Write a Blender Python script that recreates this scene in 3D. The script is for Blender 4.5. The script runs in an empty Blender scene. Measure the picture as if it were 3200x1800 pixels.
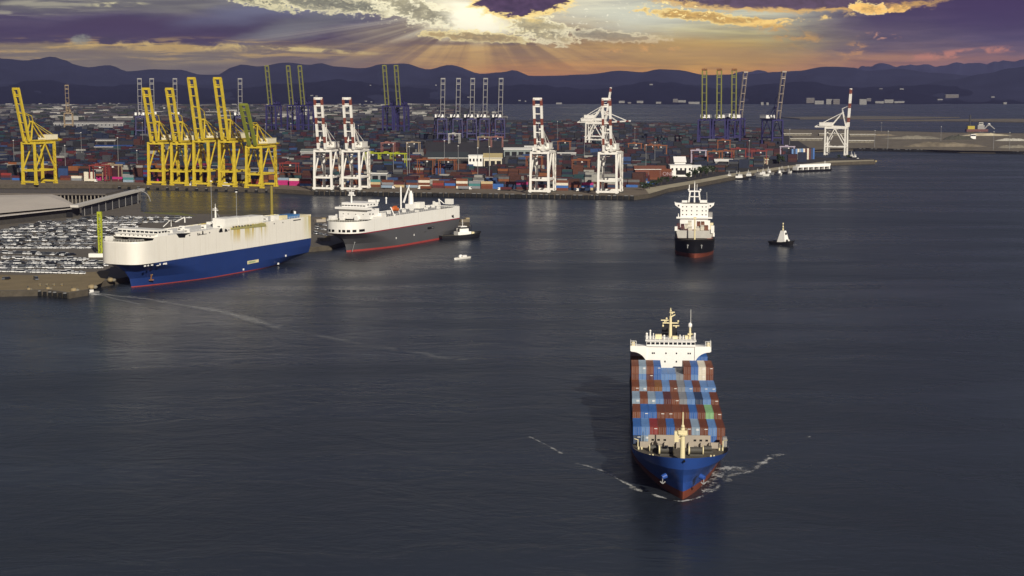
import bpy, math, random
from math import sin, cos, tan, pi, radians, sqrt, atan2
from mathutils import Vector, Matrix
rnd = random.Random(7)
S = bpy.context.scene
COL = S.collection

# ------------------------------------------------------------------ camera maths
H = 115.0; F = 5000.0; YH = 255.0
P = math.atan((900 - YH) / F)
CP, SP = cos(P), sin(P)
CAM = Vector((0, 0, H))
def ray(px, py):
    a = (px - 1600) / F; b = (900 - py) / F
    return Vector((a, CP + b * SP, -SP + b * CP))
def at(px, py, z=0.0):
    d = ray(px, py); t = (z - H) / d.z
    return CAM + d * t
def at_y(px, py, Y):
    d = ray(px, py); return CAM + d * (Y / d.y)
class Frame:
    """a ship's or quay's own axes: origin o, +y along heading (sin a, cos a)"""
    def __init__(s, o, a):
        s.o = Vector(o); s.a = a; s.rz = -a
        s.ex = Vector((cos(a), -sin(a), 0)); s.ey = Vector((sin(a), cos(a), 0))
    def loc(s, p):
        d = Vector(p) - s.o; return Vector((d.dot(s.ex), d.dot(s.ey), d.z))
    def wor(s, x, y, z=0):
        return s.o + s.ex * x + s.ey * y + Vector((0, 0, z))
    def _r(s, px, py):
        d = ray(px, py); o = s.loc(CAM)
        return o, Vector((d.dot(s.ex), d.dot(s.ey), d.z))
    def onx(s, px, py, x):
        o, d = s._r(px, py); return o + d * ((x - o.x) / d.x)
    def ony(s, px, py, y):
        o, d = s._r(px, py); return o + d * ((y - o.y) / d.y)
    def onz(s, px, py, z):
        o, d = s._r(px, py); return o + d * ((z - o.z) / d.z)
def frame_between(p, q):
    d = q - p; return Frame((p.x, p.y, 0), atan2(d.x, d.y))

# ------------------------------------------------------------------ materials
def lin(r, g, b):
    f = lambda c: (c / 255 / 12.92) if c / 255 <= .04045 else ((c / 255 + .055) / 1.055) ** 2.4
    return (f(r), f(g), f(b))
MATS = {}
def mat(name, col, rough=.55, metal=0.0, var=.14, scale=.35, streak=0.0, streak_col=(.16, .09, .04), spec=.4, bump=0.0):
    if name in MATS: return MATS[name]
    m = bpy.data.materials.new(name); m.use_nodes = True
    nt = m.node_tree; N = nt.nodes; L = nt.links
    b = N['Principled BSDF']
    b.inputs['Roughness'].default_value = rough; b.inputs['Metallic'].default_value = metal
    b.inputs['Specular IOR Level'].default_value = spec
    tc = N.new('ShaderNodeTexCoord')
    no = N.new('ShaderNodeTexNoise'); no.inputs['Scale'].default_value = scale; no.inputs['Detail'].default_value = 5
    no.inputs['Roughness'].default_value = .65
    L.new(tc.outputs['Object'], no.inputs['Vector'])
    mx = N.new('ShaderNodeMix'); mx.data_type = 'RGBA'
    mx.inputs[6].default_value = (*[max(0, c * (1 - var * 1.6)) for c in col], 1)
    mx.inputs[7].default_value = (*[min(1, c * (1 + var * 1.4)) for c in col], 1)
    L.new(no.outputs['Fac'], mx.inputs[0])
    out = mx.outputs[2]
    if streak > 0:
        mp = N.new('ShaderNodeMapping'); mp.inputs['Scale'].default_value = (.55, .55, .03)
        L.new(tc.outputs['Object'], mp.inputs['Vector'])
        n2 = N.new('ShaderNodeTexNoise'); n2.inputs['Scale'].default_value = 1.0; n2.inputs['Detail'].default_value = 4
        L.new(mp.outputs['Vector'], n2.inputs['Vector'])
        mr = N.new('ShaderNodeMapRange'); mr.inputs[1].default_value = .52; mr.inputs[2].default_value = .75
        mr.inputs[4].default_value = streak
        L.new(n2.outputs['Fac'], mr.inputs[0])
        m2 = N.new('ShaderNodeMix'); m2.data_type = 'RGBA'; m2.inputs[7].default_value = (*streak_col, 1)
        L.new(out, m2.inputs[6]); L.new(mr.outputs[0], m2.inputs[0]); out = m2.outputs[2]
    L.new(out, b.inputs['Base Color'])
    if bump > 0:
        bp = N.new('ShaderNodeBump'); bp.inputs['Strength'].default_value = bump; bp.inputs['Distance'].default_value = .1
        L.new(no.outputs['Fac'], bp.inputs['Height']); L.new(bp.outputs['Normal'], b.inputs['Normal'])
    MATS[name] = m
    return m
def glow(name, col, s=1.0):
    m = bpy.data.materials.new(name); m.use_nodes = True
    b = m.node_tree.nodes['Principled BSDF']
    b.inputs['Base Color'].default_value = (*col, 1); b.inputs['Emission Color'].default_value = (*col, 1)
    b.inputs['Emission Strength'].default_value = s
    return m

W = mat('white_paint', (.82, .80, .745), .45, var=.04, scale=.12, streak=.12, streak_col=(.50, .40, .27))
W2 = mat('bright_white_paint', (.83, .81, .77), .5, var=.04)
CREAM = mat('cream_paint', (.72, .63, .38), .5, var=.10)
BLUE = mat('ship_blue_paint', (.028, .080, .32), .32, var=.12, scale=.12, streak=.10, streak_col=(.05, .05, .12))
NAVYHULL = mat('carrier_blue_paint', (.016, .038, .155), .34, var=.10, scale=.1, streak=.14, streak_col=(.03, .03, .06))
ANTIF = mat('red_antifouling', (.17, .045, .026), .6, var=.25)
REDB = mat('red_boot_paint', (.33, .05, .045), .55, var=.2)
CRIM = mat('crimson_stripe_paint', (.28, .012, .03), .5)
GREYH = mat('grey_hull_paint', (.085, .085, .09), .45, var=.08, scale=.1, streak=.12, streak_col=(.12, .07, .05))
BLACK = mat('black_paint', (.012, .012, .015), .45)
DARK = mat('dark_opening', (.010, .010, .012), .35, spec=.3)
GLASS = mat('window_glass', (.012, .015, .02), .08, spec=.8)
DECK = mat('deck_paint', (.10, .085, .065), .8, var=.25)
DECKG = mat('olive_deck_paint', (.12, .11, .07), .8, var=.25)
TAUPE = mat('taupe_paint', (.36, .31, .25), .7, var=.12)
STEEL = mat('dark_steel', (.07, .065, .055), .6, var=.3)
GREY = mat('grey_steel', (.25, .25, .25), .6)
RUST = mat('rusty_steel', (.22, .10, .04), .8, var=.4)
ORANGE = mat('orange_paint', (.55, .13, .03), .5)
YEL = mat('crane_yellow_paint', (.62, .46, .035), .5, var=.26, scale=.35, streak=.45, streak_col=(.22, .17, .03))
WC = mat('crane_white_paint', (.80, .77, .71), .5, var=.10, scale=.3, streak=.30, streak_col=(.40, .33, .25))
YGR = mat('yellow_green_paint', (.36, .40, .02), .5)
OLIVE = mat('olive_yellow_paint', (.25, .20, .035), .5)
NAVYC = mat('crane_indigo_paint', (.030, .026, .105), .5, var=.15)
REDC = mat('crane_red_paint', (.20, .055, .038), .55)
LATT = mat('lattice_grey_paint', (.26, .25, .24), .55)
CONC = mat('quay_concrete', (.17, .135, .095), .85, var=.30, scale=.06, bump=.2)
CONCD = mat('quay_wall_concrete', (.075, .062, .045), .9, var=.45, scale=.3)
ASPH = mat('yard_asphalt', (.034, .030, .030), .9, var=.25, scale=.03)  # dark tone also carries the cloud shade over the yards
SAND = mat('sandy_fill', (.165, .138, .098), .95, var=.62, scale=.05)
ROOFT = mat('taupe_roof_sheet', (.56, .50, .43), .7, var=.08, scale=.05)
ROOFG = mat('grey_roof_sheet', (.13, .13, .14), .7, var=.1)
WALLD = mat('dark_shed_wall', (.05, .045, .04), .9, var=.3)
RUBBER = mat('fender_rubber', (.008, .008, .008), .8)
FOL = mat('foliage', (.028, .045, .014), .8, var=.5, scale=.5)
BARK = mat('bark', (.06, .045, .03), .9)
ROCK = mat('breakwater_rock', (.20, .18, .14), .95, var=.5, scale=.4)
CONT = {}
for k, c in dict(brown=(.145, .040, .016), rust=(.175, .052, .020), ochre=(.22, .09, .02), maroon=(.085, .018, .020), red=(.24, .030, .025), blue=(.035, .12, .37),
                 lightblue=(.115, .23, .47), paleblue=(.25, .33, .42), navy=(.018, .035, .085), grey=(.22, .23, .25), cream=(.70, .64, .52),
                 green=(.22, .42, .20), magenta=(.42, .02, .15), tan=(.52, .40, .22), teal=(.05, .20, .20), orange=(.45, .13, .03)).items():
    CONT[k] = mat('container_' + k + '_paint', c, .5, var=.16, scale=.5, streak=.25, streak_col=tuple(x * .45 + .02 for x in c))

# ------------------------------------------------------------------ mesh builder
class MB:
    def __init__(s): s.v = []; s.f = []; s.m = []; s.mats = []; s.sm = []
    def mi(s, m):
        if m not in s.mats: s.mats.append(m)
        return s.mats.index(m)
    def add(s, vs, fs, m, smooth=False):
        o = len(s.v); s.v += [tuple(p) for p in vs]; k = s.mi(m)
        for f in fs: s.f.append(tuple(o + i for i in f)); s.m.append(k); s.sm.append(smooth)
        return s
    def box(s, x0, x1, y0, y1, z0, z1, m):
        vs = [(x0, y0, z0), (x1, y0, z0), (x1, y1, z0), (x0, y1, z0), (x0, y0, z1), (x1, y0, z1), (x1, y1, z1), (x0, y1, z1)]
        return s.add(vs, [(0, 3, 2, 1), (4, 5, 6, 7), (0, 1, 5, 4), (1, 2, 6, 5), (2, 3, 7, 6), (3, 0, 4, 7)], m)
    def cbox(s, c, d, m):
        return s.box(c[0] - d[0] / 2, c[0] + d[0] / 2, c[1] - d[1] / 2, c[1] + d[1] / 2, c[2] - d[2] / 2, c[2] + d[2] / 2, m)
    def obox(s, c, a, d, m):
        """box of size d centred on c in plan (z from c.z up), turned by a about z"""
        ca, sa = cos(a), sin(a); vs = []
        for z in (0, d[2]):
            for (x, y) in ((-1, -1), (1, -1), (1, 1), (-1, 1)):
                X = x * d[0] / 2; Y = y * d[1] / 2
                vs.append((c[0] + X * ca - Y * sa, c[1] + X * sa + Y * ca, c[2] + z))
        return s.add(vs, [(0, 3, 2, 1), (4, 5, 6, 7), (0, 1, 5, 4), (1, 2, 6, 5), (2, 3, 7, 6), (3, 0, 4, 7)], m)
    def bar(s, p, q, w, h, m, w2=None, h2=None):
        p = Vector(p); q = Vector(q); d = (q - p).normalized()
        up = Vector((0, 0, 1)) if abs(d.z) < .95 else Vector((0, 1, 0))
        sx = d.cross(up).normalized(); sy = sx.cross(d).normalized()
        w2 = w2 or w; h2 = h2 or h; vs = []
        for c, ww, hh in ((p, w, h), (q, w2, h2)):
            for i, j in ((-1, -1), (1, -1), (1, 1), (-1, 1)):
                vs.append(c + sx * (i * ww / 2) + sy * (j * hh / 2))
        return s.add(vs, [(0, 1, 2, 3), (7, 6, 5, 4), (0, 4, 5, 1), (1, 5, 6, 2), (2, 6, 7, 3), (3, 7, 4, 0)], m)
    def cyl(s, p, q, r, m, r2=None, n=8, smooth=True):
        p = Vector(p); q = Vector(q); d = (q - p).normalized(); r2 = r if r2 is None else r2
        up = Vector((0, 0, 1)) if abs(d.z) < .95 else Vector((0, 1, 0))
        sx = d.cross(up).normalized(); sy = sx.cross(d).normalized(); vs = []
        for c, rr in ((p, r), (q, r2)):
            for i in range(n):
                a = 2 * pi * i / n; vs.append(c + sx * (rr * cos(a)) + sy * (rr * sin(a)))
        s.add(vs, [(i, (i + 1) % n, n + (i + 1) % n, n + i) for i in range(n)], m, smooth)
        return s.add(vs, [tuple(range(n - 1, -1, -1)), tuple(range(n, 2 * n))], m)
    def ball(s, c, r, m, n=8, k=5, sz=1.0):
        vs = [(c[0], c[1], c[2] - r * sz)]; fs = []
        for j in range(1, k):
            t = -pi / 2 + pi * j / k
            for i in range(n):
                a = 2 * pi * i / n; vs.append((c[0] + r * cos(t) * cos(a), c[1] + r * cos(t) * sin(a), c[2] + r * sz * sin(t)))
        vs.append((c[0], c[1], c[2] + r * sz)); T = len(vs) - 1
        for i in range(n): fs.append((0, 1 + (i + 1) % n, 1 + i)); fs.append((T, 1 + (k - 2) * n + i, 1 + (k - 2) * n + (i + 1) % n))
        for j in range(k - 2):
            for i in range(n):
                a = 1 + j * n + i; b = 1 + j * n + (i + 1) % n; fs.append((a, b, b + n, a + n))
        return s.add(vs, fs, m, True)
    def prism(s, pts, z0, z1, m, mside=None):
        """plan polygon (counter-clockwise) from z0 to z1"""
        n = len(pts); vs = [(p[0], p[1], z0) for p in pts] + [(p[0], p[1], z1) for p in pts]
        s.add(vs, [tuple(range(n, 2 * n))], m)
        s.add(vs, [tuple(range(n - 1, -1, -1))], mside or m)
        return s.add(vs, [(i, (i + 1) % n, n + (i + 1) % n, n + i) for i in range(n)], mside or m)
    def slab_y(s, pts, y0, y1, m):
        """polygon in x-z (pts as x,z) from y0 to y1"""
        n = len(pts); vs = [(p[0], y0, p[1]) for p in pts] + [(p[0], y1, p[1]) for p in pts]
        return s.add(vs, [tuple(range(n)), tuple(range(2 * n - 1, n - 1, -1))] + [(i, n + i, n + (i + 1) % n, (i + 1) % n) for i in range(n)], m)
    def slab_x(s, pts, x0, x1, m):
        n = len(pts); vs = [(x0, p[0], p[1]) for p in pts] + [(x1, p[0], p[1]) for p in pts]
        return s.add(vs, [tuple(range(n)), tuple(range(2 * n - 1, n - 1, -1))] + [(i, n + i, n + (i + 1) % n, (i + 1) % n) for i in range(n)], m)
    def mesh(s, name):
        me = bpy.data.meshes.new(name); me.from_pydata(s.v, [], s.f)
        for m in s.mats: me.materials.append(m)
        me.polygons.foreach_set('material_index', s.m); me.polygons.foreach_set('use_smooth', s.sm)
        me.update(); return me
    def build(s, name, parent=None, loc=(0, 0, 0), rz=0.0):
        o = bpy.data.objects.new(name, s.mesh(name)); COL.objects.link(o)
        o.location = loc; o.rotation_euler = (0, 0, rz)
        if parent: o.parent = parent
        return o
def tag(o, label, cat, group=None, kind=None):
    if label: o['label'] = label
    if cat: o['category'] = cat
    if group: o['group'] = group
    if kind: o['kind'] = kind
    return o
def thing(name, label, cat, loc=(0, 0, 0), rz=0.0, group=None):
    o = bpy.data.objects.new(name, None); COL.objects.link(o); o.location = loc; o.rotation_euler = (0, 0, rz)
    o.empty_display_size = 2
    return tag(o, label, cat, group)
KIDS = {}
def dup(root, loc, rz=0.0, label=None, group=None, scale=None):
    r = root.copy(); COL.objects.link(r); r.location = loc; r.rotation_euler = (0, 0, rz)
    if label: r['label'] = label
    if group: r['group'] = group
    if scale: r.scale = (scale,) * 3
    for ch in list(root.children):
        c = ch.copy(); COL.objects.link(c); c.parent = r
        for g in list(ch.children):
            d = g.copy(); COL.objects.link(d); d.parent = c
    return r
LONG = []
def tagw(l):
    if len(l.split()) > 16: LONG.append(l)
def structure(o): o['kind'] = 'structure'; return o
ORD = ['first', 'second', 'third', 'fourth', 'fifth', 'sixth', 'seventh', 'eighth', 'ninth', 'tenth', 'eleventh', 'twelfth', 'thirteenth', 'fourteenth',
       'fifteenth', 'sixteenth', 'seventeenth', 'eighteenth', 'nineteenth', 'twentieth', 'twenty-first', 'twenty-second', 'twenty-third', 'twenty-fourth',
       'twenty-fifth', 'twenty-sixth', 'twenty-seventh', 'twenty-eighth', 'twenty-ninth', 'thirtieth', 'thirty-first', 'thirty-second', 'thirty-third', 'thirty-fourth', 'thirty-fifth', 'thirty-sixth', 'thirty-seventh', 'thirty-eighth', 'thirty-ninth', 'fortieth']

# ------------------------------------------------------------------ hulls
def hull(levels, n_bow=14, n_mid=10, mb=None):
    """levels from keel up: dict(z, y0, y1, b, le, p, q, lr, br, m[, zf]); m is the paint between this level and the next"""
    mb = mb or MB(); rings = []
    for lv in levels:
        r = []; Ln = lv['y1'] - lv['y0']
        ss = [lv['le'] * (i / n_bow) ** 1.7 for i in range(n_bow + 1)] + [lv['le'] + (Ln - lv['le']) * (i / n_mid) for i in range(1, n_mid + 1)]
        for s in ss:
            if s < lv['le']: hb = lv['b'] * (max(0, 1 - (1 - s / lv['le']) ** lv['p'])) ** lv['q']
            else: hb = lv['b']
            t = (s - (Ln - lv['lr'])) / lv['lr']
            if t > 0: hb *= 1 - (1 - lv['br']) * t * t
            z = lv['zf'](s + lv['y0']) if 'zf' in lv else lv['z']
            r.append((hb, lv['y0'] + s, z))
        rings.append(r)
    for k in range(len(rings) - 1):
        a, b = rings[k], rings[k + 1]; n = len(a); m = levels[k]['m']
        for sg in (1, -1):
            vs = [(sg * p[0], p[1], p[2]) for p in a] + [(sg * p[0], p[1], p[2]) for p in b]
            fs = [(i, i + 1, n + i + 1, n + i) if sg > 0 else (i + 1, i, n + i, n + i + 1) for i in range(n - 1)]
            mb.add(vs, fs, m, True)
        p, q = a[-1], b[-1]
        mb.add([(p[0], p[1], p[2]), (-p[0], p[1], p[2]), (-q[0], q[1], q[2]), (q[0], q[1], q[2])], [(0, 1, 2, 3)], m)
    return mb, rings
def ring_cap(mb, ring, z, m, inset=.0, y_max=None, y_min=None):
    pts = [(max(0, p[0] - inset), p[1]) for p in ring if (y_max is None or p[1] <= y_max) and (y_min is None or p[1] >= y_min)]
    n = len(pts); vs = [(p[0], p[1], z) for p in pts] + [(-p[0], p[1], z) for p in pts]
    return mb.add(vs, [(i, i + 1, n + i + 1, n + i) for i in range(n - 1)], m)
def rail(mb, pts, h=1.1, m=None, step=2.0, w=.06):
    m = m or W2
    for a, b in zip(pts[:-1], pts[1:]):
        a = Vector(a); b = Vector(b); u = Vector((0, 0, h))
        mb.bar(a + u, b + u, w, w, m); mb.bar(a + u * .5, b + u * .5, w * .7, w * .7, m)
        k = max(1, int((b - a).length / step))
        for i in range(k + 1):
            p = a.lerp(b, i / k); mb.bar(p, p + u, w, w, m)
# ================================================================== SKY
SUN_AZ = radians(19); SUN_EL = radians(25)      # the sun stands behind the camera, 19 degrees to its right
SUNDIR = Vector((sin(SUN_AZ) * cos(SUN_EL), -cos(SUN_AZ) * cos(SUN_EL), sin(SUN_EL)))
SKYGAIN = 1.0
SKYPAINT = (1.52, 1.45, 1.22)
def make_world():
    w = bpy.data.worlds.new('World'); S.world = w; w.use_nodes = True
    nt = w.node_tree; N = nt.nodes; L = nt.links; N.clear()
    def put(sock, v):
        if isinstance(v, (int, float)): sock.default_value = v
        elif isinstance(v, tuple): sock.default_value = v if len(v) == 4 or sock.type == 'VECTOR' else (*v, 1)
        else: L.new(v, sock)
    def M(op, a, b=None, c=None):
        n = N.new('ShaderNodeMath'); n.operation = op
        put(n.inputs[0], a)
        if b is not None: put(n.inputs[1], b)
        if c is not None: put(n.inputs[2], c)
        return n.outputs[0]
    def smooth(x, a, b, lo=0., hi=1.):
        n = N.new('ShaderNodeMapRange'); n.interpolation_type = 'SMOOTHSTEP'
        put(n.inputs[0], x); put(n.inputs[1], a); put(n.inputs[2], b); put(n.inputs[3], lo); put(n.inputs[4], hi)
        return n.outputs[0]
    def mix(f, a, b, mode='MIX'):
        n = N.new('ShaderNodeMix'); n.data_type = 'RGBA'; n.blend_type = mode
        put(n.inputs[0], f); put(n.inputs[6], a); put(n.inputs[7], b)
        return n.outputs[2]
    def xyz(x, y, z):
        n = N.new('ShaderNodeCombineXYZ'); put(n.inputs[0], x); put(n.inputs[1], y); put(n.inputs[2], z); return n.outputs[0]
    def noise(v, scale=1.0, detail=5., rough=.55, dist=0.0):
        n = N.new('ShaderNodeTexNoise'); L.new(v, n.inputs['Vector']); n.inputs['Scale'].default_value = scale
        n.inputs['Detail'].default_value = detail; n.inputs['Roughness'].default_value = rough; n.inputs['Distortion'].default_value = dist
        return n.outputs['Fac']
    def ramp(x, stops):
        n = N.new('ShaderNodeValToRGB'); e = n.color_ramp.elements
        while len(e) < len(stops): e.new(.5)
        for i, (p, c) in enumerate(stops): e[i].position = p; e[i].color = (*lin(*c), 1)
        L.new(x, n.inputs[0]); return n.outputs[0]
    tc = N.new('ShaderNodeTexCoord'); sp = N.new('ShaderNodeSeparateXYZ'); L.new(tc.outputs['Generated'], sp.inputs[0])
    X, Y, Z = sp.outputs
    hor = M('SQRT', M('ADD', M('MULTIPLY', X, X), M('MULTIPLY', Y, Y)))
    # sky coordinates: u grows with azimuth, v falls with elevation (about 87 to the degree)
    az = M('ARCTAN2', X, Y)
    U = M('ADD', M('MULTIPLY', M('TANGENT', M('MINIMUM', M('MAXIMUM', az, -1.2), 1.2)), F), 1600.0)
    V = M('SUBTRACT', YH, M('MULTIPLY', M('DIVIDE', Z, M('MAXIMUM', hor, .02)), F))
    wob = noise(xyz(M('MULTIPLY', U, .004), M('MULTIPLY', V, .018), 0.), 1., 6., .6, .3)
    wob2 = noise(xyz(M('MULTIPLY', U, .004), M('MULTIPLY', V, .018), 7.), 1., 5., .6)
    fine = noise(xyz(M('MULTIPLY', U, .013), M('MULTIPLY', V, .03), 3.), 1., 8., .66, .4)
    puff = noise(xyz(M('MULTIPLY', U, .026), M('MULTIPLY', V, .050), 11.), 1., 10., .66, .35)
    streak = noise(xyz(M('MULTIPLY', U, .0045), M('MULTIPLY', V, .055), 5.), 1., 7., .6, .5)
    Ud = M('ADD', U, M('MULTIPLY', M('SUBTRACT', wob, .5), 190.))
    Vd = M('ADD', V, M('MULTIPLY', M('SUBTRACT', wob2, .5), 60.))
    fluff = noise(xyz(M('MULTIPLY', U, .050), M('MULTIPLY', V, .085), 21.), 1., 9., .62, .2)
    vn = M('DIVIDE', M('ADD', Vd, 20.), 300.)
    left = ramp(vn, [(0, (96, 96, 104)), (.18, (104, 104, 108)), (.28, (74, 66, 92)), (.42, (58, 44, 72)), (.52, (66, 52, 70)), (.57, (150, 132, 88)), (.66, (132, 120, 92)), (.85, (112, 104, 90))])
    midl = ramp(vn, [(0, (112, 118, 138)), (.2, (98, 100, 128)), (.38, (76, 70, 92)), (.47, (66, 52, 70)), (.56, (132, 114, 84)), (.7, (120, 104, 88)), (.85, (124, 100, 78))])
    cent = ramp(vn, [(0, (214, 212, 196)), (.2, (206, 202, 184)), (.36, (156, 144, 118)), (.5, (132, 112, 82)), (.56, (176, 146, 82)), (.70, (188, 148, 66)), (.78, (190, 138, 52)), (.86, (180, 122, 48))])
    rmid = ramp(vn, [(0, (150, 160, 164)), (.25, (196, 200, 186)), (.42, (178, 172, 130)), (.56, (172, 156, 84)), (.72, (200, 158, 46)), (.86, (204, 144, 30))])
    right = ramp(vn, [(0, (58, 42, 80)), (.3, (68, 56, 86)), (.48, (88, 76, 92)), (.6, (112, 92, 90)), (.7, (168, 122, 78)), (.8, (156, 104, 78))])
    farr_ = ramp(vn, [(0, (52, 38, 76)), (.3, (58, 46, 80)), (.5, (74, 62, 92)), (.62, (108, 86, 94)), (.7, (150, 106, 88)), (.8, (120, 90, 96))])
    c = mix(smooth(Ud, 600., 1000.), left, midl)
    c = mix(smooth(Ud, 1080., 1480.), c, cent)
    c = mix(smooth(Ud, 1750., 2150.), c, rmid)
    c = mix(smooth(Ud, 2250., 2750.), c, right)
    c = mix(smooth(Ud, 2700., 3150.), c, farr_)
    # streaky layer texture
    c = mix(1.0, c, mix(smooth(streak, .3, .72), (.74, .73, .78, 1), (1.20, 1.18, 1.10, 1)), 'MULTIPLY')
    def dist(cx, cy, rx, ry, rot=0., a=U, b=V):
        dx = M('SUBTRACT', a, float(cx)); dy = M('SUBTRACT', b, float(cy))
        if rot:
            k, s_ = cos(radians(rot)), sin(radians(rot))
            dx, dy = M('ADD', M('MULTIPLY', dx, k), M('MULTIPLY', dy, s_)), M('SUBTRACT', M('MULTIPLY', dy, k), M('MULTIPLY', dx, s_))
        dx = M('DIVIDE', dx, float(rx)); dy = M('DIVIDE', dy, float(ry))
        return M('SQRT', M('ADD', M('MULTIPLY', dx, dx), M('MULTIPLY', dy, dy)))
    def soft(c, col, cx, cy, rx, ry, rot=0., al=1., inner=.1):
        r = dist(cx, cy, rx, ry, rot, Ud, Vd)
        return mix(M('MULTIPLY', smooth(r, 1., inner), al), c, (*lin(*col), 1))
    def cloud(c, col, rim, cx, cy, rx, ry, rot=0., nz=None, k=1.3, w=.16, rimw=.14, al=1., dark=.75, fl=.55):
        r = dist(cx, cy, rx, ry, rot)
        nn = M('ADD', M('MULTIPLY', M('SUBTRACT', nz or fine, .5), k), M('MULTIPLY', M('SUBTRACT', fluff, .5), fl * k))
        d = M('ADD', M('SUBTRACT', 1.0, r), nn)
        a = smooth(d, .22, .22 + w)
        if rim is not None:
            g = smooth(d, .22 - rimw, .24)
            c = mix(M('MULTIPLY', g, al * .85), c, (*[x * 1.1 for x in lin(*rim)], 1))
        body = mix(smooth(M('ADD', M('MULTIPLY', puff, .6), M('MULTIPLY', fluff, .4)), .38, .60), (*[x * dark for x in lin(*col)], 1), (*[min(2.0, x * 1.35) for x in lin(*col)], 1))
        return mix(M('MULTIPLY', a, al), c, body)
    def wisps(c, col, cx, cy, rx, ry, rot, lo, hi, al, nz):
        r = dist(cx, cy, rx, ry, rot)
        return mix(M('MULTIPLY', M('MULTIPLY', smooth(nz, lo, hi), smooth(r, 1., .35)), al), c, (*lin(*col), 1))
    c = soft(c, (58, 42, 70), 430, 96, 560, 44, -2, .85)
    c = soft(c, (62, 44, 66), 700, 128, 420, 26, 2, .8)
    c = soft(c, (98, 102, 132), 800, 45, 320, 46, -8, .75)
    c = soft(c, (122, 126, 134), 960, 84, 330, 46, -14, .7)
    c = soft(c, (150, 140, 124), 1260, 100, 300, 52, -8, .85)
    # crepuscular rays fanning out of the bright gap
    ang = M('ARCTAN2', M('SUBTRACT', V, 30.), M('SUBTRACT', U, 1500.))
    angs = M('ARCTAN2', M('MULTIPLY', M('SUBTRACT', V, 30.), 2.6), M('SUBTRACT', U, 1500.))
    rn = noise(xyz(M('MULTIPLY', angs, 3.6), 2.2, 0.), 1., 5., .60)
    rr = dist(1480, 40, 1080, 230)
    rm = M('MULTIPLY', M('MULTIPLY', smooth(rr, 1., .30), smooth(rr, .05, .25)), smooth(V, 30., 80.))
    c = mix(rm, c, mix(1., c, mix(smooth(rn, .38, .60), (.56, .52, .54, 1), (1.34, 1.30, 1.20, 1)), 'MULTIPLY'))
    c = mix(M('MULTIPLY', M('MULTIPLY', rm, smooth(rn, .46, .66)), .68), c, mix(smooth(V, 110., 170.), (*lin(186, 182, 170), 1), (*lin(226, 186, 96), 1)))
    # gold-lit streaks above the left hills, pale gaps
    c = wisps(c, (196, 164, 84), 480, 160, 980, 46, 0, .50, .62, .85, streak)
    c = wisps(c, (214, 186, 110), 620, 150, 560, 20, 1, .48, .62, .8, fine)
    c = wisps(c, (228, 206, 130), 960, 158, 300, 9, 3, .42, .56, .85, fine)
    c = cloud(c, (124, 128, 122), None, 268, 128, 56, 22, 0, fine, 1.5, .5, al=.8)
    c = cloud(c, (54, 42, 56), None, 350, 132, 44, 20, 0, fine, 1.6, .3)
    c = wisps(c, (150, 148, 136), 160, 30, 420, 40, -5, .46, .62, .8, streak)
    c = wisps(c, (200, 196, 164), 380, 26, 120, 10, -2, .45, .6, .9, fine)
    c = soft(c, (34, 26, 40), -10, 20, 60, 40, 0, .8)
    # pale clear patch right of the gap
    c = soft(c, (200, 206, 200), 1960, 58, 330, 74, 4, .75)
    c = soft(c, (255, 250, 226), 1480, 66, 240, 80, 6, .85)
    # cream cauliflower bank left of the gap and below it
    c = cloud(c, (100, 102, 92), (206, 202, 168), 800, 4, 190, 26, 12, puff, 1.9, .3, .16, .9, .5, .3)
    c = cloud(c, (98, 100, 92), (222, 216, 184), 1060, 20, 330, 32, 4, puff, 2.2, .40, .24, .88, .6, .3)
    c = cloud(c, (128, 124, 104), (240, 236, 212), 1320, 42, 180, 38, 14, puff, 2.2, .36, .26, .88, .6, .3)
    c = wisps(c, (222, 216, 186), 1080, 30, 360, 40, 5, .55, .68, .75, puff)
    c = wisps(c, (250, 246, 224), 1240, 52, 250, 44, 8, .55, .66, .85, fluff)
    c = soft(c, (255, 253, 240), 1490, 62, 130, 60, 16, 1., .3)
    c = cloud(c, (150, 128, 82), (236, 220, 160), 1500, 118, 190, 20, 3, puff, 2.0, .3, .2, .85, .6, .3)
    c = cloud(c, (160, 150, 116), (244, 238, 206), 1690, 96, 135, 46, 14, puff, 2.2, .3, .22, .9, .6, .3)
    c = cloud(c, (122, 116, 98), (222, 216, 190), 1900, 116, 200, 20, 4, puff, 1.9, .3, .16, .8, .7, .3)
    c = wisps(c, (246, 244, 230), 1850, 60, 240, 50, -8, .58, .66, .85, fluff)
    c = wisps(c, (255, 246, 206), 1560, 104, 300, 30, 4, .56, .64, .85, fluff)
    # flat shaded base under the bank, edge lit from below
    c = soft(c, (104, 86, 74), 1330, 142, 330, 12, -2, .7)
    # the dark cloud over the gap
    c = cloud(c, (66, 48, 74), (240, 212, 130), 1625, -28, 215, 108, 0, fine, 1.0, .09, .16, 1., .75, .18)
    # purple bank to the right with a gold underside
    c = cloud(c, (66, 52, 80), (206, 164, 84), 2500, -6, 590, 62, 0, fine, .9, .16, .16, .95, .8, .2)
    c = cloud(c, (176, 138, 64), (240, 210, 124), 2200, 58, 260, 20, 6, fine, 1.9, .3, .1, .85, .65)
    c = wisps(c, (255, 236, 170), 2150, 40, 170, 42, 10, .55, .61, .9, fluff)
    c = wisps(c, (196, 152, 70), 2440, 106, 240, 40, 20, .46, .62, .85, fine)
    c = wisps(c, (250, 214, 130), 2480, 66, 330, 14, -5, .50, .60, .9, fine)
    c = cloud(c, (222, 178, 100), (240, 214, 150), 2700, 36, 70, 22, 8, puff, 2.2, .2, .1, .95, .6)
    c = cloud(c, (222, 178, 100), None, 2790, 40, 52, 13, -8, puff, 2.2, .2, al=.9)
    c = soft(c, (54, 38, 78), 3150, 40, 420, 90, 0, .8)
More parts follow.
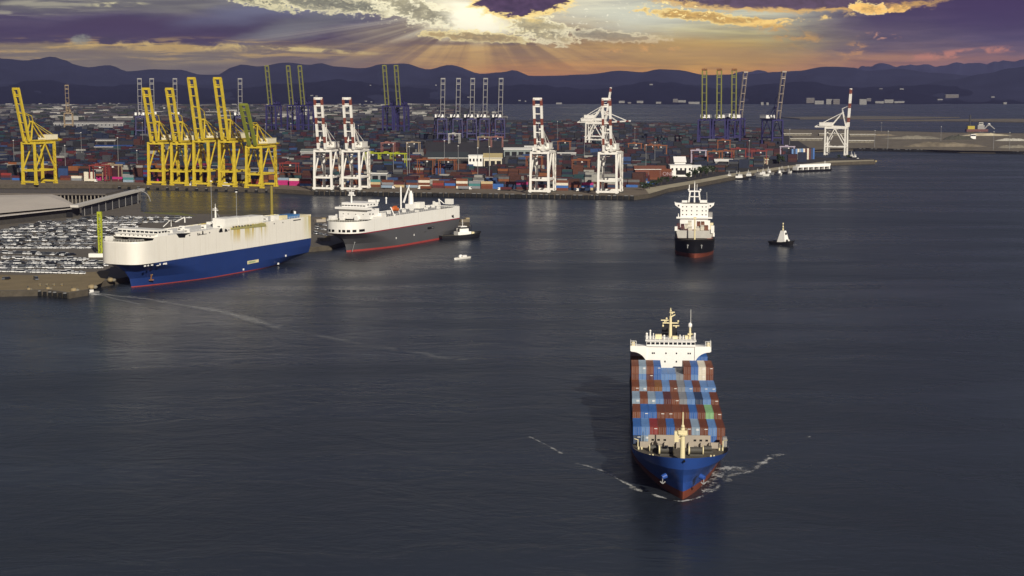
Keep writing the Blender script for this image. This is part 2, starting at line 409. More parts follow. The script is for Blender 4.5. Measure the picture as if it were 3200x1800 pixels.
    c = wisps(c, (204, 150, 74), 2655, 165, 60, 36, -20, .46, .58, .8, fine)
    c = wisps(c, (206, 134, 100), 2990, 172, 260, 18, -5, .46, .6, .85, fine)
    c = wisps(c, (204, 150, 120), 2740, 118, 90, 16, 0, .5, .6, .8, fine)
    c = soft(c, (206, 158, 62), 2120, 158, 520, 60, 2, .55)
    c = wisps(c, (226, 172, 80), 2000, 160, 280, 24, -6, .50, .62, .8, fine)
    c = wisps(c, (140, 104, 60), 1640, 176, 320, 22, 0, .48, .62, .6, streak)
    # the rest of the vault: dusky broken cloud over a Nishita sky
    sky = N.new('ShaderNodeTexSky'); sky.sky_type = 'NISHITA'; sky.sun_disc = False
    sky.sun_elevation = SUN_EL; sky.sun_rotation = pi - SUN_AZ; sky.air_density = 1.2; sky.dust_density = 2.0
    nish = mix(1., sky.outputs[0], (.07, .07, .07, 1), 'MULTIPLY')
    big = noise(tc.outputs['Generated'], 3.2, 6., .6, .4)
    dusk = mix(smooth(big, .35, .68), (.040, .044, .078, 1), (.092, .094, .130, 1))
    vault = mix(smooth(big, .40, .72, .92, .55), nish, dusk)
    front = M('MULTIPLY', smooth(V, -150., -25.), smooth(Y, .55, .85))
    low = M('MULTIPLY', front, 1.0)
    c = mix(1., c, (*SKYPAINT, 1), 'MULTIPLY')
    out = mix(low, vault, c)
    bg = N.new('ShaderNodeBackground'); bg.inputs[1].default_value = SKYGAIN
    L.new(out, bg.inputs[0]); o = N.new('ShaderNodeOutputWorld'); L.new(bg.outputs[0], o.inputs[0])
make_world()
sun = bpy.data.lights.new('sun', 'SUN'); sun.energy = 4.7; sun.angle = radians(.5); sun.color = (1.0, .93, .80)
so = bpy.data.objects.new('sun', sun); COL.objects.link(so)
so.rotation_euler = SUNDIR.to_track_quat('Z', 'Y').to_euler(); so.location = (0, -50, 400)
cd = bpy.data.cameras.new('camera'); cd.sensor_width = 36; cd.lens = F / 3200 * 36; cd.clip_start = 1; cd.clip_end = 90000
co = bpy.data.objects.new('camera', cd); COL.objects.link(co); co.location = CAM; co.rotation_euler = (pi / 2 - P, 0, 0)
S.camera = co
S.view_settings.view_transform = 'Standard'; S.view_settings.look = 'None'; S.view_settings.exposure = 0; S.view_settings.gamma = 1
S.cycles.max_bounces = 6; S.cycles.volume_bounces = 0; S.cycles.use_denoising = True

# ================================================================== WATER, HILLS, AIR
def water_mat():
    m = bpy.data.materials.new('harbour_water'); m.use_nodes = True; nt = m.node_tree; N = nt.nodes; L = nt.links
    b = N['Principled BSDF']; b.inputs['Base Color'].default_value = (.022, .027, .036, 1); b.inputs['IOR'].default_value = 1.33
    b.inputs['Roughness'].default_value = .18
    g = N.new('ShaderNodeNewGeometry')
    def nz(sx, sy, det, dist=0., rough=.6):
        mp = N.new('ShaderNodeMapping'); mp.inputs['Scale'].default_value = (sx, sy, 1); mp.inputs['Rotation'].default_value = (0, 0, radians(8))
        L.new(g.outputs['Position'], mp.inputs[0])
        n = N.new('ShaderNodeTexNoise'); n.inputs['Scale'].default_value = 1; n.inputs['Detail'].default_value = det; n.inputs['Distortion'].default_value = dist
        n.inputs['Roughness'].default_value = rough
        L.new(mp.outputs[0], n.inputs['Vector']); return n.outputs['Fac']
    fine = nz(.14, .26, 6, .6, .58); swell = nz(.030, .048, 4, 1.1); patch = nz(.0028, .010, 5, 1.2)
    ma = N.new('ShaderNodeMath'); ma.operation = 'MULTIPLY_ADD'; L.new(swell, ma.inputs[0]); ma.inputs[1].default_value = 2.6; L.new(fine, ma.inputs[2])
    ps = N.new('ShaderNodeMapRange'); ps.inputs[1].default_value = .35; ps.inputs[2].default_value = .65; ps.inputs[3].default_value = .38; ps.inputs[4].default_value = 1.0
    L.new(patch, ps.inputs[0])
    bp = N.new('ShaderNodeBump'); bp.inputs['Distance'].default_value = .38
    L.new(ma.outputs[0], bp.inputs['Height']); L.new(ps.outputs[0], bp.inputs['Strength'])
    L.new(bp.outputs[0], b.inputs['Normal'])
    pr = N.new('ShaderNodeMapRange'); pr.inputs[1].default_value = .3; pr.inputs[2].default_value = .7; pr.inputs[3].default_value = .20; pr.inputs[4].default_value = .36
    L.new(patch, pr.inputs[0]); L.new(pr.outputs[0], b.inputs['Roughness'])
    return m
WATER = water_mat()
wm = MB(); wm.add([(-42000, -2500, 0), (42000, -2500, 0), (42000, 46000, 0), (-42000, 46000, 0)], [(0, 1, 2, 3)], WATER)
structure(wm.build('water'))

def vnoise(x, y, seed=0):
    def h(i, j):
        n = (i * 374761393 + j * 668265263 + seed * 144665) & 0xffffffff
        n = ((n ^ (n >> 13)) * 1274126177) & 0xffffffff
        return ((n ^ (n >> 16)) & 0xffff) / 65535.0
    i, j = math.floor(x), math.floor(y); fx, fy = x - i, y - j
    fx = fx * fx * (3 - 2 * fx); fy = fy * fy * (3 - 2 * fy)
    return (h(i, j) * (1 - fx) + h(i + 1, j) * fx) * (1 - fy) + (h(i, j + 1) * (1 - fx) + h(i + 1, j + 1) * fx) * fy
def fbm(x, y, o=4, seed=0):
    a, t, s = 1., 0., 0.
    for k in range(o): t += a * vnoise(x, y, seed + k); s += a; a *= .5; x *= 2.03; y *= 2.03
    return t / s
def interp(pts, x):
    if x <= pts[0][0]: return pts[0][1]
    for (a, ya), (b, yb) in zip(pts[:-1], pts[1:]):
        if x <= b:
            t = (x - a) / (b - a); t = t * t * (3 - 2 * t) if abs(b - a) > 30 else t
            return ya + (yb - ya) * t
    return pts[-1][1]
from mathutils.bvhtree import BVHTree
HILL_TREES = []
HILLM = mat('hill_scrub_haze_blue', (.024, .028, .056), .95, var=.5, scale=.0016, spec=.1)  # bluer than scrub: part of the distance haze is painted into it
def hills(name, prof, Yc, Yf, Yb, seed, nx=220, ny=26, rough=.16, jag=0.0, x0=-900, x1=4100, mtl=None):
    mb = MB(); vs = []
    for j in range(ny + 1):
        t = j / ny
        for i in range(nx + 1):
            px = x0 + (x1 - x0) * i / nx
            zc = at_y(px, interp(prof, px), Yc).z + jag * (fbm(px * .03, 1.7, 4, seed + 40) - .5)
            if t <= .6:
                k = t / .6; Yy = Yf + (Yc - Yf) * k; e = k ** 1.7
                fold = (fbm(px * .010, k * 3.0, 5, seed) - .5) * 4 * k * (1 - k) * rough * 2
                z = zc * max(0, e + fold * (.3 + e)) - 3 * (1 - k)
                if k > .999: z = zc
            else:
                k = (t - .6) / .4; Yy = Yc + (Yb - Yc) * k; z = zc * (1 - k) ** 1.3 - 3 * k
            vs.append(((px - 1600) / F * Yy * 1.008, Yy, z))
    fs = [(j * (nx + 1) + i, j * (nx + 1) + i + 1, (j + 1) * (nx + 1) + i + 1, (j + 1) * (nx + 1) + i) for j in range(ny) for i in range(nx)]
    mb.add(vs, fs, mtl or HILLM, True)
    HILL_TREES.append(BVHTree.FromPolygons([Vector(q) for q in mb.v], mb.f))
    return structure(mb.build(name))
RIDGE = [(-900, 190), (-300, 165), (0, 170), (38, 180), (105, 186), (140, 181), (189, 174.5), (227, 185), (262, 200), (297, 206), (367, 200), (419, 220), (507, 213.6), (577, 216),
         (646, 232), (699, 231), (734, 209), (769, 199.6), (821, 206), (905, 191), (982, 201.7), (1013, 195.4), (1052, 204), (1150, 210), (1202, 199), (1272, 196.5),
         (1342, 214.6), (1411, 199.6), (1506, 228.6), (1569, 223), (1604, 216), (1659, 235.6), (1740, 236), (1827, 231), (1932, 218), (2002, 222.7), (2047, 213.6),
         (2107, 216), (2194, 232), (2330, 231), (2405, 223), (2475, 218), (2562, 206), (2650, 208), (2691, 219), (2790, 213), (2900, 226), (3050, 236), (3200, 240), (4100, 246)]
hills('hills', RIDGE, 13500, 8100, 18000, 3, nx=300, ny=34, rough=.34)
FARR = [(-900, 250), (2100, 250), (2180, 240), (2330, 222), (2360, 219), (2400, 226), (2660, 216), (2668, 203), (2705, 201), (2712, 197), (2755, 196), (2782, 203), (2817, 192.6), (2850, 197), (2877, 194), (2900, 198),
        (3000, 194), (3066, 190), (3080, 185), (3095, 189), (3107, 184), (3140, 188), (3175, 180), (3200, 178), (3400, 165), (4100, 160)]
hills('mountains', FARR, 21000, 15000, 27000, 9, nx=700, jag=85)
hills('foothills', [(-900, 262), (0, 270), (150, 248), (330, 268), (520, 254), (700, 276), (900, 258), (1080, 246), (1250, 266), (1400, 280), (1620, 262), (1850, 276), (2050, 254), (2250, 274), (2480, 252), (2650, 270), (2900, 262), (3050, 276), (4100, 280)], 10600, 8000, 12400, 31, nx=420, ny=24, rough=.4, jag=30, mtl=mat('foothill_scrub', (.010, .012, .026), .95, var=.5, scale=.004, spec=.05))
hills('mountain_spur', [(-900, 262), (2850, 262), (2950, 246), (3060, 225), (3130, 208), (3200, 199), (3500, 170), (4100, 150)], 11200, 8300, 13500, 21)

HAZE_D = 2.9e-5
def make_haze():
    m = bpy.data.materials.new('harbour_air'); m.use_nodes = True; nt = m.node_tree; N = nt.nodes; N.remove(N['Principled BSDF'])
    v = N.new('ShaderNodeVolumePrincipled'); v.inputs['Density'].default_value = HAZE_D; v.inputs['Color'].default_value = (.50, .50, 1.0, 1)
    v.inputs['Anisotropy'].default_value = .30
    nt.links.new(v.outputs[0], N['Material Output'].inputs['Volume'])
    hb = MB(); hb.box(-19500, 19500, -1500, 27500, -6, 620, m)
    h = hb.build('haze'); h['kind'] = 'stuff'; h['label'] = 'thin dusky air between the harbour and the hills'
HAZE_ON = True
if HAZE_ON: make_haze()
# ================================================================== SHIPS
def win_row(parent, xs, y, z, w, h, d=.12, m=None):
    """windows facing -y at local x positions"""
    for x in xs:
        b = MB(); b.box(x - w / 2, x + w / 2, y - .03, y + d, z - h / 2, z + h / 2, m or GLASS); b.build('window', parent)
# ---------------------------------------------------------------- containers
CDIM = {20: 6.06, 40: 12.19}
def cont_mesh(colour, ln=40, hc=False, mark=0):
    """long axis along y, door end at -y, origin at base centre"""
    key = (colour, ln, hc, mark)
    if key in CONT_ME: return CONT_ME[key]
    L_ = CDIM[ln]; h = 2.89 if hc else 2.59; w = 2.44; m = CONT[colour]; b = MB(); y0, y1 = -L_ / 2, L_ / 2
    fr = .14
    n = 7 if ln == 20 else 14; k = int(L_ / .56)
    # corrugated side walls, inset between the corner posts
    for sx in (-1, 1):
        vs = []; fs = []
        for i in range(k * 2 + 1):
            y = y0 + fr + (L_ - 2 * fr) * i / (k * 2); x = sx * (w / 2 - (.02 if (i // 1) % 2 else .09))
            vs += [(x, y, .16), (x, y, h - .12)]
        for i in range(k * 2): fs.append((2 * i, 2 * i + 2, 2 * i + 3, 2 * i + 1) if sx > 0 else (2 * i, 2 * i + 1, 2 * i + 3, 2 * i + 2))
        b.add(vs, fs, m)
        b.box(sx * (w / 2 - fr), sx * w / 2, y0, y1, 0, .16, m) if sx > 0 else b.box(-w / 2, -w / 2 + fr, y0, y1, 0, .16, m)
        b.box(w / 2 - fr, w / 2, y0, y1, h - .12, h, m) if sx > 0 else b.box(-w / 2, -w / 2 + fr, y0, y1, h - .12, h, m)
        for yy in (y0, y1 - fr):
            xa = w / 2 - fr if sx > 0 else -w / 2
            b.box(xa, xa + fr, yy, yy + fr, .16, h - .12, m)
    # roof with shallow ribs, floor
    vs = []; fs = []
    for i in range(k * 2 + 1):
        y = y0 + fr + (L_ - 2 * fr) * i / (k * 2); z = h - (.02 if i % 2 else .06); vs += [(-w / 2 + fr, y, z), (w / 2 - fr, y, z)]
    for i in range(k * 2): fs.append((2 * i, 2 * i + 1, 2 * i + 3, 2 * i + 2))
    b.add(vs, fs, m)
    xi = w / 2 - fr
    for yy in (y0, y1 - fr):                                        # header and sill at both ends
        b.box(-xi, xi, yy, yy + fr, h - .14, h - .003, m); b.box(-xi, xi, yy, yy + fr, 0, .16, m)
    b.add([(-xi, y1 - .05, .16), (xi, y1 - .05, .16), (xi, y1 - .05, h - .14), (-xi, y1 - .05, h - .14)], [(1, 0, 3, 2)], m)
    b.add([(-xi, y0 + .06, .16), (xi, y0 + .06, .16), (xi, y0 + .06, h - .14), (-xi, y0 + .06, h - .14)], [(0, 1, 2, 3)], m)
    for x in (-.86, -.36, .36, .86): b.box(x - .03, x + .03, y0 + .0, y0 + .05, .1, h - .1, GREY)     # locking bars
    b.box(-.02, .02, y0 + .02, y0 + .058, .16, h - .14, DARK)
    if mark:
        for i in range(mark):
            zz = h - .55 - i * .3; b.box(.1, 1.0, y0 + .03, y0 + .055, zz - .09, zz + .09, W2)
    CONT_ME[key] = b.mesh('container'); return CONT_ME[key]
CONT_ME = {}
CNAME = dict(brown='brown', rust='rust-coloured', ochre='ochre-brown', maroon='dark maroon', red='red', blue='blue', lightblue='light blue', paleblue='pale blue-grey', navy='navy',
             grey='grey', cream='cream white', green='pale green', magenta='magenta', tan='tan', teal='teal', orange='orange')
def container(colour, p, rz, label, group, ln=40, hc=False, mark=0):
    o = bpy.data.objects.new('shipping_container', cont_mesh(colour, ln, hc, mark)); COL.objects.link(o)
    o.location = p; o.rotation_euler = (0, 0, rz); return tag(o, label, 'container', group)

# ---------------------------------------------------------------- A: the blue container ship under way
bow = at(2133, 1560, 0); brg = at_y(2096, 1078, 542)
FA = Frame((bow.x, bow.y, 0), atan2(brg.x - bow.x, brg.y - bow.y))
shipA = thing('container_ship', 'blue hulled container ship with a white bridge, loaded deck and cream foremast, sailing towards us', 'container ship', FA.o, FA.rz)
zb = lambda y: (13.3 - 2.1 * min(1, max(0, (y + 7) / 20))) if y < 24 else 8.5
z4 = lambda y: 9.6 if y < 24 else 8.3
lvA = [dict(z=-2, y0=.0, y1=140, b=13.6, le=60, p=1.45, q=.85, lr=40, br=.5, m=ANTIF),
       dict(z=2.3, y0=-.5, y1=145, b=13.8, le=52, p=1.5, q=.82, lr=36, br=.75, m=BLUE),
       dict(z=5, y0=-1.6, y1=147, b=13.8, le=44, p=1.6, q=.75, lr=30, br=.85, m=BLUE),
       dict(z=7.6, y0=-3.4, y1=149, b=13.8, le=36, p=1.75, q=.64, lr=20, br=.93, m=BLUE),
       dict(z=9.6, y0=-5.2, y1=150, b=13.8, le=29, p=1.9, q=.57, lr=20, br=.95, m=BLUE, zf=z4),
       dict(z=13.3, y0=-7.2, y1=150, b=13.85, le=25, p=2.0, q=.52, lr=20, br=.95, m=BLUE, zf=zb)]
hb, rA = hull(lvA, 18, 14); hb.build('hull', shipA)
d = MB(); ring_cap(d, rA[4], 9.55, DECK, .05, y_max=26); ring_cap(d, rA[5], 8.2, STEEL, .05, y_min=22)
d.box(-13.5, 13.5, 23.4, 23.6, 7.4, 9.5, BLUE); d.build('deck', shipA)
bw = MB(); bw.slab_y([(-9.2, 9.5), (8.8, 9.5), (8.8, 13.2), (-9.2, 13.2)], 22.0, 22.35, TAUPE)
for s, x0, x1 in ((-1, -11.6, -9.2), (1, 8.8, 11.6)): bw.slab_y([(x0, 9.5), (x1, 9.5), (x1, 11.3), (x0, 11.3)], 21.4, 21.7, TAUPE)
for x in (-8, -4.5, -1, 2.5, 6, 8.4): bw.box(x - .12, x + .12, 20.6, 21.98, 9.55, 11.2, TAUPE)
bo = bw.build('breakwater_wall', shipA)
win_row(bo, (-7.9, -6.2, -4.4, 4.3, 6.0, 7.7), 21.97, 11.75, .75, .55, .06, DARK)
win_row(bo, (-7.9, 7.6), 21.97, 9.95, .7, .6, .06, DARK)
fm = MB(); fm.cyl((0, 5, 9.5), (0, 5, 19.2), .78, CREAM, .62, 10); fm.cyl((0, 5, 19.2), (0, 5, 23.6), .26, CREAM, .16); fm.build('foremast', shipA)
fmo = shipA.children[-1]
t = MB(); t.cyl((0, 5, 17.2), (0, 5, 17.5), 1.5, CREAM, n=12); t.box(-1.25, 1.25, 4.0, 4.3, 17.5, 18.5, CREAM); rail(t, [(-1.3, 4, 17.5), (1.3, 4, 17.5), (1.3, 6, 17.5), (-1.3, 6, 17.5), (-1.3, 4, 17.5)], 1.1, CREAM); t.build('lookout_platform', fmo)
t = MB(); t.box(-2.3, -1.1, 4.4, 5.6, 15.2, 18.2, CREAM); t.box(-1.2, 0, 4.7, 5.2, 16, 16.3, CREAM); t.build('light_box', fmo)
t = MB(); t.ball((0, 4.7, 19.6), .55, CREAM); t.build('masthead_lamp', fmo)
t = MB(); t.cyl((.0, 5, 23.3), (0, 5, 25.0), .09, REDC); t.build('aerial', fmo)
for sx in (-1, 1):
    w = MB(); x = sx * 4.2
    w.box(x - 1.9, x + 1.9, 11.4, 14.0, 9.56, 10.1, STEEL); w.cyl((x - 1.8, 12.6, 11.0), (x + 1.8, 12.6, 11.0), .95, STEEL, n=12)
    w.cyl((x - 2.2, 12.6, 11.0), (x - 1.8, 12.6, 11.0), 1.35, CREAM, n=12); w.cyl((x + 1.8, 12.6, 11.0), (x + 2.1, 12.6, 11.0), 1.3, CREAM, n=12); w.box(x - .5, x + .5, 13.6, 15.2, 10, 11.7, TAUPE)
    w.build('windlass', shipA)
    w = MB(); x = sx * 7.6; w.cyl((x - 1.2, 16.5, 10.7), (x + 1.2, 16.5, 10.7), .8, STEEL, n=10); w.cyl((x - 1.4, 16.5, 10.7), (x - 1.2, 16.5, 10.7), 1.15, CREAM, n=10); w.box(x - 1.5, x + 1.5, 15.8, 17.4, 9.56, 10, STEEL); w.build('mooring_winch', shipA)
    w = MB(); xs, ys = sx * 5.2, .6
    w.cyl((sx * 4.7, -1.0, 6.9), (sx * 5.9, -1.7, 6.5), .8, BLUE, .65, 10); w.build('hawse_pipe', shipA)
    w = MB(); a = Vector((sx * 5.6, -1.9, 6.4)); w.bar(a, a + Vector((sx * .1, -.1, -1.3)), .22, .22, GREY); w.bar(a + Vector((-.7, -.1, -.9)), a + Vector((0, -.15, -1.5)), .28, .28, GREY); w.bar(a + Vector((.7, -.1, -.9)), a + Vector((0, -.15, -1.5)), .28, .28, GREY); w.build('anchor', shipA)
    for k, yy in enumerate((3.5, 9.2, 18.4)):
        w = MB(); xx = sx * (4.6, 8.6, 11.6)[k]
        for q in (-.45, .45): w.cyl((xx + q, yy, 9.55), (xx + q, yy, 10.5), .26, CREAM, n=8)
        w.box(xx - .8, xx + .8, yy - .3, yy + .3, 9.55, 9.7, STEEL); w.build('bollard', shipA)
    w = MB(); w.bar((sx * 12.2, 19, 9.6), (sx * 12.2, 19, 12.4), .25, .25, CREAM); w.bar((sx * 12.2, 19, 12.4), (sx * 13.3, 18, 12.9), .2, .2, CREAM); w.build('davit', shipA)
w = MB(); w.cyl((0, -6.6, 12.6), (0, -7.35, 12.45), .32, DARK, n=8); w.build('towing_eye', shipA)
dm = MB(); dm.box(12.5, 13.7, 24.3, 26.2, 8.6, 12.2, LATT)
for z in (9.5, 11): dm.bar((12.55, 24.2, z - .8), (13.65, 24.2, z + .7), .12, .1, GREY)
dm.build('gangway_cover', shipA)
# lashing bridges between the bays and hatch coamings
BAYS = [(30.2, 8.62, 2, False), (45.4, 7.35, 3, False), (60.4, 8.45, 3, False), (75.4, 8.5, 3, True), (90.4, 8.2, 5, False)]
for i, (y, zb_, n, hc) in enumerate(BAYS + [(125, 8.3, 4, False)]):
    w = MB(); w.box(-12.6, 12.6, y - .2, y + 12.5, 6.6, zb_ - .03, STEEL); w.build('hatch_cover', shipA)
for y in (43.7, 58.9, 73.9, 88.9):
    w = MB()
    for x in [-13.54 + 2.462 * k for k in range(12)]: w.box(x - .12, x + .12, y, y + .5, 8.2, 12.2, STEEL)
    w.box(-13.68, 13.68, y, y + .6, 12.2, 12.4, STEEL); w.build('lashing_bridge', shipA)
# deckhouse
YB = 109.0
dh = MB(); dh.box(-8.2, 8.2, YB, YB + 12, 8.2, 24.9, W2); dho = dh.build('deckhouse', shipA)
win_row(dho, (-6.2, -5.6, -1.6, 2.0, 6.0, 6.7), YB, 22.5, .5, .55)
win_row(dho, (-6.0, -1.9, 2.0, 6.2), YB, 19.6, .5, .62)
br = MB(); br.box(-8.3, 8.3, YB - .6, YB + 9, 24.9, 27.0, W2); br.box(-8.7, 8.7, YB - 1.0, YB + 9.4, 26.75, 27.05, W2); bro = br.build('bridge', shipA)
win_row(bro, [-7.6 + 1.52 * k for k in range(11)], YB - .6, 26.0, 1.15, .8)
for s in (-1, 1):
    pts = [(8.2, 18.4)] + [(8.2 + 5.2 * (1 - cos(k / 8 * pi / 2)), 18.4 + 4.6 * sin(k / 8 * pi / 2)) for k in range(1, 9)] + [(13.8, 23.3), (13.8, 25.0), (8.2, 25.0)]
    pts = [(s * a, b_) for a, b_ in pts]
    if s < 0: pts = pts[::-1]
    w = MB(); w.slab_y(pts, YB - .4, YB + 3.6, W2); wo = w.build('bridge_wing', shipA)
    w = MB(); rail(w, [(s * 11.8, YB - .3, 25), (s * 13.7, YB - .3, 25), (s * 13.7, YB + 3.4, 25)], 1.7, W, .8, .14); w.box(s * 12.8 - .5, s * 12.8 + .5, YB, YB + .8, 25, 26.3, CREAM); w.build('wing_railing', wo)
rl = MB(); rail(rl, [(-8.4, YB + 8, 27), (-8.4, YB - .6, 27), (8.4, YB - .6, 27), (8.4, YB + 8, 27)], 1.1, W, 1.4, .08); rl.build('railing', shipA)
for k, (x, h_, r) in enumerate(((-8.2, 1.9, .35), (-7.0, 3.0, .28), (-5.9, 2.0, .16), (-2.2, 1.3, .3), (3.2, 1.5, .2), (4.4, 1.3, .2), (8.2, 2.0, .35))):
    w = MB(); w.cyl((x, YB + 2, 27), (x, YB + 2, 27 + h_), r, W); w.ball((x, YB + 1.8, 27 + h_), r * 1.3, W); w.build('vent_pipe', shipA)
for x0, x1, h_ in ((-5.2, -3.0, 1.5), (.7, 2.4, 1.0), (2.6, 3.4, .8), (5.0, 6.0, 1.2)):
    w = MB(); w.box(x0, x1, YB + 3, YB + 4.5, 27.03, 27 + h_, CREAM); w.build('deck_locker', shipA)
ms = MB(); ms.cyl((0, YB + 5, 27), (0, YB + 5, 34.6), .62, CREAM, .42, 10); ms.bar((-2.7, YB + 5, 32.3), (2.7, YB + 5, 32.3), .5, .4, CREAM); ms.bar((0, YB + 5, 34.4), (1.6, YB + 5, 35.2), .8, .4, CREAM, .4, .3); ms.cyl((0, YB + 5, 34), (0, YB + 5, 37.6), .16, CREAM)
mo = ms.build('radar_mast', shipA)
for (x, z, wd) in ((-2.0, 33.1, 2.6), (1.9, 31.2, 2.2), (.5, 35.9, 1.8)):
    w = MB(); w.box(x - wd / 2, x + wd / 2, YB + 4.5, YB + 4.9, z, z + .35, CREAM); w.cyl((x, YB + 4.8, z - .5), (x, YB + 4.8, z), .3, CREAM); w.build('radar_scanner', mo)
for (x, z) in ((-2.6, 31.3), (2.6, 33), (0, 36.7), (-1.4, 33.9)):
    w = MB(); w.ball((x, YB + 4.6, z), .38, CREAM); w.cyl((x, YB + 4.6, z), (x, YB + 4.6, 32.3 if z < 34 else z - .6), .1, CREAM); w.build('signal_lamp', mo)
w = MB(); w.cyl((6.7, YB + 4, 27), (6.7, YB + 4, 31.0), .5, CREAM, .35); w.ball((6.7, YB + 4, 31.7), .75, W2, sz=1.3); w.bar((5.9, YB + 4, 28.6), (7.6, YB + 4, 28.6), .7, .5, CREAM); w.cyl((6.9, YB + 4, 31), (6.9, YB + 4, 37.2), .07, W); w.build('satellite_dome', shipA)
fn = MB(); fn.box(-2.6, 2.6, YB + 13, YB + 18, 8, 30.5, BLACK); fn.cyl((-.8, YB + 15, 30.5), (-.8, YB + 15, 31.8), .45, BLACK); fn.cyl((.8, YB + 15, 30.5), (.8, YB + 15, 31.8), .45, BLACK); fn.build('funnel', shipA)

# its cargo: eleven rows, a bay after another; each list is one tier from the top, left to right
PAL = ['brown'] * 6 + ['rust'] * 4 + ['maroon'] * 3 + ['ochre'] * 2 + ['blue'] * 3 + ['lightblue'] * 2 + ['paleblue', 'grey', 'navy']
def sp(s): return s.split()
TOPS = {0: [sp('blue lightblue red brown blue brown brown paleblue brown lightblue brown'), sp('navy paleblue maroon brown maroon brown maroon brown rust blue rust')],
        1: [sp('rust blue blue brown brown rust brown blue brown green brown'), sp('blue paleblue lightblue maroon brown blue red brown brown lightblue rust')],
        2: [sp('paleblue rust paleblue lightblue maroon rust grey lightblue navy lightblue brown'), sp('paleblue maroon lightblue blue ochre paleblue brown paleblue brown paleblue brown')],
        3: [sp('rust paleblue rust ochre lightblue brown grey lightblue brown lightblue lightblue'), sp('brown paleblue brown ochre lightblue rust lightblue lightblue paleblue lightblue lightblue')],
        4: [sp('rust paleblue rust blue lightblue lightblue grey brown blue cream rust'), sp('brown lightblue maroon blue blue blue paleblue rust lightblue cream brown'), sp('rust brown red ochre brown grey brown lightblue blue lightblue brown')]}
DROP = {4: {4: 1, 5: 1, 6: 1}, 3: {6: 0}, 2: {4: 0}}
BN = ['in the front bay behind the breakwater', 'in the second bay from the bow', 'in the third bay from the bow', 'in the fourth bay from the bow', 'in the bay before the bridge']
TN = ['top', 'second', 'third', 'fourth', 'lowest']
GA = 'containers on the blue ship'
for b_, (y, z0, n, hc) in enumerate(BAYS):
    for r in range(11):
        top = n - DROP.get(b_, {}).get(r, 0); hh = (2.90 if hc else 2.60)
        for q in range(top):                                         # q counts down from the top
            if q >= 3 and r not in (0, 10): continue
            if q >= 2 and b_ in (1, 2, 3) and r not in (0, 1, 9, 10): continue
            tl = TOPS[b_]; c = tl[q][r] if q < len(tl) else rnd.choice(PAL)
            lab = f"{CNAME[c]} container, {ORD[r]} from the left, {'top' if q == 0 else TN[q] + ' tier down'}, {BN[b_]}"
            lab = lab.replace('second tier down', 'second tier').replace('third tier down', 'third tier').replace('fourth tier down', 'fourth tier').replace('top,', 'top tier,')
            p = FA.wor((r - 5) * 2.462, y + 6.1, z0 + hh * (top - 1 - q) + .0)
            container(c, p, FA.rz, lab, GA, 40, hc, mark=2 if c in ('paleblue', 'cream') and q < 2 else (1 if rnd.random() < .25 else 0))
AFT = [(0, sp('rust maroon')), (1, sp('ochre navy')), (9, sp('blue rust')), (10, sp('blue lightblue'))]
for r, cs in AFT:
    for q, c in enumerate(cs):
        top = 4 if r != 10 else 4
        container(c, FA.wor((r - 5) * 2.462, 131, 8.35 + 2.6 * (top - 1 - q)), FA.rz, f"{CNAME[c]} container behind the white bridge, {ORD[r]} row from the left, {'top' if q == 0 else 'second'} tier", GA)
    for q in (2, 3):
        c = rnd.choice(PAL); container(c, FA.wor((r - 5) * 2.462, 131, 8.35 + 2.6 * (3 - q)), FA.rz, f"{CNAME[c]} container behind the white bridge, {ORD[r]} row from the left, {('third' if q == 2 else 'lowest')} tier", GA)

# ---------------------------------------------------------------- B: the black container ship behind it
bow = at(2170, 806, 0)
FB = Frame((bow.x, bow.y, 0), atan2(bow.x, bow.y) - .006)
shipB = thing('container_ship', 'small black hulled container ship with a tall white deckhouse, seen bow on in mid channel', 'container ship', FB.o, FB.rz)
zc = lambda y: 12.6 if y < 20 else 9.4
lvB = [dict(z=-2, y0=0, y1=128, b=12.6, le=34, p=1.6, q=.8, lr=30, br=.6, m=ANTIF),
       dict(z=2.0, y0=-.6, y1=130, b=13.0, le=28, p=1.8, q=.7, lr=26, br=.85, m=MATS['red_boot_paint'] if False else REDC),
       dict(z=3.0, y0=-1, y1=130, b=13.0, le=26, p=1.9, q=.65, lr=26, br=.85, m=BLACK),
       dict(z=8.0, y0=-3.2, y1=131, b=13.2, le=20, p=2.1, q=.56, lr=20, br=.93, m=BLACK),
       dict(z=12.6, y0=-6, y1=131, b=13.3, le=16, p=2.3, q=.48, lr=20, br=.95, m=BLACK, zf=zc)]
hb, rB = hull(lvB, 14, 10); hb.build('hull', shipB)
d = MB(); ring_cap(d, rB[4], 11.6, DECK, .05, y_max=21); ring_cap(d, rB[4], 9.0, STEEL, .05, y_min=19); d.build('deck', shipB)
w = MB(); w.slab_y([(-11, 11.5), (11, 11.5), (12.6, 17.4), (9.6, 17.4), (9.2, 16.6), (-9.6, 16.6), (-10.6, 17.2), (-12.4, 16.8)], 16.0, 16.4, mat('pale_grey_paint', (.46, .44, .40), .6)); w.build('breakwater_wall', shipB)
for x, z, wd, hh in ((-12.3, 16.4, 1.8, 2.8), (11.8, 15, 2.2, 5.0), (12.6, 12.8, 1.3, 2.4)):
    w = MB(); w.box(x - wd / 2, x + wd / 2, 15, 18, z, z + hh, W); w.build('deck_locker', shipB)
w = MB(); w.cyl((0, 6, 11.5), (0, 6, 26.5), .6, CREAM, .4); w.box(-.9, .9, 5.3, 6.6, 25, 26.4, CREAM); w.build('foremast', shipB)
for sx in (-1, 1):
    w = MB(); w.cyl((sx * 3.9, -1.6, 8.9), (sx * 4.8, -2.6, 8.3), .8, GREY, .6); w.bar((sx * 4.5, -2.7, 8.4), (sx * 4.6, -2.9, 6.6), .5, .5, GREY); w.build('anchor', shipB)
HB = 84.0
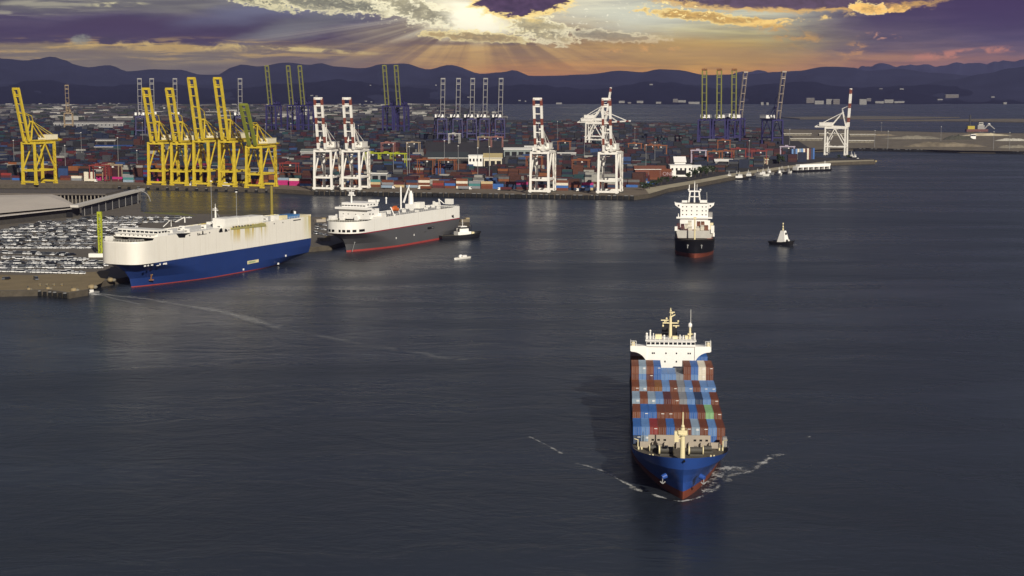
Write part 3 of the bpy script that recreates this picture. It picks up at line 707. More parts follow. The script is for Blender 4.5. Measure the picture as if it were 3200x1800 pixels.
dh = MB(); dh.box(-9.8, 9.8, HB, HB + 13, 9, 29.5, W2); dho = dh.build('deckhouse', shipB)
for z in (21.6, 24.4, 27.2): win_row(dho, (-8.2, -5.5, -2.0, 1.8, 5.6, 8.2), HB, z, .8, .8)
w = MB(); w.box(-12.6, 12.6, HB - 1.2, HB + 5, 18.9, 19.9, W2); w.box(-11, 11, HB - .7, HB + 4, 18.5, 18.9, STEEL); w.build('boat_deck', shipB)
for s in (-1, 1):
    pts = [(9.8, 25.8), (11.4, 26.6), (13.6, 28.4), (14.0, 30.6), (13.2, 29.9), (9.8, 29.7)]
    pts = [(s * a, b) for a, b in pts]; pts = pts if s > 0 else pts[::-1]
    w = MB(); w.slab_y(pts, HB - .3, HB + 4, W2); wo = w.build('bridge_wing', shipB)
    w = MB(); w.box(s * 11.2 - .5, s * 11.2 + .5, HB - .36, HB - .3, 27.4, 28.5, DARK); w.build('window', wo)
w = MB(); w.box(-8.3, 9.0, HB - .3, HB + 6, 29.5, 30.1, STEEL); w.box(-8.8, -5, HB, HB + 3, 30.1, 31.6, W2); w.box(3.8, 8.8, HB, HB + 3, 30.1, 31.9, W2); w.build('monkey_island', shipB)
ms = MB()
for s in (-1, 1): ms.bar((s * 4.0, HB + 3, 30), (s * 3.1, HB + 3, 38), .95, .6, W2)
ms.bar((0, HB + 3, 30), (0, HB + 3, 43.5), 1.0, .7, W2, .5, .4); ms.bar((-4.2, HB + 3, 38), (4.2, HB + 3, 38), .8, .9, W2); ms.bar((-3.6, HB + 3, 34.2), (3.6, HB + 3, 34.2), .6, .6, W2); ms.bar((-3.9, HB + 3, 38), (-3.7, HB + 3, 42.6), .5, .4, W2); ms.bar((1.6, HB + 3, 38), (1.7, HB + 3, 43), .25, .25, W2)
ms.bar((0, HB + 3, 43.4), (0, HB + 3, 45), .25, .25, W2)
mo = ms.build('radar_mast', shipB)
for x in (-4.2, 4.0):
    w = MB(); w.ball((x, HB + 2.6, 39), .8, W2); w.build('satellite_dome', mo)
w = MB(); w.cyl((8.8, HB + 1, 31), (8.5, HB + 1, 37.5), .08, W); w.build('aerial', shipB)
w = MB(); w.box(10.2, 12.8, HB + 2, HB + 8, 19.9, 23.2, LATT); w.build('lifeboat', shipB)
w = MB(); w.cyl((-11.2, HB, 19.9), (-11.2, HB, 22.4), .5, W2, .2); w.build('vent_pipe', shipB)
for x0, x1, z0, z1 in ((-10, -6.4, 11.5, 18.4), (8.5, 11, 12, 18.4)):
    w = MB(); w.box(x0, x1, 74, 76, z0, z1, W2); w.build('lashing_bridge', shipB)
w = MB(); w.box(10.8, 13, 60, 62, 9, 18, CREAM); w.build('deck_crane_post', shipB)
DB = [('cream', -5.4, 15.5, 40, 2), ('maroon', -8.1, 15.5, 38, 1), ('cream', -2.9, 14.0, 36, 0), ('brown', 2.8, 16.6, 46, 1), ('rust', 5.6, 16.6, 46, 2), ('brown', 5.6, 14, 46, 0), ('rust', 8.2, 14, 46, 3), ('maroon', -5.6, 12.9, 36, 3), ('cream', 2.3, 14.3, 33, 4),
      ('cream', 5.2, 15.2, 33, 5), ('maroon', -2.9, 11.4, 36, 1), ('brown', 2.8, 14.0, 46, 3), ('maroon', -11, 14, 60, 1), ('brown', -11, 11.4, 60, 2), ('maroon', 11, 9.4, 30, 5), ('cream', -3.2, 16.6, 52, 6)]
DBW = ['left of the foremast, upper level', 'far left of the foremast, by the hatch', 'just left of the foremast, lower level', 'just right of the foremast, upper level', 'right hold, upper level, second from the foremast', 'right hold, middle level, second from the foremast',
       'right hold, upper level, by the white post', 'left of the foremast, below the cream one', 'right of the foremast, front, lower one', 'right of the foremast, front, upper one', 'just left of the foremast, bottom level', 'just right of the foremast, middle level', 'left ship side, upper one', 'left ship side, lower one',
       'right ship side at the bow', 'left hold, highest, under the deckhouse']
for i, (c, x, z, y, k) in enumerate(DB):
    container(c, FB.wor(x, y + 6, z), FB.rz, f"{CNAME[c]} container on the black ship, {DBW[i]}", 'containers on the black ship')
# stacks under them
w = MB(); w.box(-11.5, 11.5, 28, 82, 8.9, 11.3, REDC); w.build('hatch_cover', shipB)
w = MB(); w.box(-9, -1.6, 41, 58, 11.3, 12.8, RUST); w.box(1.6, 9.6, 45, 58.5, 11.3, 13.95, RUST); w.box(1.4, 6.6, 33, 44.9, 11.3, 14.2, RUST); w.build('hold_coaming', shipB)

def berth(p, q, hb_):
    # axis from the stem at p so that the stern's near corner (half breadth hb_) stands at q
    d_ = q - p; L_ = sqrt(d_.length ** 2 - hb_ ** 2)
    return Frame((p.x, p.y, 0), atan2(d_.x, d_.y) - math.atan(hb_ / L_)), L_
# ---------------------------------------------------------------- C: the blue and white car carrier alongside
pC, qC = at(410, 898, 0), at(973, 812, 0)
FC, LC = berth(pC, qC, 13.9)
shipC = thing('car_carrier', 'blue and white car carrier with rust streaked side, moored at the car quay', 'car carrier', FC.o, FC.rz)
def rust_white():
    """white side paint with yellow-brown runs below the davit trough and at the stern"""
    m = mat('rust_streaked_white', (.78, .745, .67), .45, var=.05, scale=.08, streak=.16, streak_col=(.45, .36, .25)).copy(); m.name = 'rust_streaked_white_side'
    nt = m.node_tree; N = nt.nodes; L = nt.links; b = N['Principled BSDF']; src = b.inputs['Base Color'].links[0].from_socket
    tc = N.new('ShaderNodeTexCoord'); sx = N.new('ShaderNodeSeparateXYZ'); L.new(tc.outputs['Object'], sx.inputs[0])
    mp = N.new('ShaderNodeMapping'); mp.inputs['Scale'].default_value = (.5, .38, .022); L.new(tc.outputs['Object'], mp.inputs[0])
    n = N.new('ShaderNodeTexNoise'); n.inputs['Scale'].default_value = 1; n.inputs['Detail'].default_value = 5; L.new(mp.outputs[0], n.inputs['Vector'])
    def mr(s, a, b_, c=0., d_=1.):
        k = N.new('ShaderNodeMapRange'); k.interpolation_type = 'SMOOTHSTEP'; k.inputs[1].default_value = a; k.inputs[2].default_value = b_; k.inputs[3].default_value = c; k.inputs[4].default_value = d_; L.new(s, k.inputs[0]); return k.outputs[0]
    def mul(a, b_):
        k = N.new('ShaderNodeMath'); k.operation = 'MULTIPLY'; L.new(a, k.inputs[0]); L.new(b_, k.inputs[1]); return k.outputs[0]
    m1 = mul(mul(mr(sx.outputs[1], YT0 - 4, YT0 + 6), mr(sx.outputs[1], YT1 + 3, YT1 - 6)), mul(mr(sx.outputs[2], 16.5, 26.5), mr(n.outputs['Fac'], .40, .58)))
    m2 = mul(mr(sx.outputs[1], LC - 12, LC - 2), mul(mr(n.outputs['Fac'], .25, .55), mr(sx.outputs[2], 14, 26, .35, .8)))
    ad = N.new('ShaderNodeMath'); ad.operation = 'MAXIMUM'; L.new(m1, ad.inputs[0]); L.new(m2, ad.inputs[1])
    rc = N.new('ShaderNodeValToRGB'); e = rc.color_ramp.elements; e[0].position = .42; e[0].color = (.44, .43, .10, 1); e[1].position = .62; e[1].color = (.58, .42, .12, 1); L.new(n.outputs['Fac'], rc.inputs[0])
    mx = N.new('ShaderNodeMix'); mx.data_type = 'RGBA'; L.new(ad.outputs[0], mx.inputs[0]); L.new(src, mx.inputs[6]); L.new(rc.outputs[0], mx.inputs[7]); L.new(mx.outputs[2], b.inputs['Base Color'])
    return m
YT0 = FC.onx(720, 715, 14.3).y; YT1 = FC.onx(835, 700, 14.3).y
RW = rust_white()
zt = lambda y: 27.0 if y < 3 else 28.7
lvC = [dict(z=-2, y0=.5, y1=LC - 30, b=14.0, le=64, p=1.35, q=.9, lr=50, br=.3, m=REDB),
       dict(z=.5, y0=0, y1=LC - 20, b=14.2, le=60, p=1.4, q=.88, lr=44, br=.5, m=NAVYHULL),
       dict(z=5, y0=-1.2, y1=LC - .5, b=14.3, le=50, p=1.5, q=.82, lr=34, br=.85, m=NAVYHULL),
       dict(z=9.5, y0=-5, y1=LC, b=14.3, le=40, p=1.8, q=.66, lr=20, br=.94, m=NAVYHULL),
       dict(z=12.5, y0=-9.5, y1=LC, b=14.3, le=28, p=2.2, q=.5, lr=16, br=.96, m=NAVYHULL),
       dict(z=14.3, y0=-12, y1=LC, b=14.3, le=19, p=2.6, q=.42, lr=16, br=.97, m=NAVYHULL)]
hb, rC = hull(lvC, 18, 12); hb.build('hull', shipC)
up = [dict(z=14.3, y0=-12.1, y1=LC + .05, b=14.36, le=15.5, p=3.5, q=.31, lr=16, br=.97, m=RW), dict(z=26.2, y0=-12.1, y1=LC + .05, b=14.36, le=15.5, p=3.5, q=.31, lr=16, br=.97, m=RW),
      dict(z=27, y0=-11.8, y1=LC + .05, b=14.3, le=15.5, p=3.5, q=.31, lr=16, br=.97, m=RW, zf=zt)]
ub, rU = hull(up, 20, 22); upo = ub.build('upper_hull', shipC)
d = MB(); ring_cap(d, rU[2], 26.5, DECKG, .05, y_max=4); ring_cap(d, rU[2], 28.2, W, .05, y_min=2); d.build('deck', shipC)
def deckbox(ship, F_, name, x0, x1, px0, px1, pyb, pyt, z, m, dy=None, extra=None):
    """a box on deck level z whose near side shows between px0 and px1 in the photo, its top at pyt"""
    a = F_.onz(px0, pyb, z); b = F_.onz(px1, pyb, z)
    return a, b
# wheelhouse across the beam, seen over the bow
wh = MB(); wh.box(-14.2, 14.2, 7, 16, 28.2, 30.3, W); wh.box(-14.2, 14.2, 7, 16, 31.5, 32.3, W); wh.box(-13.9, 13.9, 7.2, 15.8, 30.3, 31.5, W)
who = wh.build('wheelhouse', shipC)
win_row(who, [-12.6 + 3.15 * k for k in range(9)], 7.2, 30.9, 2.5, .95, .3)
for yy in (9, 12, 14.4):
    w = MB(); w.box(13.85, 13.97, yy - .9, yy + .9, 30.45, 31.4, GLASS); w.build('window', who)
w = MB(); w.box(-13, 13, 3.6, 7, 28.2, 29.9, W); w.box(-13.6, 13.6, 3.2, 7, 29.9, 30.1, W); ho = w.build('forward_house', shipC)
win_row(ho, (-9, -6, -3, 0, 3, 6, 9, 11.5), 3.6, 29.2, .8, .6)
rl = MB(); rail(rl, [(-13.4, 2, 26.9), (-13.2, -4, 26.9), (-10, -10, 26.9), (0, -11.6, 26.9), (10, -10, 26.9), (13.2, -4, 26.9)], 1.2, W, 1.5, .1); rl.build('railing', shipC)
for x in (-11, -8.5): 
    w = MB(); w.box(x - .9, x + .9, -6.5, -5.0, 26.5, 29.2, W); w.build('vent_box', shipC)
for x in (-4.5, 4.5):
    w = MB(); w.cyl((x - 1.6, -4, 27.5), (x + 1.6, -4, 27.5), .9, STEEL, n=10); w.build('windlass', shipC)
def stand(F_, px, py, z):
    return F_.onz(px, py, z)
ps = stand(FC, 674, 697, 28.7)
w = MB(); w.cyl((ps.x, ps.y, 28.2), (ps.x, ps.y, 38.6), .75, W, .45); w.bar((ps.x - 2, ps.y, 36.6), (ps.x + 2, ps.y, 36.6), .5, .4, W); w.cyl((ps.x, ps.y, 38.6), (ps.x, ps.y, 40.6), .14, W); w.bar((ps.x + 1.2, ps.y + 5, 28.6), (ps.x + .6, ps.y + 1, 34.5), .5, .4, GREY); w.box(ps.x - 4, ps.x + 4, ps.y - 4, ps.y + 5, 28.2, 29.6, W)
mo = w.build('radar_mast', shipC)
w = MB(); w.box(ps.x - 1.6, ps.x + 1.6, ps.y - .6, ps.y - .2, 37.2, 37.6, W2); w.build('radar_scanner', mo)
for a_, b_ in (((535, 704), .0), ((510, 705), 3.0)):
    q = stand(FC, a_[0], a_[1], 28.9)
    w = MB(); w.cyl((q.x, q.y, 28.2), (q.x + b_, q.y + b_, 32.0), .3, W, .15); w.build('signal_mast', shipC)
q = stand(FC, 560, 694, 28.7); w = MB(); w.bar((q.x - 3, q.y, 28.7), (q.x + 2, q.y + 3, 31.6), .6, .5, W); w.cyl((q.x + 2, q.y + 3, 28.2), (q.x + 2, q.y + 3, 31.4), .4, W); w.build('store_crane', shipC)
def sidebox(name, px0, px1, pyb, pyt, depth, m, parent=shipC, F_=FC, xs=13.2, z=28.2):
    a = F_.onx(px0, pyb, xs); b = F_.onx(px1, pyb, xs); t = F_.onx((px0 + px1) / 2, pyt, xs)
    w = MB(); w.box(xs - depth, xs, a.y, b.y, z, max(z + .6, t.z), m); return w.build(name, parent)
for args in ((703, 743, 690, 681), (746, 777, 690, 678), (780, 822, 690, 675)): o = sidebox('ventilator_house', *args, 9, W)
for i in range(3): pass
sidebox('vent_box', 858, 872, 683, 673, 3, W); sidebox('vent_box', 884, 898, 680, 673, 3, CREAM)
sidebox('stern_house', 940, 972, 680, 672, 12, mat('ochre_white_paint', (.72, .63, .40), .5))
fb_ = sidebox('funnel', 901, 937, 688, 671, 9, mat('funnel_blue_paint', (.06, .19, .42), .5))
a = FC.onx(919, 671, 8.7)
w = MB(); w.cyl((6.5, a.y + 3, a.z - .1), (6.5, a.y + 3, a.z + 2.9), 2.6, BLACK, 1.6, 10); w.build('funnel_top', fb_)
w = MB(); w.cyl((8.6, a.y + 1, a.z), (8.6, a.y + 1, a.z + 2.2), .8, W2); w.build('vent_pipe', fb_)
o = sidebox('funnel_casing', 917, 940, 696, 686, .8, BLACK, xs=14.44, z=27.0)
# davit trough with an ochre beam, side openings, pilot door
def sidequad(name, pts, m, parent, F_, x, t=.06):
    q = [F_.onx(a, b, x) for a, b in pts]; w = MB(); w.slab_x([(p.y, p.z) for p in q], x - .25, x + t, m); return w.build(name, parent)
XS = 14.36
tr = sidequad('davit_trough', [(721, 718), (832, 707), (824, 696), (722, 712)], mat('ochre_grey_paint', (.34, .31, .12), .6, var=.3), shipC, FC, XS, .35)
for k in range(7):
    px = 727 + 9 * k; py = 707.5 - .9 * k
    sidequad('boat_bracket', [(px, py + 4), (px + 3, py + 3.7), (px + 3, py - .6), (px, py - .3)], STEEL, tr, FC, XS, .5)
sidequad('deck_opening', [(559, 743), (578, 742.5), (580, 735), (597, 728), (551, 730)], DARK, upo, FC, XS)
sidequad('deck_opening', [(617, 736), (646, 731.5), (647, 730), (636, 731), (635, 721), (632.5, 721), (631.5, 732), (620, 733.5), (619.5, 728), (617, 728)], DARK, upo, FC, XS)
for pts in ([(685, 727), (696, 725), (694, 714), (690, 713), (686, 718)], [(702, 725), (712, 723), (708, 716), (703, 715)]): sidequad('deck_opening', pts, DARK, upo, FC, XS)
do = sidequad('side_door', [(773, 826), (808, 819), (808, 810), (773, 816)], CREAM, shipC, FC, 14.3, .10)
sidequad('door_panel', [(776, 823.5), (798, 819.3), (798, 814), (776, 817.5)], mat('faded_green_white_paint', (.36, .42, .24), .6, var=.4, scale=1.5), do, FC, 14.3, .14)
for px, py in ((893, 799), (870, 824), (761, 842)): sidequad('draught_mark', [(px - 2, py + 3), (px + 2, py + 2.7), (px + 2, py - 3), (px - 2, py - 2.8)], W2, shipC, FC, 14.3, .08)
# white lettering, worn and unreadable, under the bow's knuckle
lt = MB()
for px, py, w_, h_ in ((452, 831, 6, 4), (462, 829.5, 4, 4), (474, 828, 6, 4), (492, 829.5, 8, 2), (499, 826, 3, 5), (512, 824, 7, 5), (518, 823.5, 4, 6)):
    a = FC.onx(px, py, 14.0); u = .187 * w_ * 1.4; v = .18 * h_
    lt.box(14.1, 14.44, a.y - u / 2, a.y + u / 2, a.z - v / 2, a.z + v / 2, W2)
lt.build('name_lettering', shipC)
w = MB(); c0 = Vector((6.2, 12, 6.4)); 
w.cyl((5.4, 10.6, 7.0), (7.0, 9.6, 6.7), .9, mat('ochre_anchor', (.34, .24, .07), .7), .7, 10); w.bar((6.9, 9.6, 6.6), (6.6, 9.3, 3.6), .6, .5, RUST); w.bar((5.4, 9.0, 3.4), (7.8, 10.4, 3.6), .6, .6, RUST); w.build('anchor', shipC)

for k in range(9):
    y = 14 + k * 15.6; w = MB(); w.box(14.36, 14.40, y - .07, y + .07, 14.5, 28.4, mat('seam_grey', (.50, .48, .43), .6)); w.build('plate_seam', upo)
for k in range(12):
    y = 26 + k * 9.5; w = MB(); w.box(14.36, 14.42, y - .5, y + .5, 26.6, 27.3, STEEL); w.build('side_vent', upo)
rl = MB(); rail(rl, [(14.2, 18, 28.7), (14.2, LC - 1, 28.7)], 1.1, W, 3, .09); rl.build('railing', shipC)
for k in range(16):
    y = 24 + k * 8.0; x = (-7, 3, 9, -2)[k % 4]; w = MB(); w.box(x - 1.2, x + 1.2, y - 1, y + 1, 28.2, 29.6 + (k % 3) * .4, W); w.box(x - .9, x + .9, y - 1.04, y - .98, 28.6, 29.3, STEEL); w.build('deck_vent', shipC)
# ---------------------------------------------------------------- D: the grey and white car carrier ahead of it
pD, qD = at(1083, 788, 0), at(1436, 737, 0)
FD, LD = berth(pD, qD, 13.4)
shipD = thing('car_carrier', 'grey and white car carrier with red waterline, moored ahead of the blue one', 'car carrier', FD.o, FD.rz)
lvD = [dict(z=-2, y0=0, y1=LD - 12, b=13.6, le=56, p=1.45, q=.9, lr=30, br=.6, m=REDB),
       dict(z=1.25, y0=-.2, y1=LD - 8, b=13.7, le=52, p=1.5, q=.88, lr=30, br=.75, m=GREYH),
       dict(z=5.5, y0=-1.6, y1=LD - 1, b=13.7, le=42, p=1.7, q=.78, lr=20, br=.9, m=GREYH),
       dict(z=9.5, y0=-5, y1=LD, b=13.7, le=32, p=2.0, q=.6, lr=16, br=.95, m=GREYH),
       dict(z=12.2, y0=-9, y1=LD, b=13.7, le=24, p=2.4, q=.48, lr=12, br=.97, m=GREYH),
       dict(z=13.0, y0=-10.4, y1=LD, b=13.7, le=20, p=2.5, q=.44, lr=12, br=.98, m=CRIM),
       dict(z=13.7, y0=-11.6, y1=LD, b=13.7, le=18, p=2.6, q=.42, lr=12, br=.98, m=CRIM)]
hb, rD = hull(lvD, 18, 12); hb.build('hull', shipD)
ztd = lambda y: 21.6 if y < 8 else 22.4
upd = [dict(z=13.7, y0=-11.7, y1=LD + .05, b=13.76, le=18, p=2.7, q=.40, lr=12, br=.98, m=W), dict(z=21, y0=-11.7, y1=LD + .05, b=13.76, le=18, p=2.7, q=.40, lr=12, br=.98, m=W),
       dict(z=21.6, y0=-11.7, y1=LD + .05, b=13.76, le=18, p=2.7, q=.40, lr=12, br=.98, m=W, zf=ztd)]
ub, rU = hull(upd, 20, 16); upo = ub.build('upper_hull', shipD)
d = MB(); ring_cap(d, rU[2], 21.2, DECKG, .05, y_max=9); ring_cap(d, rU[2], 21.9, GREY, .05, y_min=7); d.build('deck', shipD)
# mooring deck openings round the bow
def ring_open(F_, ring_lv, s0, s1, sg, z0, z1, parent, name='mooring_opening'):
    pts = []
    for i in range(5):
        s = s0 + (s1 - s0) * i / 4; lv = ring_lv; hb_ = lv['b'] * (max(0, 1 - (1 - s / lv['le']) ** lv['p'])) ** lv['q']; pts.append((sg * (hb_ + .06), lv['y0'] + s - .06))
    w = MB(); vs = [(p[0], p[1], z0) for p in pts] + [(p[0], p[1], z1) for p in pts]
    w.add(vs, [(i, i + 1, 6 + i, 5 + i) for i in range(4)], DARK); w.build(name, parent)
for sg, s0, s1 in ((-1, .05, .35), (-1, .6, 1.6), (-1, 2.4, 4.2), (1, .02, .14), (1, .30, .9), (1, 1.3, 2.6), (1, 3.6, 6.0), (1, 8.0, 13.5)):
    ring_open(FD, upd[0], s0, s1, sg, 14.6, 16.3, upo)
# bridge house
w = MB(); w.box(-11.5, 11.5, 9, 24, 21.9, 28.6, W2); w.box(-13.2, 13.2, 6.6, 12.5, 28.6, 30.0, W2); w.box(-9.5, 9.5, 9.5, 26, 30.0, 33.0, W2); w.box(4, 9.6, 22, 28, 33, 34.4, W2)
ho = w.build('bridge_house', shipD)
win_row(ho, [-8.4 + 2.4 * k for k in range(8)], 9.5, 31.0, 1.9, .7)
win_row(ho, (-8, -4, 2, 8), 9, 25.2, .9, .5)
for yy, z in ((13, 31.6), (17, 31.6), (21, 31.4), (12, 25.5), (16, 25.2)):
    w = MB(); xx = 9.5 if z > 30 else 11.5; w.box(xx - .05, xx + .06, yy - .8, yy + .8, z - .4, z + .4, GLASS); w.build('window', ho)
w = MB(); w.box(6, 13.4, 24, 30, 21.9, 25.4, W); w.box(9, 13.3, 13, 24, 21.9, 23.2, W); w.build('side_house', shipD)
w = MB(); w.cyl((-2.5, 11, 33), (-2.5, 11, 39.6), .7, W2, .5); w.bar((-5, 11, 38.0), (0.4, 11, 38.0), .8, .7, W2); w.box(-4, -.8, 10.4, 11.6, 38.4, 40.3, W2); w.bar((-2.5, 11, 40), (-2.5, 11, 43.2), .3, .3, W2)
mo = w.build('radar_mast', shipD)
for x in (-4.6, -.3):
    w = MB(); w.box(x - 1.1, x + 1.1, 10, 10.3, 41.2, 41.6, W2); w.build('radar_scanner', mo)
def deckpt(px, py, z): return FD.onz(px, py, z)
for px, py, h_, r in ((1207, 636, 3.6, .8), (1180, 636, 1.6, 1.0)):
    q = deckpt(px, py, 33); w = MB(); w.cyl((q.x, q.y, 32.9), (q.x, q.y, 33 + h_), r * .6, W2, r * .6); w.ball((q.x, q.y, 33 + h_), r, W2); w.build('satellite_dome', shipD)
q = deckpt(1062, 682, 21.9); w = MB(); w.cyl((q.x, q.y, 21.2), (q.x, q.y, 28.6), .55, W2, .4); w.ball((q.x, q.y, 28.4), .95, W2, sz=1.3); w.cyl((q.x, q.y, 29), (q.x, q.y, 30.8), .2, W2); w.build('foremast', shipD)
for px, py, w_, h_ in ((1034, 687, 3.6, 2.8), (1055, 683, 3.6, 3.0), (1066, 687, 2.6, 2.3), (1112, 688, 2.6, 2.6), (1092, 678, 5.2, 4.6)):
    q = deckpt(px, py, 21.4); w = MB(); w.box(q.x - w_ / 2, q.x + w_ / 2, q.y, q.y + 3, 21.2 + (2.4 if h_ > 4 else 0), 21.4 + h_, W2)
    if h_ > 4: w.box(q.x - .5, q.x + .5, q.y + 1, q.y + 2, 21.2, 24, STEEL)
    w.build('ventilator', shipD)
w = MB(); p_ = FD.onx(1237, 665, 13.0)
w.cyl((12.4, p_.y - 3.4, 27.0), (12.4, p_.y + 3.4, 26.2), 1.5, ORANGE, 1.3, 10); w.ball((12.4, p_.y - 3.4, 27), 1.5, ORANGE); w.ball((12.4, p_.y + 3.4, 26.2), 1.3, ORANGE); w.box(11.6, 13.2, p_.y - 1.5, p_.y + 1.5, 27.4, 28.9, ORANGE); lb = w.build('lifeboat', shipD)
w = MB(); w.bar((12, p_.y - 5.5, 28.5), (13.6, p_.y - 3, 22), .7, .7, W2); w.build('davit', shipD)
w = MB(); w.bar((12, p_.y + 4.5, 27.5), (13.4, p_.y + 5, 22), .5, .5, W2); w.build('davit', shipD)
# the hose crane and post amidships, deck clutter to the stern
q = deckpt(1284, 650, 22.4)
w = MB(); w.box(q.x - 2.8, q.x + 2.8, q.y - 3.4, q.y + 3.4, 22, 25.5, W2); w.cyl((q.x, q.y, 25), (q.x, q.y, 33.2), 2.1, W2, 1.7, 12); w.cyl((q.x, q.y, 33.2), (q.x, q.y, 35.2), 1.2, W2, .9); cr = w.build('deck_crane', shipD)
w = MB(); w.bar((q.x - 3.0, q.y - 5.5, 26.5), (q.x - 2.0, q.y + 1.5, 39.2), 1.2, 1.0, W2, .6, .5); w.bar((q.x - .5, q.y - .5, 34.6), (q.x - 2.2, q.y + .5, 37.6), .3, .3, W2); w.build('jib', cr)
q2 = deckpt(1253, 650, 22.4); w = MB(); w.cyl((q2.x, q2.y, 22), (q2.x, q2.y, 38.5), .7, W2, .6); w.build('derrick_post', shipD)
for px, py, w_, l_, h_ in ((1310, 648, 5, 7, 4.2), (1324, 646, 1.2, 1.2, 3.6), (1356, 642, 1.4, 1.4, 3.4), (1364, 641, 3, 2, 2.4), (1404, 636, 6, 3, 3.8), (1340, 645, 3, 4, 1.2)):
    q = deckpt(px, py, 22.4); w = MB(); w.box(q.x - w_ / 2, q.x + w_ / 2, q.y - l_ / 2, q.y + l_ / 2, 21.9, 22.2 + h_, W); w.build('vent_box', shipD)
q = deckpt(1375, 640, 22.4); w = MB(); w.bar((q.x, q.y, 22), (q.x - .5, q.y - 1, 27), .8, .8, W2); w.bar((q.x - .5, q.y - 1, 26.6), (q.x + 2, q.y + 3, 23), .6, .6, W2); w.build('stern_davit', shipD)
rl = MB(); rail(rl, [(13.5, 30, 22.4), (13.5, LD - 2, 22.4)], 1.2, W, 3, .12); rail(rl, [(-13.3, 4, 21.5), (-11, -7, 21.5), (0, -11.3, 21.5), (11, -7, 21.5), (13.3, 2, 21.5)], 1.2, W, 1.5, .1); rl.build('railing', shipD)
sidequad('side_door', [(1336, 717), (1356, 714), (1356, 708), (1336, 710)], DARK, shipD, FD, 13.7, .08)
sidequad('side_hatch', [(1349.5, 713), (1354, 712.4), (1354, 710), (1349.5, 710.6)], GREY, shipD, FD, 13.7, .12)
sidequad('stern_opening', [(1412, 679), (1419, 681), (1417, 671), (1411, 674)], DARK, upo, FD, 13.76, .06)
for pts in ([(1325, 726), (1332, 724), (1332, 723), (1325, 724.6)],): sidequad('side_hatch', pts, DARK, shipD, FD, 13.7, .07)
for px, py in ((1238, 744), (1294, 734)): sidequad('draught_mark', [(px - 1, py + 3), (px + 1, py + 2.7), (px + 1, py - 3), (px - 1, py - 2.8)], W2, shipD, FD, 13.7, .08)
lt = MB()
for k in range(9):
    a = FD.onx(1379 + 4.2 * k, 652 - .55 * k, 13.76); lt.box(13.7, 13.84, a.y - .45, a.y + .45, a.z - .35, a.z + .35 + (.25 if k == 0 else 0), STEEL)
lt.build('name_lettering', shipD)
for k in range(6):
    y = 14 + k * 20; w = MB(); w.box(13.76, 13.80, y - .07, y + .07, 14, 22.2, MATS['seam_grey']); w.build('plate_seam', upo)
for k in range(12):
    y = 34 + k * 8.0; x = (-6, 2, 8, -1)[k % 4]; w = MB(); w.box(x - 1.1, x + 1.1, y - 1, y + 1, 21.9, 23.2 + (k % 3) * .4, W); w.build('deck_vent', shipD)
w = MB(); w.cyl((4.6, 4.2, 10.6), (5.6, 3.4, 10.2), .8, STEEL, .7); w.cyl((5.6, 3.4, 10), (3.6, 1.2, .2), .22, GREY); w.bar((4.6, 2.2, 6.5), (5.6, 2.6, 6.7), .3, .3, GREY); w.build('anchor_chain', shipD)

# ---------------------------------------------------------------- small craft
def tug_hull(L_, b, h, parent, m=BLACK, sheer=1.6):
    lv = [dict(z=-1, y0=.6, y1=L_ - 1, b=b * .9, le=L_ * .38, p=1.7, q=.75, lr=L_ * .3, br=.7, m=m), dict(z=1.2, y0=.2, y1=L_, b=b, le=L_ * .34, p=2, q=.6, lr=L_ * .25, br=.8, m=m),
          dict(z=h, y0=-.6, y1=L_ + .3, b=b * 1.05, le=L_ * .3, p=2.1, q=.52, lr=L_ * .25, br=.82, m=m, zf=lambda y: h + sheer * max(0, 1 - y / (L_ * .5)) ** 1.5)]
    hb_, r = hull(lv, 10, 8); hb_.build('hull', parent)
    dk = MB(); ring_cap(dk, r[2], h - .6, DECK, .05); dk.build('deck', parent)
    fd = MB()
    for sg in (-1, 1):
        for i in range(len(r[2]) - 1):
            p, q = r[2][i], r[2][i + 1]; fd.bar((sg * p[0], p[1], p[2] - .35), (sg * q[0], q[1], q[2] - .35), .5, .6, RUBBER)
    fd.build('fender', parent)
# tug at the grey carrier's stern, bow to the right
pT = at(1499, 742, 0); qT = at(1374, 749, 0)
FT = frame_between(Vector((pT.x, pT.y, 0)), Vector((qT.x, qT.y, 0))); LT = (qT - pT).length
tg = thing('tugboat', 'black hulled tug with a white wheelhouse pushing by the stern of the grey car carrier', 'tug', FT.o, FT.rz)
tug_hull(LT, 4.9, 3.1, tg)
w = MB(); w.box(-3.4, 3.4, 9, 20, 2.5, 5.2, W2); w.box(-3.0, 3.0, 11, 18.5, 5.2, 7.4, W2); w.box(-2.4, 2.4, 12, 17, 8.6, 9.2, W2); co_ = w.build('cabin', tg)
w = MB(); w.box(-2.2, 2.2, 12.2, 16.8, 7.4, 8.6, GLASS); w.build('wheelhouse_window', co_)
w = MB(); w.cyl((0, 14.5, 9), (0, 14.5, 14), .2, W2); w.bar((-1.2, 14.5, 11), (1.2, 14.5, 11), .2, .2, W2); w.build('mast', tg)
for s in (-1, 1):
    w = MB(); w.cyl((s * 2.6, 19, 5), (s * 2.6, 19, 8), .6, BLACK); w.build('funnel', tg)
w = MB(); w.box(-1.2, 1.2, 5.2, 7.4, 2.5, 4.6, CREAM); w.build('winch', tg)
w = MB(); w.bar((0, 8.0, 3), (0, 7.0, 9.5), .25, .25, BLACK); w.build('aft_mast', tg)
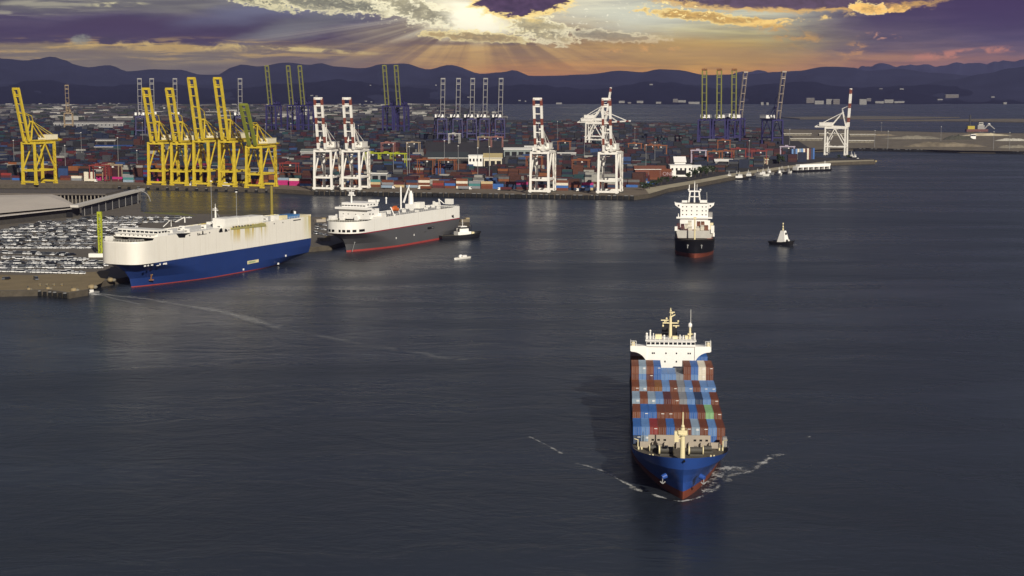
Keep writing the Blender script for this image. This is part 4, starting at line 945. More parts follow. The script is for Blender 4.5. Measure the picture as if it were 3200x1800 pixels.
# tug in mid channel to the right
pT = at(2462, 768, 0); FT2 = Frame((pT.x, pT.y, 0), radians(-18))
tg2 = thing('tugboat', 'small black tug with a tall white tapering wheelhouse, alone right of the black container ship', 'tug', FT2.wor(3, -2), radians(44)); tg2.scale = (.86, .86, .9)
tug_hull(22, 4.6, 2.6, tg2)
w = MB(); w.add([(-3.3, 6, 2.2), (3.3, 6, 2.2), (3.3, 14, 2.2), (-3.3, 14, 2.2), (-1.3, 8.2, 11.4), (1.3, 8.2, 11.4), (1.3, 11.8, 11.4), (-1.3, 11.8, 11.4)], [(4, 5, 6, 7), (0, 1, 5, 4), (1, 2, 6, 5), (2, 3, 7, 6), (3, 0, 4, 7)], W2); co_ = w.build('wheelhouse', tg2)
w = MB(); w.slab_y([(-1.1, 2.2), (1.1, 2.2), (1.1, 3.6), (.5, 4.6), (-.5, 4.6), (-1.1, 3.6)], 5.95, 6.5, DARK); w.build('door', co_)
w = MB(); w.slab_y([(-.9, 8.2), (.9, 8.2), (.7, 10), (-.7, 10)], 7.05, 7.9, GLASS); w.build('window', co_)
w = MB(); w.box(1.5, 2.05, 9, 11.4, 8.4, 9.8, GLASS); w.build('window', co_)
w = MB(); w.cyl((0, 10.4, 11.4), (0, 10.4, 17.6), .3, CREAM, .2); mo = w.build('mast', tg2)
for z, r in ((12.4, .85), (14.4, .75), (16.9, .7)):
    w = MB(); w.ball((0, 10.4, z), r, CREAM); w.build('lamp', mo)
w = MB(); w.ball((-2.6, 2.6, 4.2), .9, W2); w.build('life_raft', tg2)
# small white motorboat
pM = at(1420, 812, 0); qM = at(1466, 806, 0); FM_ = frame_between(Vector((pM.x, pM.y, 0)), Vector((qM.x, qM.y, 0))); LM = (qM - pM).length
mbt = thing('motorboat', 'small white motorboat with a rounded cabin, off the side of the grey car carrier', 'motorboat', FM_.o, FM_.rz)
lv = [dict(z=-.4, y0=.3, y1=LM, b=1.2, le=LM * .5, p=1.6, q=.8, lr=2, br=.9, m=W), dict(z=1.1, y0=-.3, y1=LM, b=1.75, le=LM * .5, p=1.8, q=.7, lr=2, br=.95, m=W)]
hb_, r = hull(lv, 8, 4); hb_.build('hull', mbt); dk = MB(); ring_cap(dk, r[1], .95, TAUPE, .04); dk.build('deck', mbt)
w = MB(); w.ball((0, LM * .42, 1.6), 1.5, W2, 10, 6, .95); w.box(-1.1, 1.1, LM * .45, LM * .75, 1, 2.3, W2); w.build('cabin', mbt)
w = MB(); w.box(-1.4, 1.4, LM * .38, LM * .44, 1.5, 2.2, GLASS); w.build('windscreen', mbt)
# pilot boat trailing a long wake
pP = at(262, 922, 0); qP = at(306, 915, 0); FP = frame_between(Vector((pP.x, pP.y, 0)), Vector((qP.x, qP.y, 0))); LP = (qP - pP).length
pb = thing('motorboat', 'small pale speedboat close under the quay corner, trailing a long wake', 'motorboat', FP.o, FP.rz)
lv = [dict(z=-.3, y0=.3, y1=LP, b=1.0, le=LP * .55, p=1.6, q=.8, lr=2, br=.9, m=GREY), dict(z=1.0, y0=-.4, y1=LP, b=1.4, le=LP * .5, p=1.8, q=.7, lr=2, br=.95, m=W)]
hb_, r = hull(lv, 8, 4); hb_.build('hull', pb); dk = MB(); ring_cap(dk, r[1], .9, LATT, .04); dk.build('deck', pb)
w = MB(); w.box(-.9, .9, LP * .35, LP * .62, .9, 2.3, W2); w.box(-.8, .8, LP * .33, LP * .36, 1.4, 2.1, GLASS); w.build('cabin', pb)

# ---------------------------------------------------------------- foam and wakes: thin broken sheets lying on the water
def foam_mat(name, thr, sc, sy=1., amp=.8, brk=.9):
    m = bpy.data.materials.new(name); m.use_nodes = True; nt = m.node_tree; N = nt.nodes; L = nt.links; b = N['Principled BSDF']
    b.inputs['Base Color'].default_value = (.62, .62, .60, 1); b.inputs['Roughness'].default_value = .7
    g = N.new('ShaderNodeNewGeometry'); n = N.new('ShaderNodeTexNoise'); n.inputs['Scale'].default_value = sc; n.inputs['Detail'].default_value = 7; n.inputs['Roughness'].default_value = .7; L.new(g.outputs['Position'], n.inputs['Vector'])
    at_ = N.new('ShaderNodeAttribute'); at_.attribute_name = 'foam_amount'
    lo_ = N.new('ShaderNodeTexNoise'); lo_.inputs['Scale'].default_value = sc * .22; lo_.inputs['Detail'].default_value = 2; L.new(g.outputs['Position'], lo_.inputs['Vector'])
    br_ = N.new('ShaderNodeMath'); br_.operation = 'MULTIPLY_ADD'; L.new(lo_.outputs['Fac'], br_.inputs[0]); br_.inputs[1].default_value = brk; br_.inputs[2].default_value = -.5 * brk
    ad0 = N.new('ShaderNodeMath'); ad0.operation = 'ADD'; L.new(n.outputs['Fac'], ad0.inputs[0]); L.new(br_.outputs[0], ad0.inputs[1])
    ad = N.new('ShaderNodeMath'); ad.operation = 'ADD'; L.new(ad0.outputs[0], ad.inputs[0]); L.new(at_.outputs['Fac'], ad.inputs[1])
    mr = N.new('ShaderNodeMapRange'); mr.inputs[1].default_value = thr; mr.inputs[2].default_value = thr + .16; mr.inputs[4].default_value = amp; L.new(ad.outputs[0], mr.inputs[0]); L.new(mr.outputs[0], b.inputs['Alpha'])
    return m
FOAM = foam_mat('sea_foam', .79, 1.1); FOAM2 = foam_mat('thin_foam', .82, .5, amp=.55)
def foam_strip(name, pts, widths, dens, m, label, sub=10):
    """pts world xy; widths per point; density falls to the edges"""
    P_ = []; Wd = []; D = []
    for i in range(len(pts) - 1):
        for k in range(sub):
            t = k / sub; P_.append(pts[i].lerp(pts[i + 1], t)); Wd.append(widths[i] * (1 - t) + widths[i + 1] * t); D.append(dens[i] * (1 - t) + dens[i + 1] * t)
    P_.append(pts[-1]); Wd.append(widths[-1]); D.append(dens[-1]); vs = []; dv = []
    nw = 4
    for i, p in enumerate(P_):
        a = P_[max(0, i - 1)]; b = P_[min(len(P_) - 1, i + 1)]; t = (b - a).normalized(); nrm = Vector((-t.y, t.x, 0))
        for j in range(nw + 1):
            s = j / nw * 2 - 1; q = p + nrm * (s * Wd[i] / 2); vs.append((q.x, q.y, .06)); dv.append(D[i] * (1 - abs(s) ** 1.5))
    fs = [(i * (nw + 1) + j, i * (nw + 1) + j + 1, (i + 1) * (nw + 1) + j + 1, (i + 1) * (nw + 1) + j) for i in range(len(P_) - 1) for j in range(nw)]
    mb = MB(); mb.add(vs, fs, m, True); o = mb.build(name)
    at_ = o.data.attributes.new('foam_amount', 'FLOAT', 'POINT'); at_.data.foreach_set('value', dv)
    tag(o, label, None, None, 'stuff'); return o
def wp(l): return [at(x, y, 0) for x, y in l]
FAINT = foam_mat('faint_foam', .80, .10, amp=.16, brk=.3); SOFT = foam_mat('soft_foam', .78, .22, amp=.26, brk=.4)
foam_strip('wake_foam', wp([(306, 917), (360, 925), (460, 934), (560, 952), (700, 975), (800, 1003), (900, 1033)]), [3, 6, 8, 9, 12, 13, 13], [.62, .55, .5, .50, .52, .50, .2], SOFT, 'long white wake of the speedboat')
foam_strip('wake_foam', wp([(500, 940), (600, 960), (700, 975), (800, 1003), (900, 1034)]), [2, 2.4, 2.6, 2.6, 2], [.2, .40, .46, .42, .2], FOAM2, 'bright crest of the speedboat wake')
foam_strip('wake_foam', wp([(306, 917), (380, 924), (460, 929)]), [2, 2.2, 2], [.6, .5, .4], FOAM2, 'upper edge of the speedboat wake')
foam_strip('wake_foam', wp([(306, 918), (350, 932), (410, 945), (520, 972)]), [3, 4, 5, 5], [.6, .5, .4, .2], SOFT, 'short side wave of the speedboat')
foam_strip('wake_foam', wp([(255, 925), (270, 915), (300, 921), (312, 922)]), [2, 4, 6, 3], [.4, .7, .8, .6], FOAM, 'churned foam round the speedboat')
foam_strip('wake_foam', wp([(900, 1033), (1150, 1078), (1400, 1120), (1700, 1140)]), [8, 12, 16, 16], [.42, .36, .38, .2], FAINT, 'faint far end of the speedboat wake')
foam_strip('bow_wave', wp([(2128, 1567), (2090, 1562), (2040, 1545), (2000, 1535), (1960, 1516)]), [1.8, 2.0, 2.6, 3.4, 3.4], [.60, .42, .34, .36, .28], FOAM, 'broken bow wave left of the blue ship')
foam_strip('bow_wave', wp([(1990, 1528), (1950, 1508), (1890, 1474), (1830, 1455), (1800, 1448)]), [2.6, 2.4, 2.0, 2.0, 1.6], [.40, .46, .40, .48, .34], FOAM, 'outer crest of the bow wave left of the blue ship')
foam_strip('bow_wave', wp([(1760, 1420), (1710, 1392), (1655, 1365)]), [2, 2.2, 2], [.36, .42, .38], FOAM2, 'last crest of the bow wave at left')
foam_strip('bow_wave', wp([(2128, 1567), (2160, 1562), (2200, 1550), (2235, 1530), (2255, 1508)]), [1.8, 2.0, 2.2, 4, 4], [.60, .44, .36, .34, .28], FOAM, 'broken bow wave right of the blue ship')
foam_strip('bow_wave', wp([(2240, 1515), (2290, 1480), (2340, 1478), (2390, 1440), (2440, 1418)]), [8, 7, 5, 5, 3], [.28, .38, .32, .40, .30], FOAM, 'outer crest of the bow wave right of the blue ship')
foam_strip('bow_wave', wp([(2195, 1540), (2240, 1500), (2290, 1462), (2350, 1470)]), [6, 12, 14, 6], [.3, .34, .36, .2], FOAM, 'churned water along the blue ship')
foam_strip('bow_wave', wp([(2395, 1425), (2450, 1420), (2400, 1430)]), [3, 2, 1], [.3, .4, .2], FOAM, 'white fleck off the right of the blue ship')
for (x, y) in ((2530, 1365),): foam_strip('bow_wave', wp([(x - 25, y + 6), (x, y), (x + 4, y - 3)]), [1.5, 2, 1], [.3, .5, .3], FOAM2, 'last crest of the bow wave ' + ('right' if x > 2000 else 'left'))
foam_strip('bow_wave', wp([(2412, 759), (2440, 767), (2460, 768), (2490, 765)]), [2, 2.5, 2.5, 2], [.5, .62, .6, .7], FOAM, 'foam at the small tug')
foam_strip('bow_wave', wp([(1068, 790), (1083, 791), (1098, 790)]), [2, 2.5, 2], [.5, .7, .5], FOAM2, 'foam at the grey carrier stem')
# ================================================================== QUAYS AND LAND
ZQ = 4.0
def land(name, pix, z, m, mside=None, zb_=-2.0, pts=None):
    p = pts or [at(x, y, z) for x, y in pix]
    area = sum(a.x * b.y - b.x * a.y for a, b in zip(p, p[1:] + p[:1]))
    if area < 0: p = p[::-1]
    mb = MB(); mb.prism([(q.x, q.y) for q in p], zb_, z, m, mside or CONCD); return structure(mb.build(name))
terminal = [(-500, 577), (0, 577), (350, 577), (860, 590), (980, 597), (1985, 612), (2030, 606), (2090, 588), (2200, 569), (2310, 548), (2450, 528), (2600, 508), (2735, 503), (2735, 497), (2640, 494), (2550, 492),
            (2535, 468), (2700, 462), (3000, 470), (3300, 474), (3700, 474), (3700, 418), (3000, 414), (2750, 408), (2440, 402), (2150, 384), (1900, 380), (1560, 374), (1570, 356), (1480, 345), (1430, 331), (900, 329), (-500, 329)]
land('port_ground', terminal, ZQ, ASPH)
# pale quay apron along the waterfront
def apron(name, front, back, z, m):
    p = [at(x, y, z) for x, y in front] + [at(x, y, z) for x, y in back][::-1]
    mb = MB(); n = len(front)
    vs = [(q.x, q.y, z) for q in p]; fs = [(i, i + 1, 2 * n - 2 - i, 2 * n - 1 - i) for i in range(n - 1)]
    mb.add(vs, fs, m); return structure(mb.build(name))
apron('quay_apron', [(-500, 576.7), (0, 576.7), (350, 576.7), (860, 589.7), (980, 596.7), (1985, 611.6), (2028, 605.7)], [(-500, 560), (0, 560), (350, 560), (860, 566), (980, 576), (1985, 585), (2015, 588)], ZQ + .006, CONC)
apron('shore_road', [(2028, 605.6), (2090, 587.6), (2200, 568.6), (2310, 547.6), (2450, 527.6), (2600, 507.7), (2732, 502.8)], [(2015, 588.2), (2080, 578), (2190, 560), (2300, 540), (2440, 521), (2600, 502), (2732, 499)], ZQ + .006, mat('pale_shore_paving', (.40, .35, .24), .9, var=.3, scale=.05))
apron('sand_ground', [(2538, 468.4), (2700, 462.4), (3000, 470.4), (3300, 474.4), (3690, 474.4)], [(2440, 404), (2750, 409), (3000, 415), (3300, 418), (3690, 419)], ZQ + .006, SAND)
land('sand_spit', [(2700, 376), (3100, 371), (3700, 372), (3700, 382), (3200, 381), (2950, 377)], 2.0, SAND)
land('sand_spit', [(2440, 366), (2700, 362), (3000, 366), (2800, 370), (2500, 371)], 2.0, mat('dark_sand', (.13, .115, .09), .95))
carq = [(-500, 910), (0, 909), (150, 906), (215, 915), (275, 905), (330, 884), (420, 862), (700, 820), (975, 777), (1052, 768), (1085, 752), (1440, 700), (1468, 695), (1466, 684), (1440, 684), (1200, 681), (880, 676), (440, 663), (440, 600), (-500, 604)]
carp = [at(x, y, 3.2) for x, y in carq]
# keep the berth line clear of the two carriers
for i in range(5, 12):
    x, y = carq[i]
    Fx = FC if x < 1000 else FD
    l = Fx.loc(carp[i])
    if l.x > -16.5: carp[i] = Fx.wor(-16.5, l.y, 3.2)
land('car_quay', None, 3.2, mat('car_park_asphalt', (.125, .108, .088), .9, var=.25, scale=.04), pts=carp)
ap = [at(x, y, 3.206) for x, y in ((-480, 908), (0, 907), (150, 904), (215, 913), (272, 903.5), (318, 884), (332, 868), (345, 846), (250, 852), (100, 860), (-480, 850))]
mb = MB(); mb.add([(q.x, q.y, 3.206) for q in ap], [tuple(range(len(ap)))], mat('sandy_quay_concrete', (.215, .165, .09), .9, var=.25, scale=.07)); structure(mb.build('quay_apron'))
# grass strip behind the parked cars
ap = [at(x, y, 3.206) for x, y in ((450, 666), (560, 672), (620, 676), (560, 664.5), (450, 663.5))]
mb = MB(); mb.add([(q.x, q.y, 3.206) for q in ap], [tuple(range(len(ap)))], mat('dry_grass', (.15, .15, .03), .95, var=.4, scale=.3)); o = structure(mb.build('grass'))

# fenders hung along the terminal quay
def fender_line(p, q, n, label, group, w=4.4, h=3.6, drop=.6):
    d = (q - p); u = d.normalized(); nrm = Vector((u.y, -u.x, 0)); a = atan2(u.y, u.x)
    for i in range(n):
        c = p + d * ((i + .5) / n) + nrm * .9; f = rnd.uniform(.75, 1.1)
        mb = MB(); mb.obox((0, 0, 0), 0, (w * f, 1.5, h), RUBBER)
        if i % 3 != 1: mb.obox((rnd.uniform(-.4, .4), -.2, h), 0, (w * f * rnd.uniform(.4, .9), 1.4, .5), GREY)
        o = mb.build('quay_fender', None, (c.x, c.y, .2), a); tag(o, label, 'fender', group)
fender_line(at(982, 597, ZQ), at(1985, 612, ZQ), 58, 'black rubber fender on the quay wall below the white cranes', 'fenders along the terminal quay')
fender_line(at(2660, 463, ZQ), at(3200, 473, ZQ), 44, 'dark fender on the sandy breakwater edge at far right', 'fenders along the breakwater', 6, 3.2)
fender_line(at(120, 907, 3.2), at(215, 915, 3.2), 6, 'dark fender on the broken corner of the car quay', 'fenders at the car quay corner', 1.6, 2.6)
fender_line(at(360, 577.5, ZQ), at(850, 589.6, ZQ), 16, 'dark fender on the quay wall below the yellow cranes', 'fenders under the yellow cranes', 3, 2.0)
for (px, py, s) in ((230, 908, 2.0), (150, 903, 1.4), (285, 898, 2.2), (345, 876, 2.0), (90, 905, 1.2)):
    p = at(px, py, 3.2); mb = MB(); mb.ball((0, 0, .5), s, mat('broken_concrete', (.26, .20, .11), .95, var=.5), 7, 4, .7); mb.ball((s * .9, .6, .3), s * .7, ROCK, 6, 4, .7); mb.cyl((-s * .4, 0, 0), (-s * .4, 0, 2.2), .4, STEEL)
    o = mb.build('mooring_bollard', None, (p.x, p.y, 3.0)); tag(o, f'weathered mooring block on the car quay edge, {["above the speedboat", "left of the dark piles", "by the rounded quay corner", "below the blue bow", "farthest along the edge"][[230, 150, 285, 345, 90].index(px)]}', 'bollard', 'mooring blocks on the car quay')
for k, px in enumerate((128, 150, 172, 196)):
    p = at(px, 909, 0); mb = MB(); mb.cyl((0, 0, -2), (0, 0, 4.2), .55, mat('ochre_timber', (.30, .22, .09), .9)); mb.box(-.7, .7, -.7, .7, 3.6, 4.1, ROCK); o = mb.build('timber_pile', None, (p.x, p.y - 1.0, 0)); tag(o, f'ochre timber pile at the car quay face, {ORD[k]} from the left', 'pile', 'timber piles at the car quay')

# ---------------------------------------------------------------- sheds on the left
def roof_shed(name, label, ridge, eave_n, eave_f, wall, zr, ze, roofm):
    """ridge and eaves as pixel pairs at heights zr, ze"""
    r = [at(x, y, zr) for x, y in ridge]; n_ = [at(x, y, ze) for x, y in eave_n]; f_ = [at(x, y, ze) for x, y in eave_f]
    c = n_[0]; t = thing(name, label, 'warehouse', (c.x, c.y, 3.2))
    L_ = lambda p: (p.x - c.x, p.y - c.y, p.z - 3.2)
    mb = MB(); mb.add([L_(n_[0]), L_(n_[1]), L_(r[1]), L_(r[0]), L_(f_[0]), L_(f_[1])], [(0, 1, 2, 3), (3, 2, 5, 4), (1, 5, 2)], roofm); mb.build('roof', t)
    return t, L_, n_, f_
t, L_, n_, f_ = roof_shed('warehouse', 'long low shed with a taupe hipped roof and pale eaves, left of the parked cars', [(-420, 626), (150, 613)], [(-420, 705), (242, 644)], [(-420, 612), (170, 604)], None, 17, 12.5, ROOFT)
b0 = [at(-420, 724, 9.5), at(246, 652, 9.5), at(228, 640, 12.2), at(-420, 700, 12.2)]
mb = MB(); mb.bar((b0[0].x - n_[0].x, b0[0].y - n_[0].y, 7.4), (b0[1].x - n_[0].x, b0[1].y - n_[0].y, 7.4), 9, .6, mat('pale_eave_sheet', (.54, .50, .46), .6)); mb.build('canopy', t)
p, q = b0[0], b0[1]
mb = MB(); mb.bar((p.x - n_[0].x, p.y - n_[0].y + 2, 3.6), (q.x - n_[0].x, q.y - n_[0].y + 2, 3.6), .6, 7.2, WALLD); mb.bar((f_[0].x - n_[0].x, f_[0].y - n_[0].y - 1, 4.5), (f_[1].x - n_[0].x, f_[1].y - n_[0].y - 1, 4.5), .6, 9, WALLD)
mb.bar((q.x - n_[0].x, q.y - n_[0].y + 2.3, 3.6), (f_[1].x - n_[0].x, f_[1].y - n_[0].y - 1, 3.6), .6, 7.2, WALLD); mb.build('wall', t)
mb = MB(); e = b0[0].lerp(b0[1], .93); mb.box(e.x - n_[0].x - 7, e.x - n_[0].x + 5, e.y - n_[0].y + .9, e.y - n_[0].y + 1.7, .2, 4.5, DARK); mb.build('door', t)
# the long flat-roofed transit shed behind it, on columns
a = [at(-420, 592, 15), at(250, 592, 15), at(386, 593, 15), at(330, 606, 15), at(-420, 602, 15)]
c = a[0]; t = thing('warehouse', 'long flat roofed transit shed on pale columns, behind the hipped shed', 'warehouse', (c.x, c.y, 3.2))
mb = MB(); mb.prism([(q.x - c.x, q.y - c.y) for q in [a[4], a[3], a[2], a[1], a[0]]], 10.6, 12, mat('grey_brown_roof', (.105, .09, .078), .8, var=.15, scale=.05)); mb.build('roof', t)
colm = mat('pale_column', (.26, .23, .19), .8, var=.3)
for k in range(46):
    u = k / 45; p = a[4].lerp(a[3], .3 + .7 * u) - c; mb = MB(); mb.box(p.x - .45, p.x + .45, p.y + 1, p.y + 1.9, .0, 10.6, colm); mb.build('column', t)
p, q = a[4] - c, a[3] - c
mb = MB(); mb.bar((p.x, p.y + 9, 5.2), (q.x - 3, q.y + 9, 5.2), .5, 10.4, WALLD); mb.build('wall', t)
# the sloping conveyor gallery and loader tower at the basin corner
p, q = at(232, 644, 13), at(442, 592, 15.5)
t = thing('conveyor_gallery', 'pale sloping covered gallery running up from the hipped shed to a dark loader frame', 'conveyor', (p.x, p.y, 3.2))
d_ = q - p
mb = MB(); mb.bar((0, 0, 9.6), (d_.x, d_.y, 12.3), 7.0, 2.0, mat('pale_gallery_sheet', (.56, .53, .48), .6), 6.5, 2.0); mb.build('gallery', t)
nrm = Vector((d_.y, -d_.x, 0)).normalized()
mb = MB(); mb.bar((d_.x * .1, d_.y * .1, 4.6), (d_.x * .93, d_.y * .93, 5.6), .5, 9.0, mat('dark_sheet_wall', (.040, .040, .045), .8, var=.3)); mb.build('wall', t)
for k in range(9):
    f = .12 + k * .1; mb = MB(); mb.cyl((d_.x * f + nrm.x, d_.y * f + nrm.y, 0), (d_.x * f + nrm.x, d_.y * f + nrm.y, 9.3 + 2.2 * f), .28, LATT); mb.build('column', t)
fr = MB(); bx, by = d_.x * .93, d_.y * .93
for i in (-2, 3, 8):
    for j in (0, 5): fr.bar((bx + i, by + j, 0), (bx + i, by + j, 11.5 - max(0, i) * .4), .45, .45, STEEL)
for z in (4, 8, 11): fr.bar((bx - 2, by, z), (bx + 9, by, z - 1), .4, .4, STEEL)
for k in range(8):
    a0 = k / 8 * pi / 2; a1 = (k + 1) / 8 * pi / 2; fr.bar((bx + 2 + 10 * sin(a0), by - 1, 2 + 10 * cos(a0)), (bx + 2 + 10 * sin(a1), by - 1, 2 + 10 * cos(a1)), .6, .6, LATT)
fr.box(bx - 3, bx + 1, by - 1, by + 3, 10.5, 13.4, BLACK); fr.build('loader_frame', t)

# ---------------------------------------------------------------- mobile harbour crane tower and masts on the car quay
pT = at(306, 803, 3.2)
t = thing('mobile_crane', 'yellow-green lattice crane tower on a white ballast base, between the cars and the blue bow', 'mobile crane', (pT.x, pT.y, 3.2))
mb = MB(); mb.obox((0, 0, 0), .02, (10.8, 4.6, 2.4), W); mb.obox((1, 1, 2.4), 0, (4, 3, 1.2), STEEL); mb.build('base', t)
mb = MB(); hh = 29.0; z0 = 2.6; ox = 1.9
for i, j in ((-1, -1), (1, -1), (1, 1), (-1, 1)): mb.bar((ox + i * .95, j * .95, z0), (ox + i * 1.1, j * 1.1, hh), .55, .55, YGR)
z = z0; k = 0
while z < hh - 1:
    for i, j, i2, j2 in ((-1, -1, 1, -1), (1, -1, 1, 1), (1, 1, -1, 1), (-1, 1, -1, -1)):
        mb.bar((ox + i, j, z), (ox + i2, j2, z), .3, .3, YGR); mb.bar((ox + (i if k % 2 else i2), (j if k % 2 else j2), z), (ox + (i2 if k % 2 else i), (j2 if k % 2 else j), z + 2), .3, .3, YGR)
    z += 2; k += 1
mb.box(ox - 1.3, ox + 1.3, -1.3, 1.3, hh - 1.5, hh + .2, YGR); mb.build('tower', t)
mb = MB(); mb.box(ox + 1.3, ox + 3.2, -1, 1, 3.4, 6.0, YGR); mb.build('cab', t)
# olive mast behind the blue carrier and thin light poles
pm = at_y(849, 640, 1215); top = at_y(849, 583, 1215)
t = thing('signal_mast', 'thick olive yellow mast rising behind the stern of the blue car carrier', 'mast', (pm.x, pm.y, 3.2))
mb = MB(); mb.cyl((0, 0, 0), (0, 0, top.z - 3.2), 1.15, OLIVE, 1.15, 12); mb.build('pole', t); mb = MB(); mb.cyl((0, 0, top.z - 3.2), (0, 0, top.z - 2.4), 1.25, OLIVE, .8, 12); mb.build('cap', t)
def light_pole(px, py_top, py_base, z, lab, Y=None):
    b = at(px, py_base, z) if Y is None else Vector((at_y(px, py_top, Y).x, Y, z)); tp = at_y(px, py_top, b.y)
    h_ = tp.z - z; t = thing('light_mast', lab, 'light mast', (b.x, b.y, z), group='tall light masts')
    mb = MB(); mb.cyl((0, 0, 0), (0, 0, h_), .34, GREY, .2); mb.build('pole', t)
    mb = MB(); mb.cyl((0, 0, h_ - .3), (0, 0, h_ + .4), .9, W2, .9, 8); mb.build('lamp_head', t)
light_pole(659, 566, 670, 3.2, 'tall thin light mast behind the radar mast of the blue carrier', 1200)
light_pole(738, 600, 670, 3.2, 'shorter thin light mast behind the midships of the blue carrier', 1200)
light_pole(1273, 447, 555, ZQ, 'tall light mast among the containers, left of the dark roofed shed')
light_pole(1389, 440, 545, ZQ, 'tall light mast in front of the dark roofed shed')
light_pole(1493, 462, 560, ZQ, 'light mast at the white gable of the dark roofed shed')
light_pole(2018, 453, 545, ZQ, 'light mast among the stacks right of the foremost white crane pair')
light_pole(2340, 440, 520, ZQ, 'light mast among red stacks behind the moored workboats')
light_pole(2046, 445, 520, ZQ, 'light mast with an orange head behind the brown sheds')
light_pole(429, 470, 530, ZQ, 'light mast in the stacks between the lone yellow crane and the others')
for k, (px, a, b) in enumerate(((2467, 404, 452), (2733, 408, 460), (2774, 410, 465), (2940, 396, 440), (3104, 412, 468), (3154, 414, 468), (2754, 384, 412))):
    light_pole(px, a, b, ZQ, f'thin dark pole standing on the sandy breakwater, {ORD[k]} from the left' if k < 6 else 'thin short pole in the water strip behind the breakwater')

# ---------------------------------------------------------------- parked cars
def car_mesh(paint, van=False):
    mb = MB(); L_, w, h = (4.5, 1.8, 1.48) if not van else (5.0, 1.95, 2.1)
    y0, y1 = -L_ / 2, L_ / 2
    body = [(y0, .32), (y1, .32), (y1, .72), (y1 - .12, .88), (y0 + 1.25, .92), (y0 + .1, .78)]
    mb.slab_x(body, -w / 2, w / 2, paint)
    r0, r1 = (y0 + 1.0, y1 - .35) if not van else (y0 + .55, y1 - .1)
    c0, c1 = (y0 + 1.75, y1 - 1.0) if not van else (y0 + 1.0, y1 - .2)
    for (lo, hi, zl, zh, m) in ((r0, r1, .89, h - .12, GLASS), (None, None, h - .12, h, paint)):
        if lo is not None:
            vs = [(-w * .47, lo, zl), (w * .47, lo, zl), (w * .47, hi, zl), (-w * .47, hi, zl), (-w * .40, c0, zh), (w * .40, c0, zh), (w * .40, c1, zh), (-w * .40, c1, zh)]
        else:
            vs = [(-w * .40, c0, zl), (w * .40, c0, zl), (w * .40, c1, zl), (-w * .40, c1, zl), (-w * .37, c0 + .12, zh), (w * .37, c0 + .12, zh), (w * .37, c1 - .12, zh), (-w * .37, c1 - .12, zh)]
        mb.add(vs, [(4, 5, 6, 7), (0, 1, 5, 4), (1, 2, 6, 5), (2, 3, 7, 6), (3, 0, 4, 7)], m)
    for y in (y0 + .85, y1 - .85):
        for sx in (-1, 1): mb.cyl((sx * (w / 2 - .2), y, .32), (sx * (w / 2 + .02), y, .32), .33, RUBBER, n=8)
    return mb.mesh('parked_car')
CARP = {'white': mat('white_car_paint', (.80, .80, .80), .25, var=.03), 'silver': mat('silver_car_paint', (.45, .46, .48), .25, .4, var=.05), 'grey': mat('grey_car_paint', (.16, .165, .18), .25, .2, var=.05),
        'black': mat('black_car_paint', (.015, .015, .018), .15, var=.05), 'maroon': mat('maroon_car_paint', (.12, .02, .025), .3, var=.05)}
CARM = {(k, v): car_mesh(m, v) for k, m in CARP.items() for v in (False, True)}
CAR_N = 0
def car_row(x0, y0, x1, y1, n, rowname, turn, mix_, gap=.12, group='cars parked on the car quay', jit=.5):
    global CAR_N
    p, q = at(x0, y0, 3.2), at(x1, y1, 3.2); d = q - p; a = atan2(d.y, d.x); k = 0
    for i in range(n):
        if rnd.random() < gap: continue
        c = rnd.choice(mix_); v = rnd.random() < .14; o = bpy.data.objects.new('parked_car', CARM[(c, v)]); COL.objects.link(o)
        t = (i + .5) / n; s = p + d * t + Vector((rnd.uniform(-.2, .2), rnd.uniform(-jit, jit), 0)); o.location = (s.x, s.y, 3.21)
        o.rotation_euler = (0, 0, a + turn + rnd.uniform(-.04, .04) + (pi if rnd.random() < .3 else 0)); k += 1; CAR_N += 1
        tag(o, f"{c} {'van' if v else 'car'}, {ORD[k - 1]} from the left in the {rowname}", 'van' if v else 'car', group)
WMIX = ['white'] * 6 + ['silver'] * 2 + ['grey', 'black']; GMIX = ['white'] * 4 + ['silver'] * 4 + ['grey'] * 4 + ['black'] * 2
W9 = ['white'] * 8 + ['silver'] * 2
ROWS = [(-5, 850, 262, 857, 20, 'row nearest the sandy quay edge', pi / 2, W9, .0), (-5, 838, 318, 839, 24, 'second row from the sandy quay edge', pi / 2, WMIX, .04), (-5, 824, 350, 825, 26, 'third row from the sandy quay edge', pi / 2, GMIX, .10),
        (-5, 809, 262, 815, 18, 'fourth row, below the white ballast base', pi / 2, W9, .1), (-5, 792, 220, 800, 15, 'fifth row, left of the white ballast base', pi / 2, ['white', 'black', 'grey'], .0), (-5, 777, 286, 777, 22, 'sixth row, ending at the crane tower', pi / 2, W9, .04),
        (-5, 766, 292, 764, 20, 'seventh row, ending at the crane tower', pi / 2, GMIX, .08), (-5, 755, 345, 751, 26, 'eighth row, ending at the blue bow', pi / 2, GMIX, .06), (-5, 745, 345, 741, 26, 'ninth row, behind the blue bow', pi / 2, WMIX, .06),
        (-5, 736, 400, 731, 28, 'tenth row, behind the blue bow', pi / 2, GMIX, .06), (-5, 727, 420, 721, 28, 'eleventh row, beside the blue wheelhouse', pi / 2, GMIX, .06), (30, 718, 430, 711, 26, 'twelfth row, before the hipped shed', pi / 2, WMIX, .06),
        (60, 709, 440, 703, 24, 'thirteenth row, before the hipped shed', pi / 2, GMIX, .06), (110, 701, 560, 695, 28, 'fourteenth row, beside the hipped shed', pi / 2, GMIX, .08), (210, 692, 560, 688, 22, 'fifteenth row, beyond the hipped shed', pi / 2, GMIX, .1), (250, 684, 600, 682, 20, 'last row, along the grass strip', pi / 2, GMIX, .1)]
for r_ in ROWS: car_row(*r_[:9])
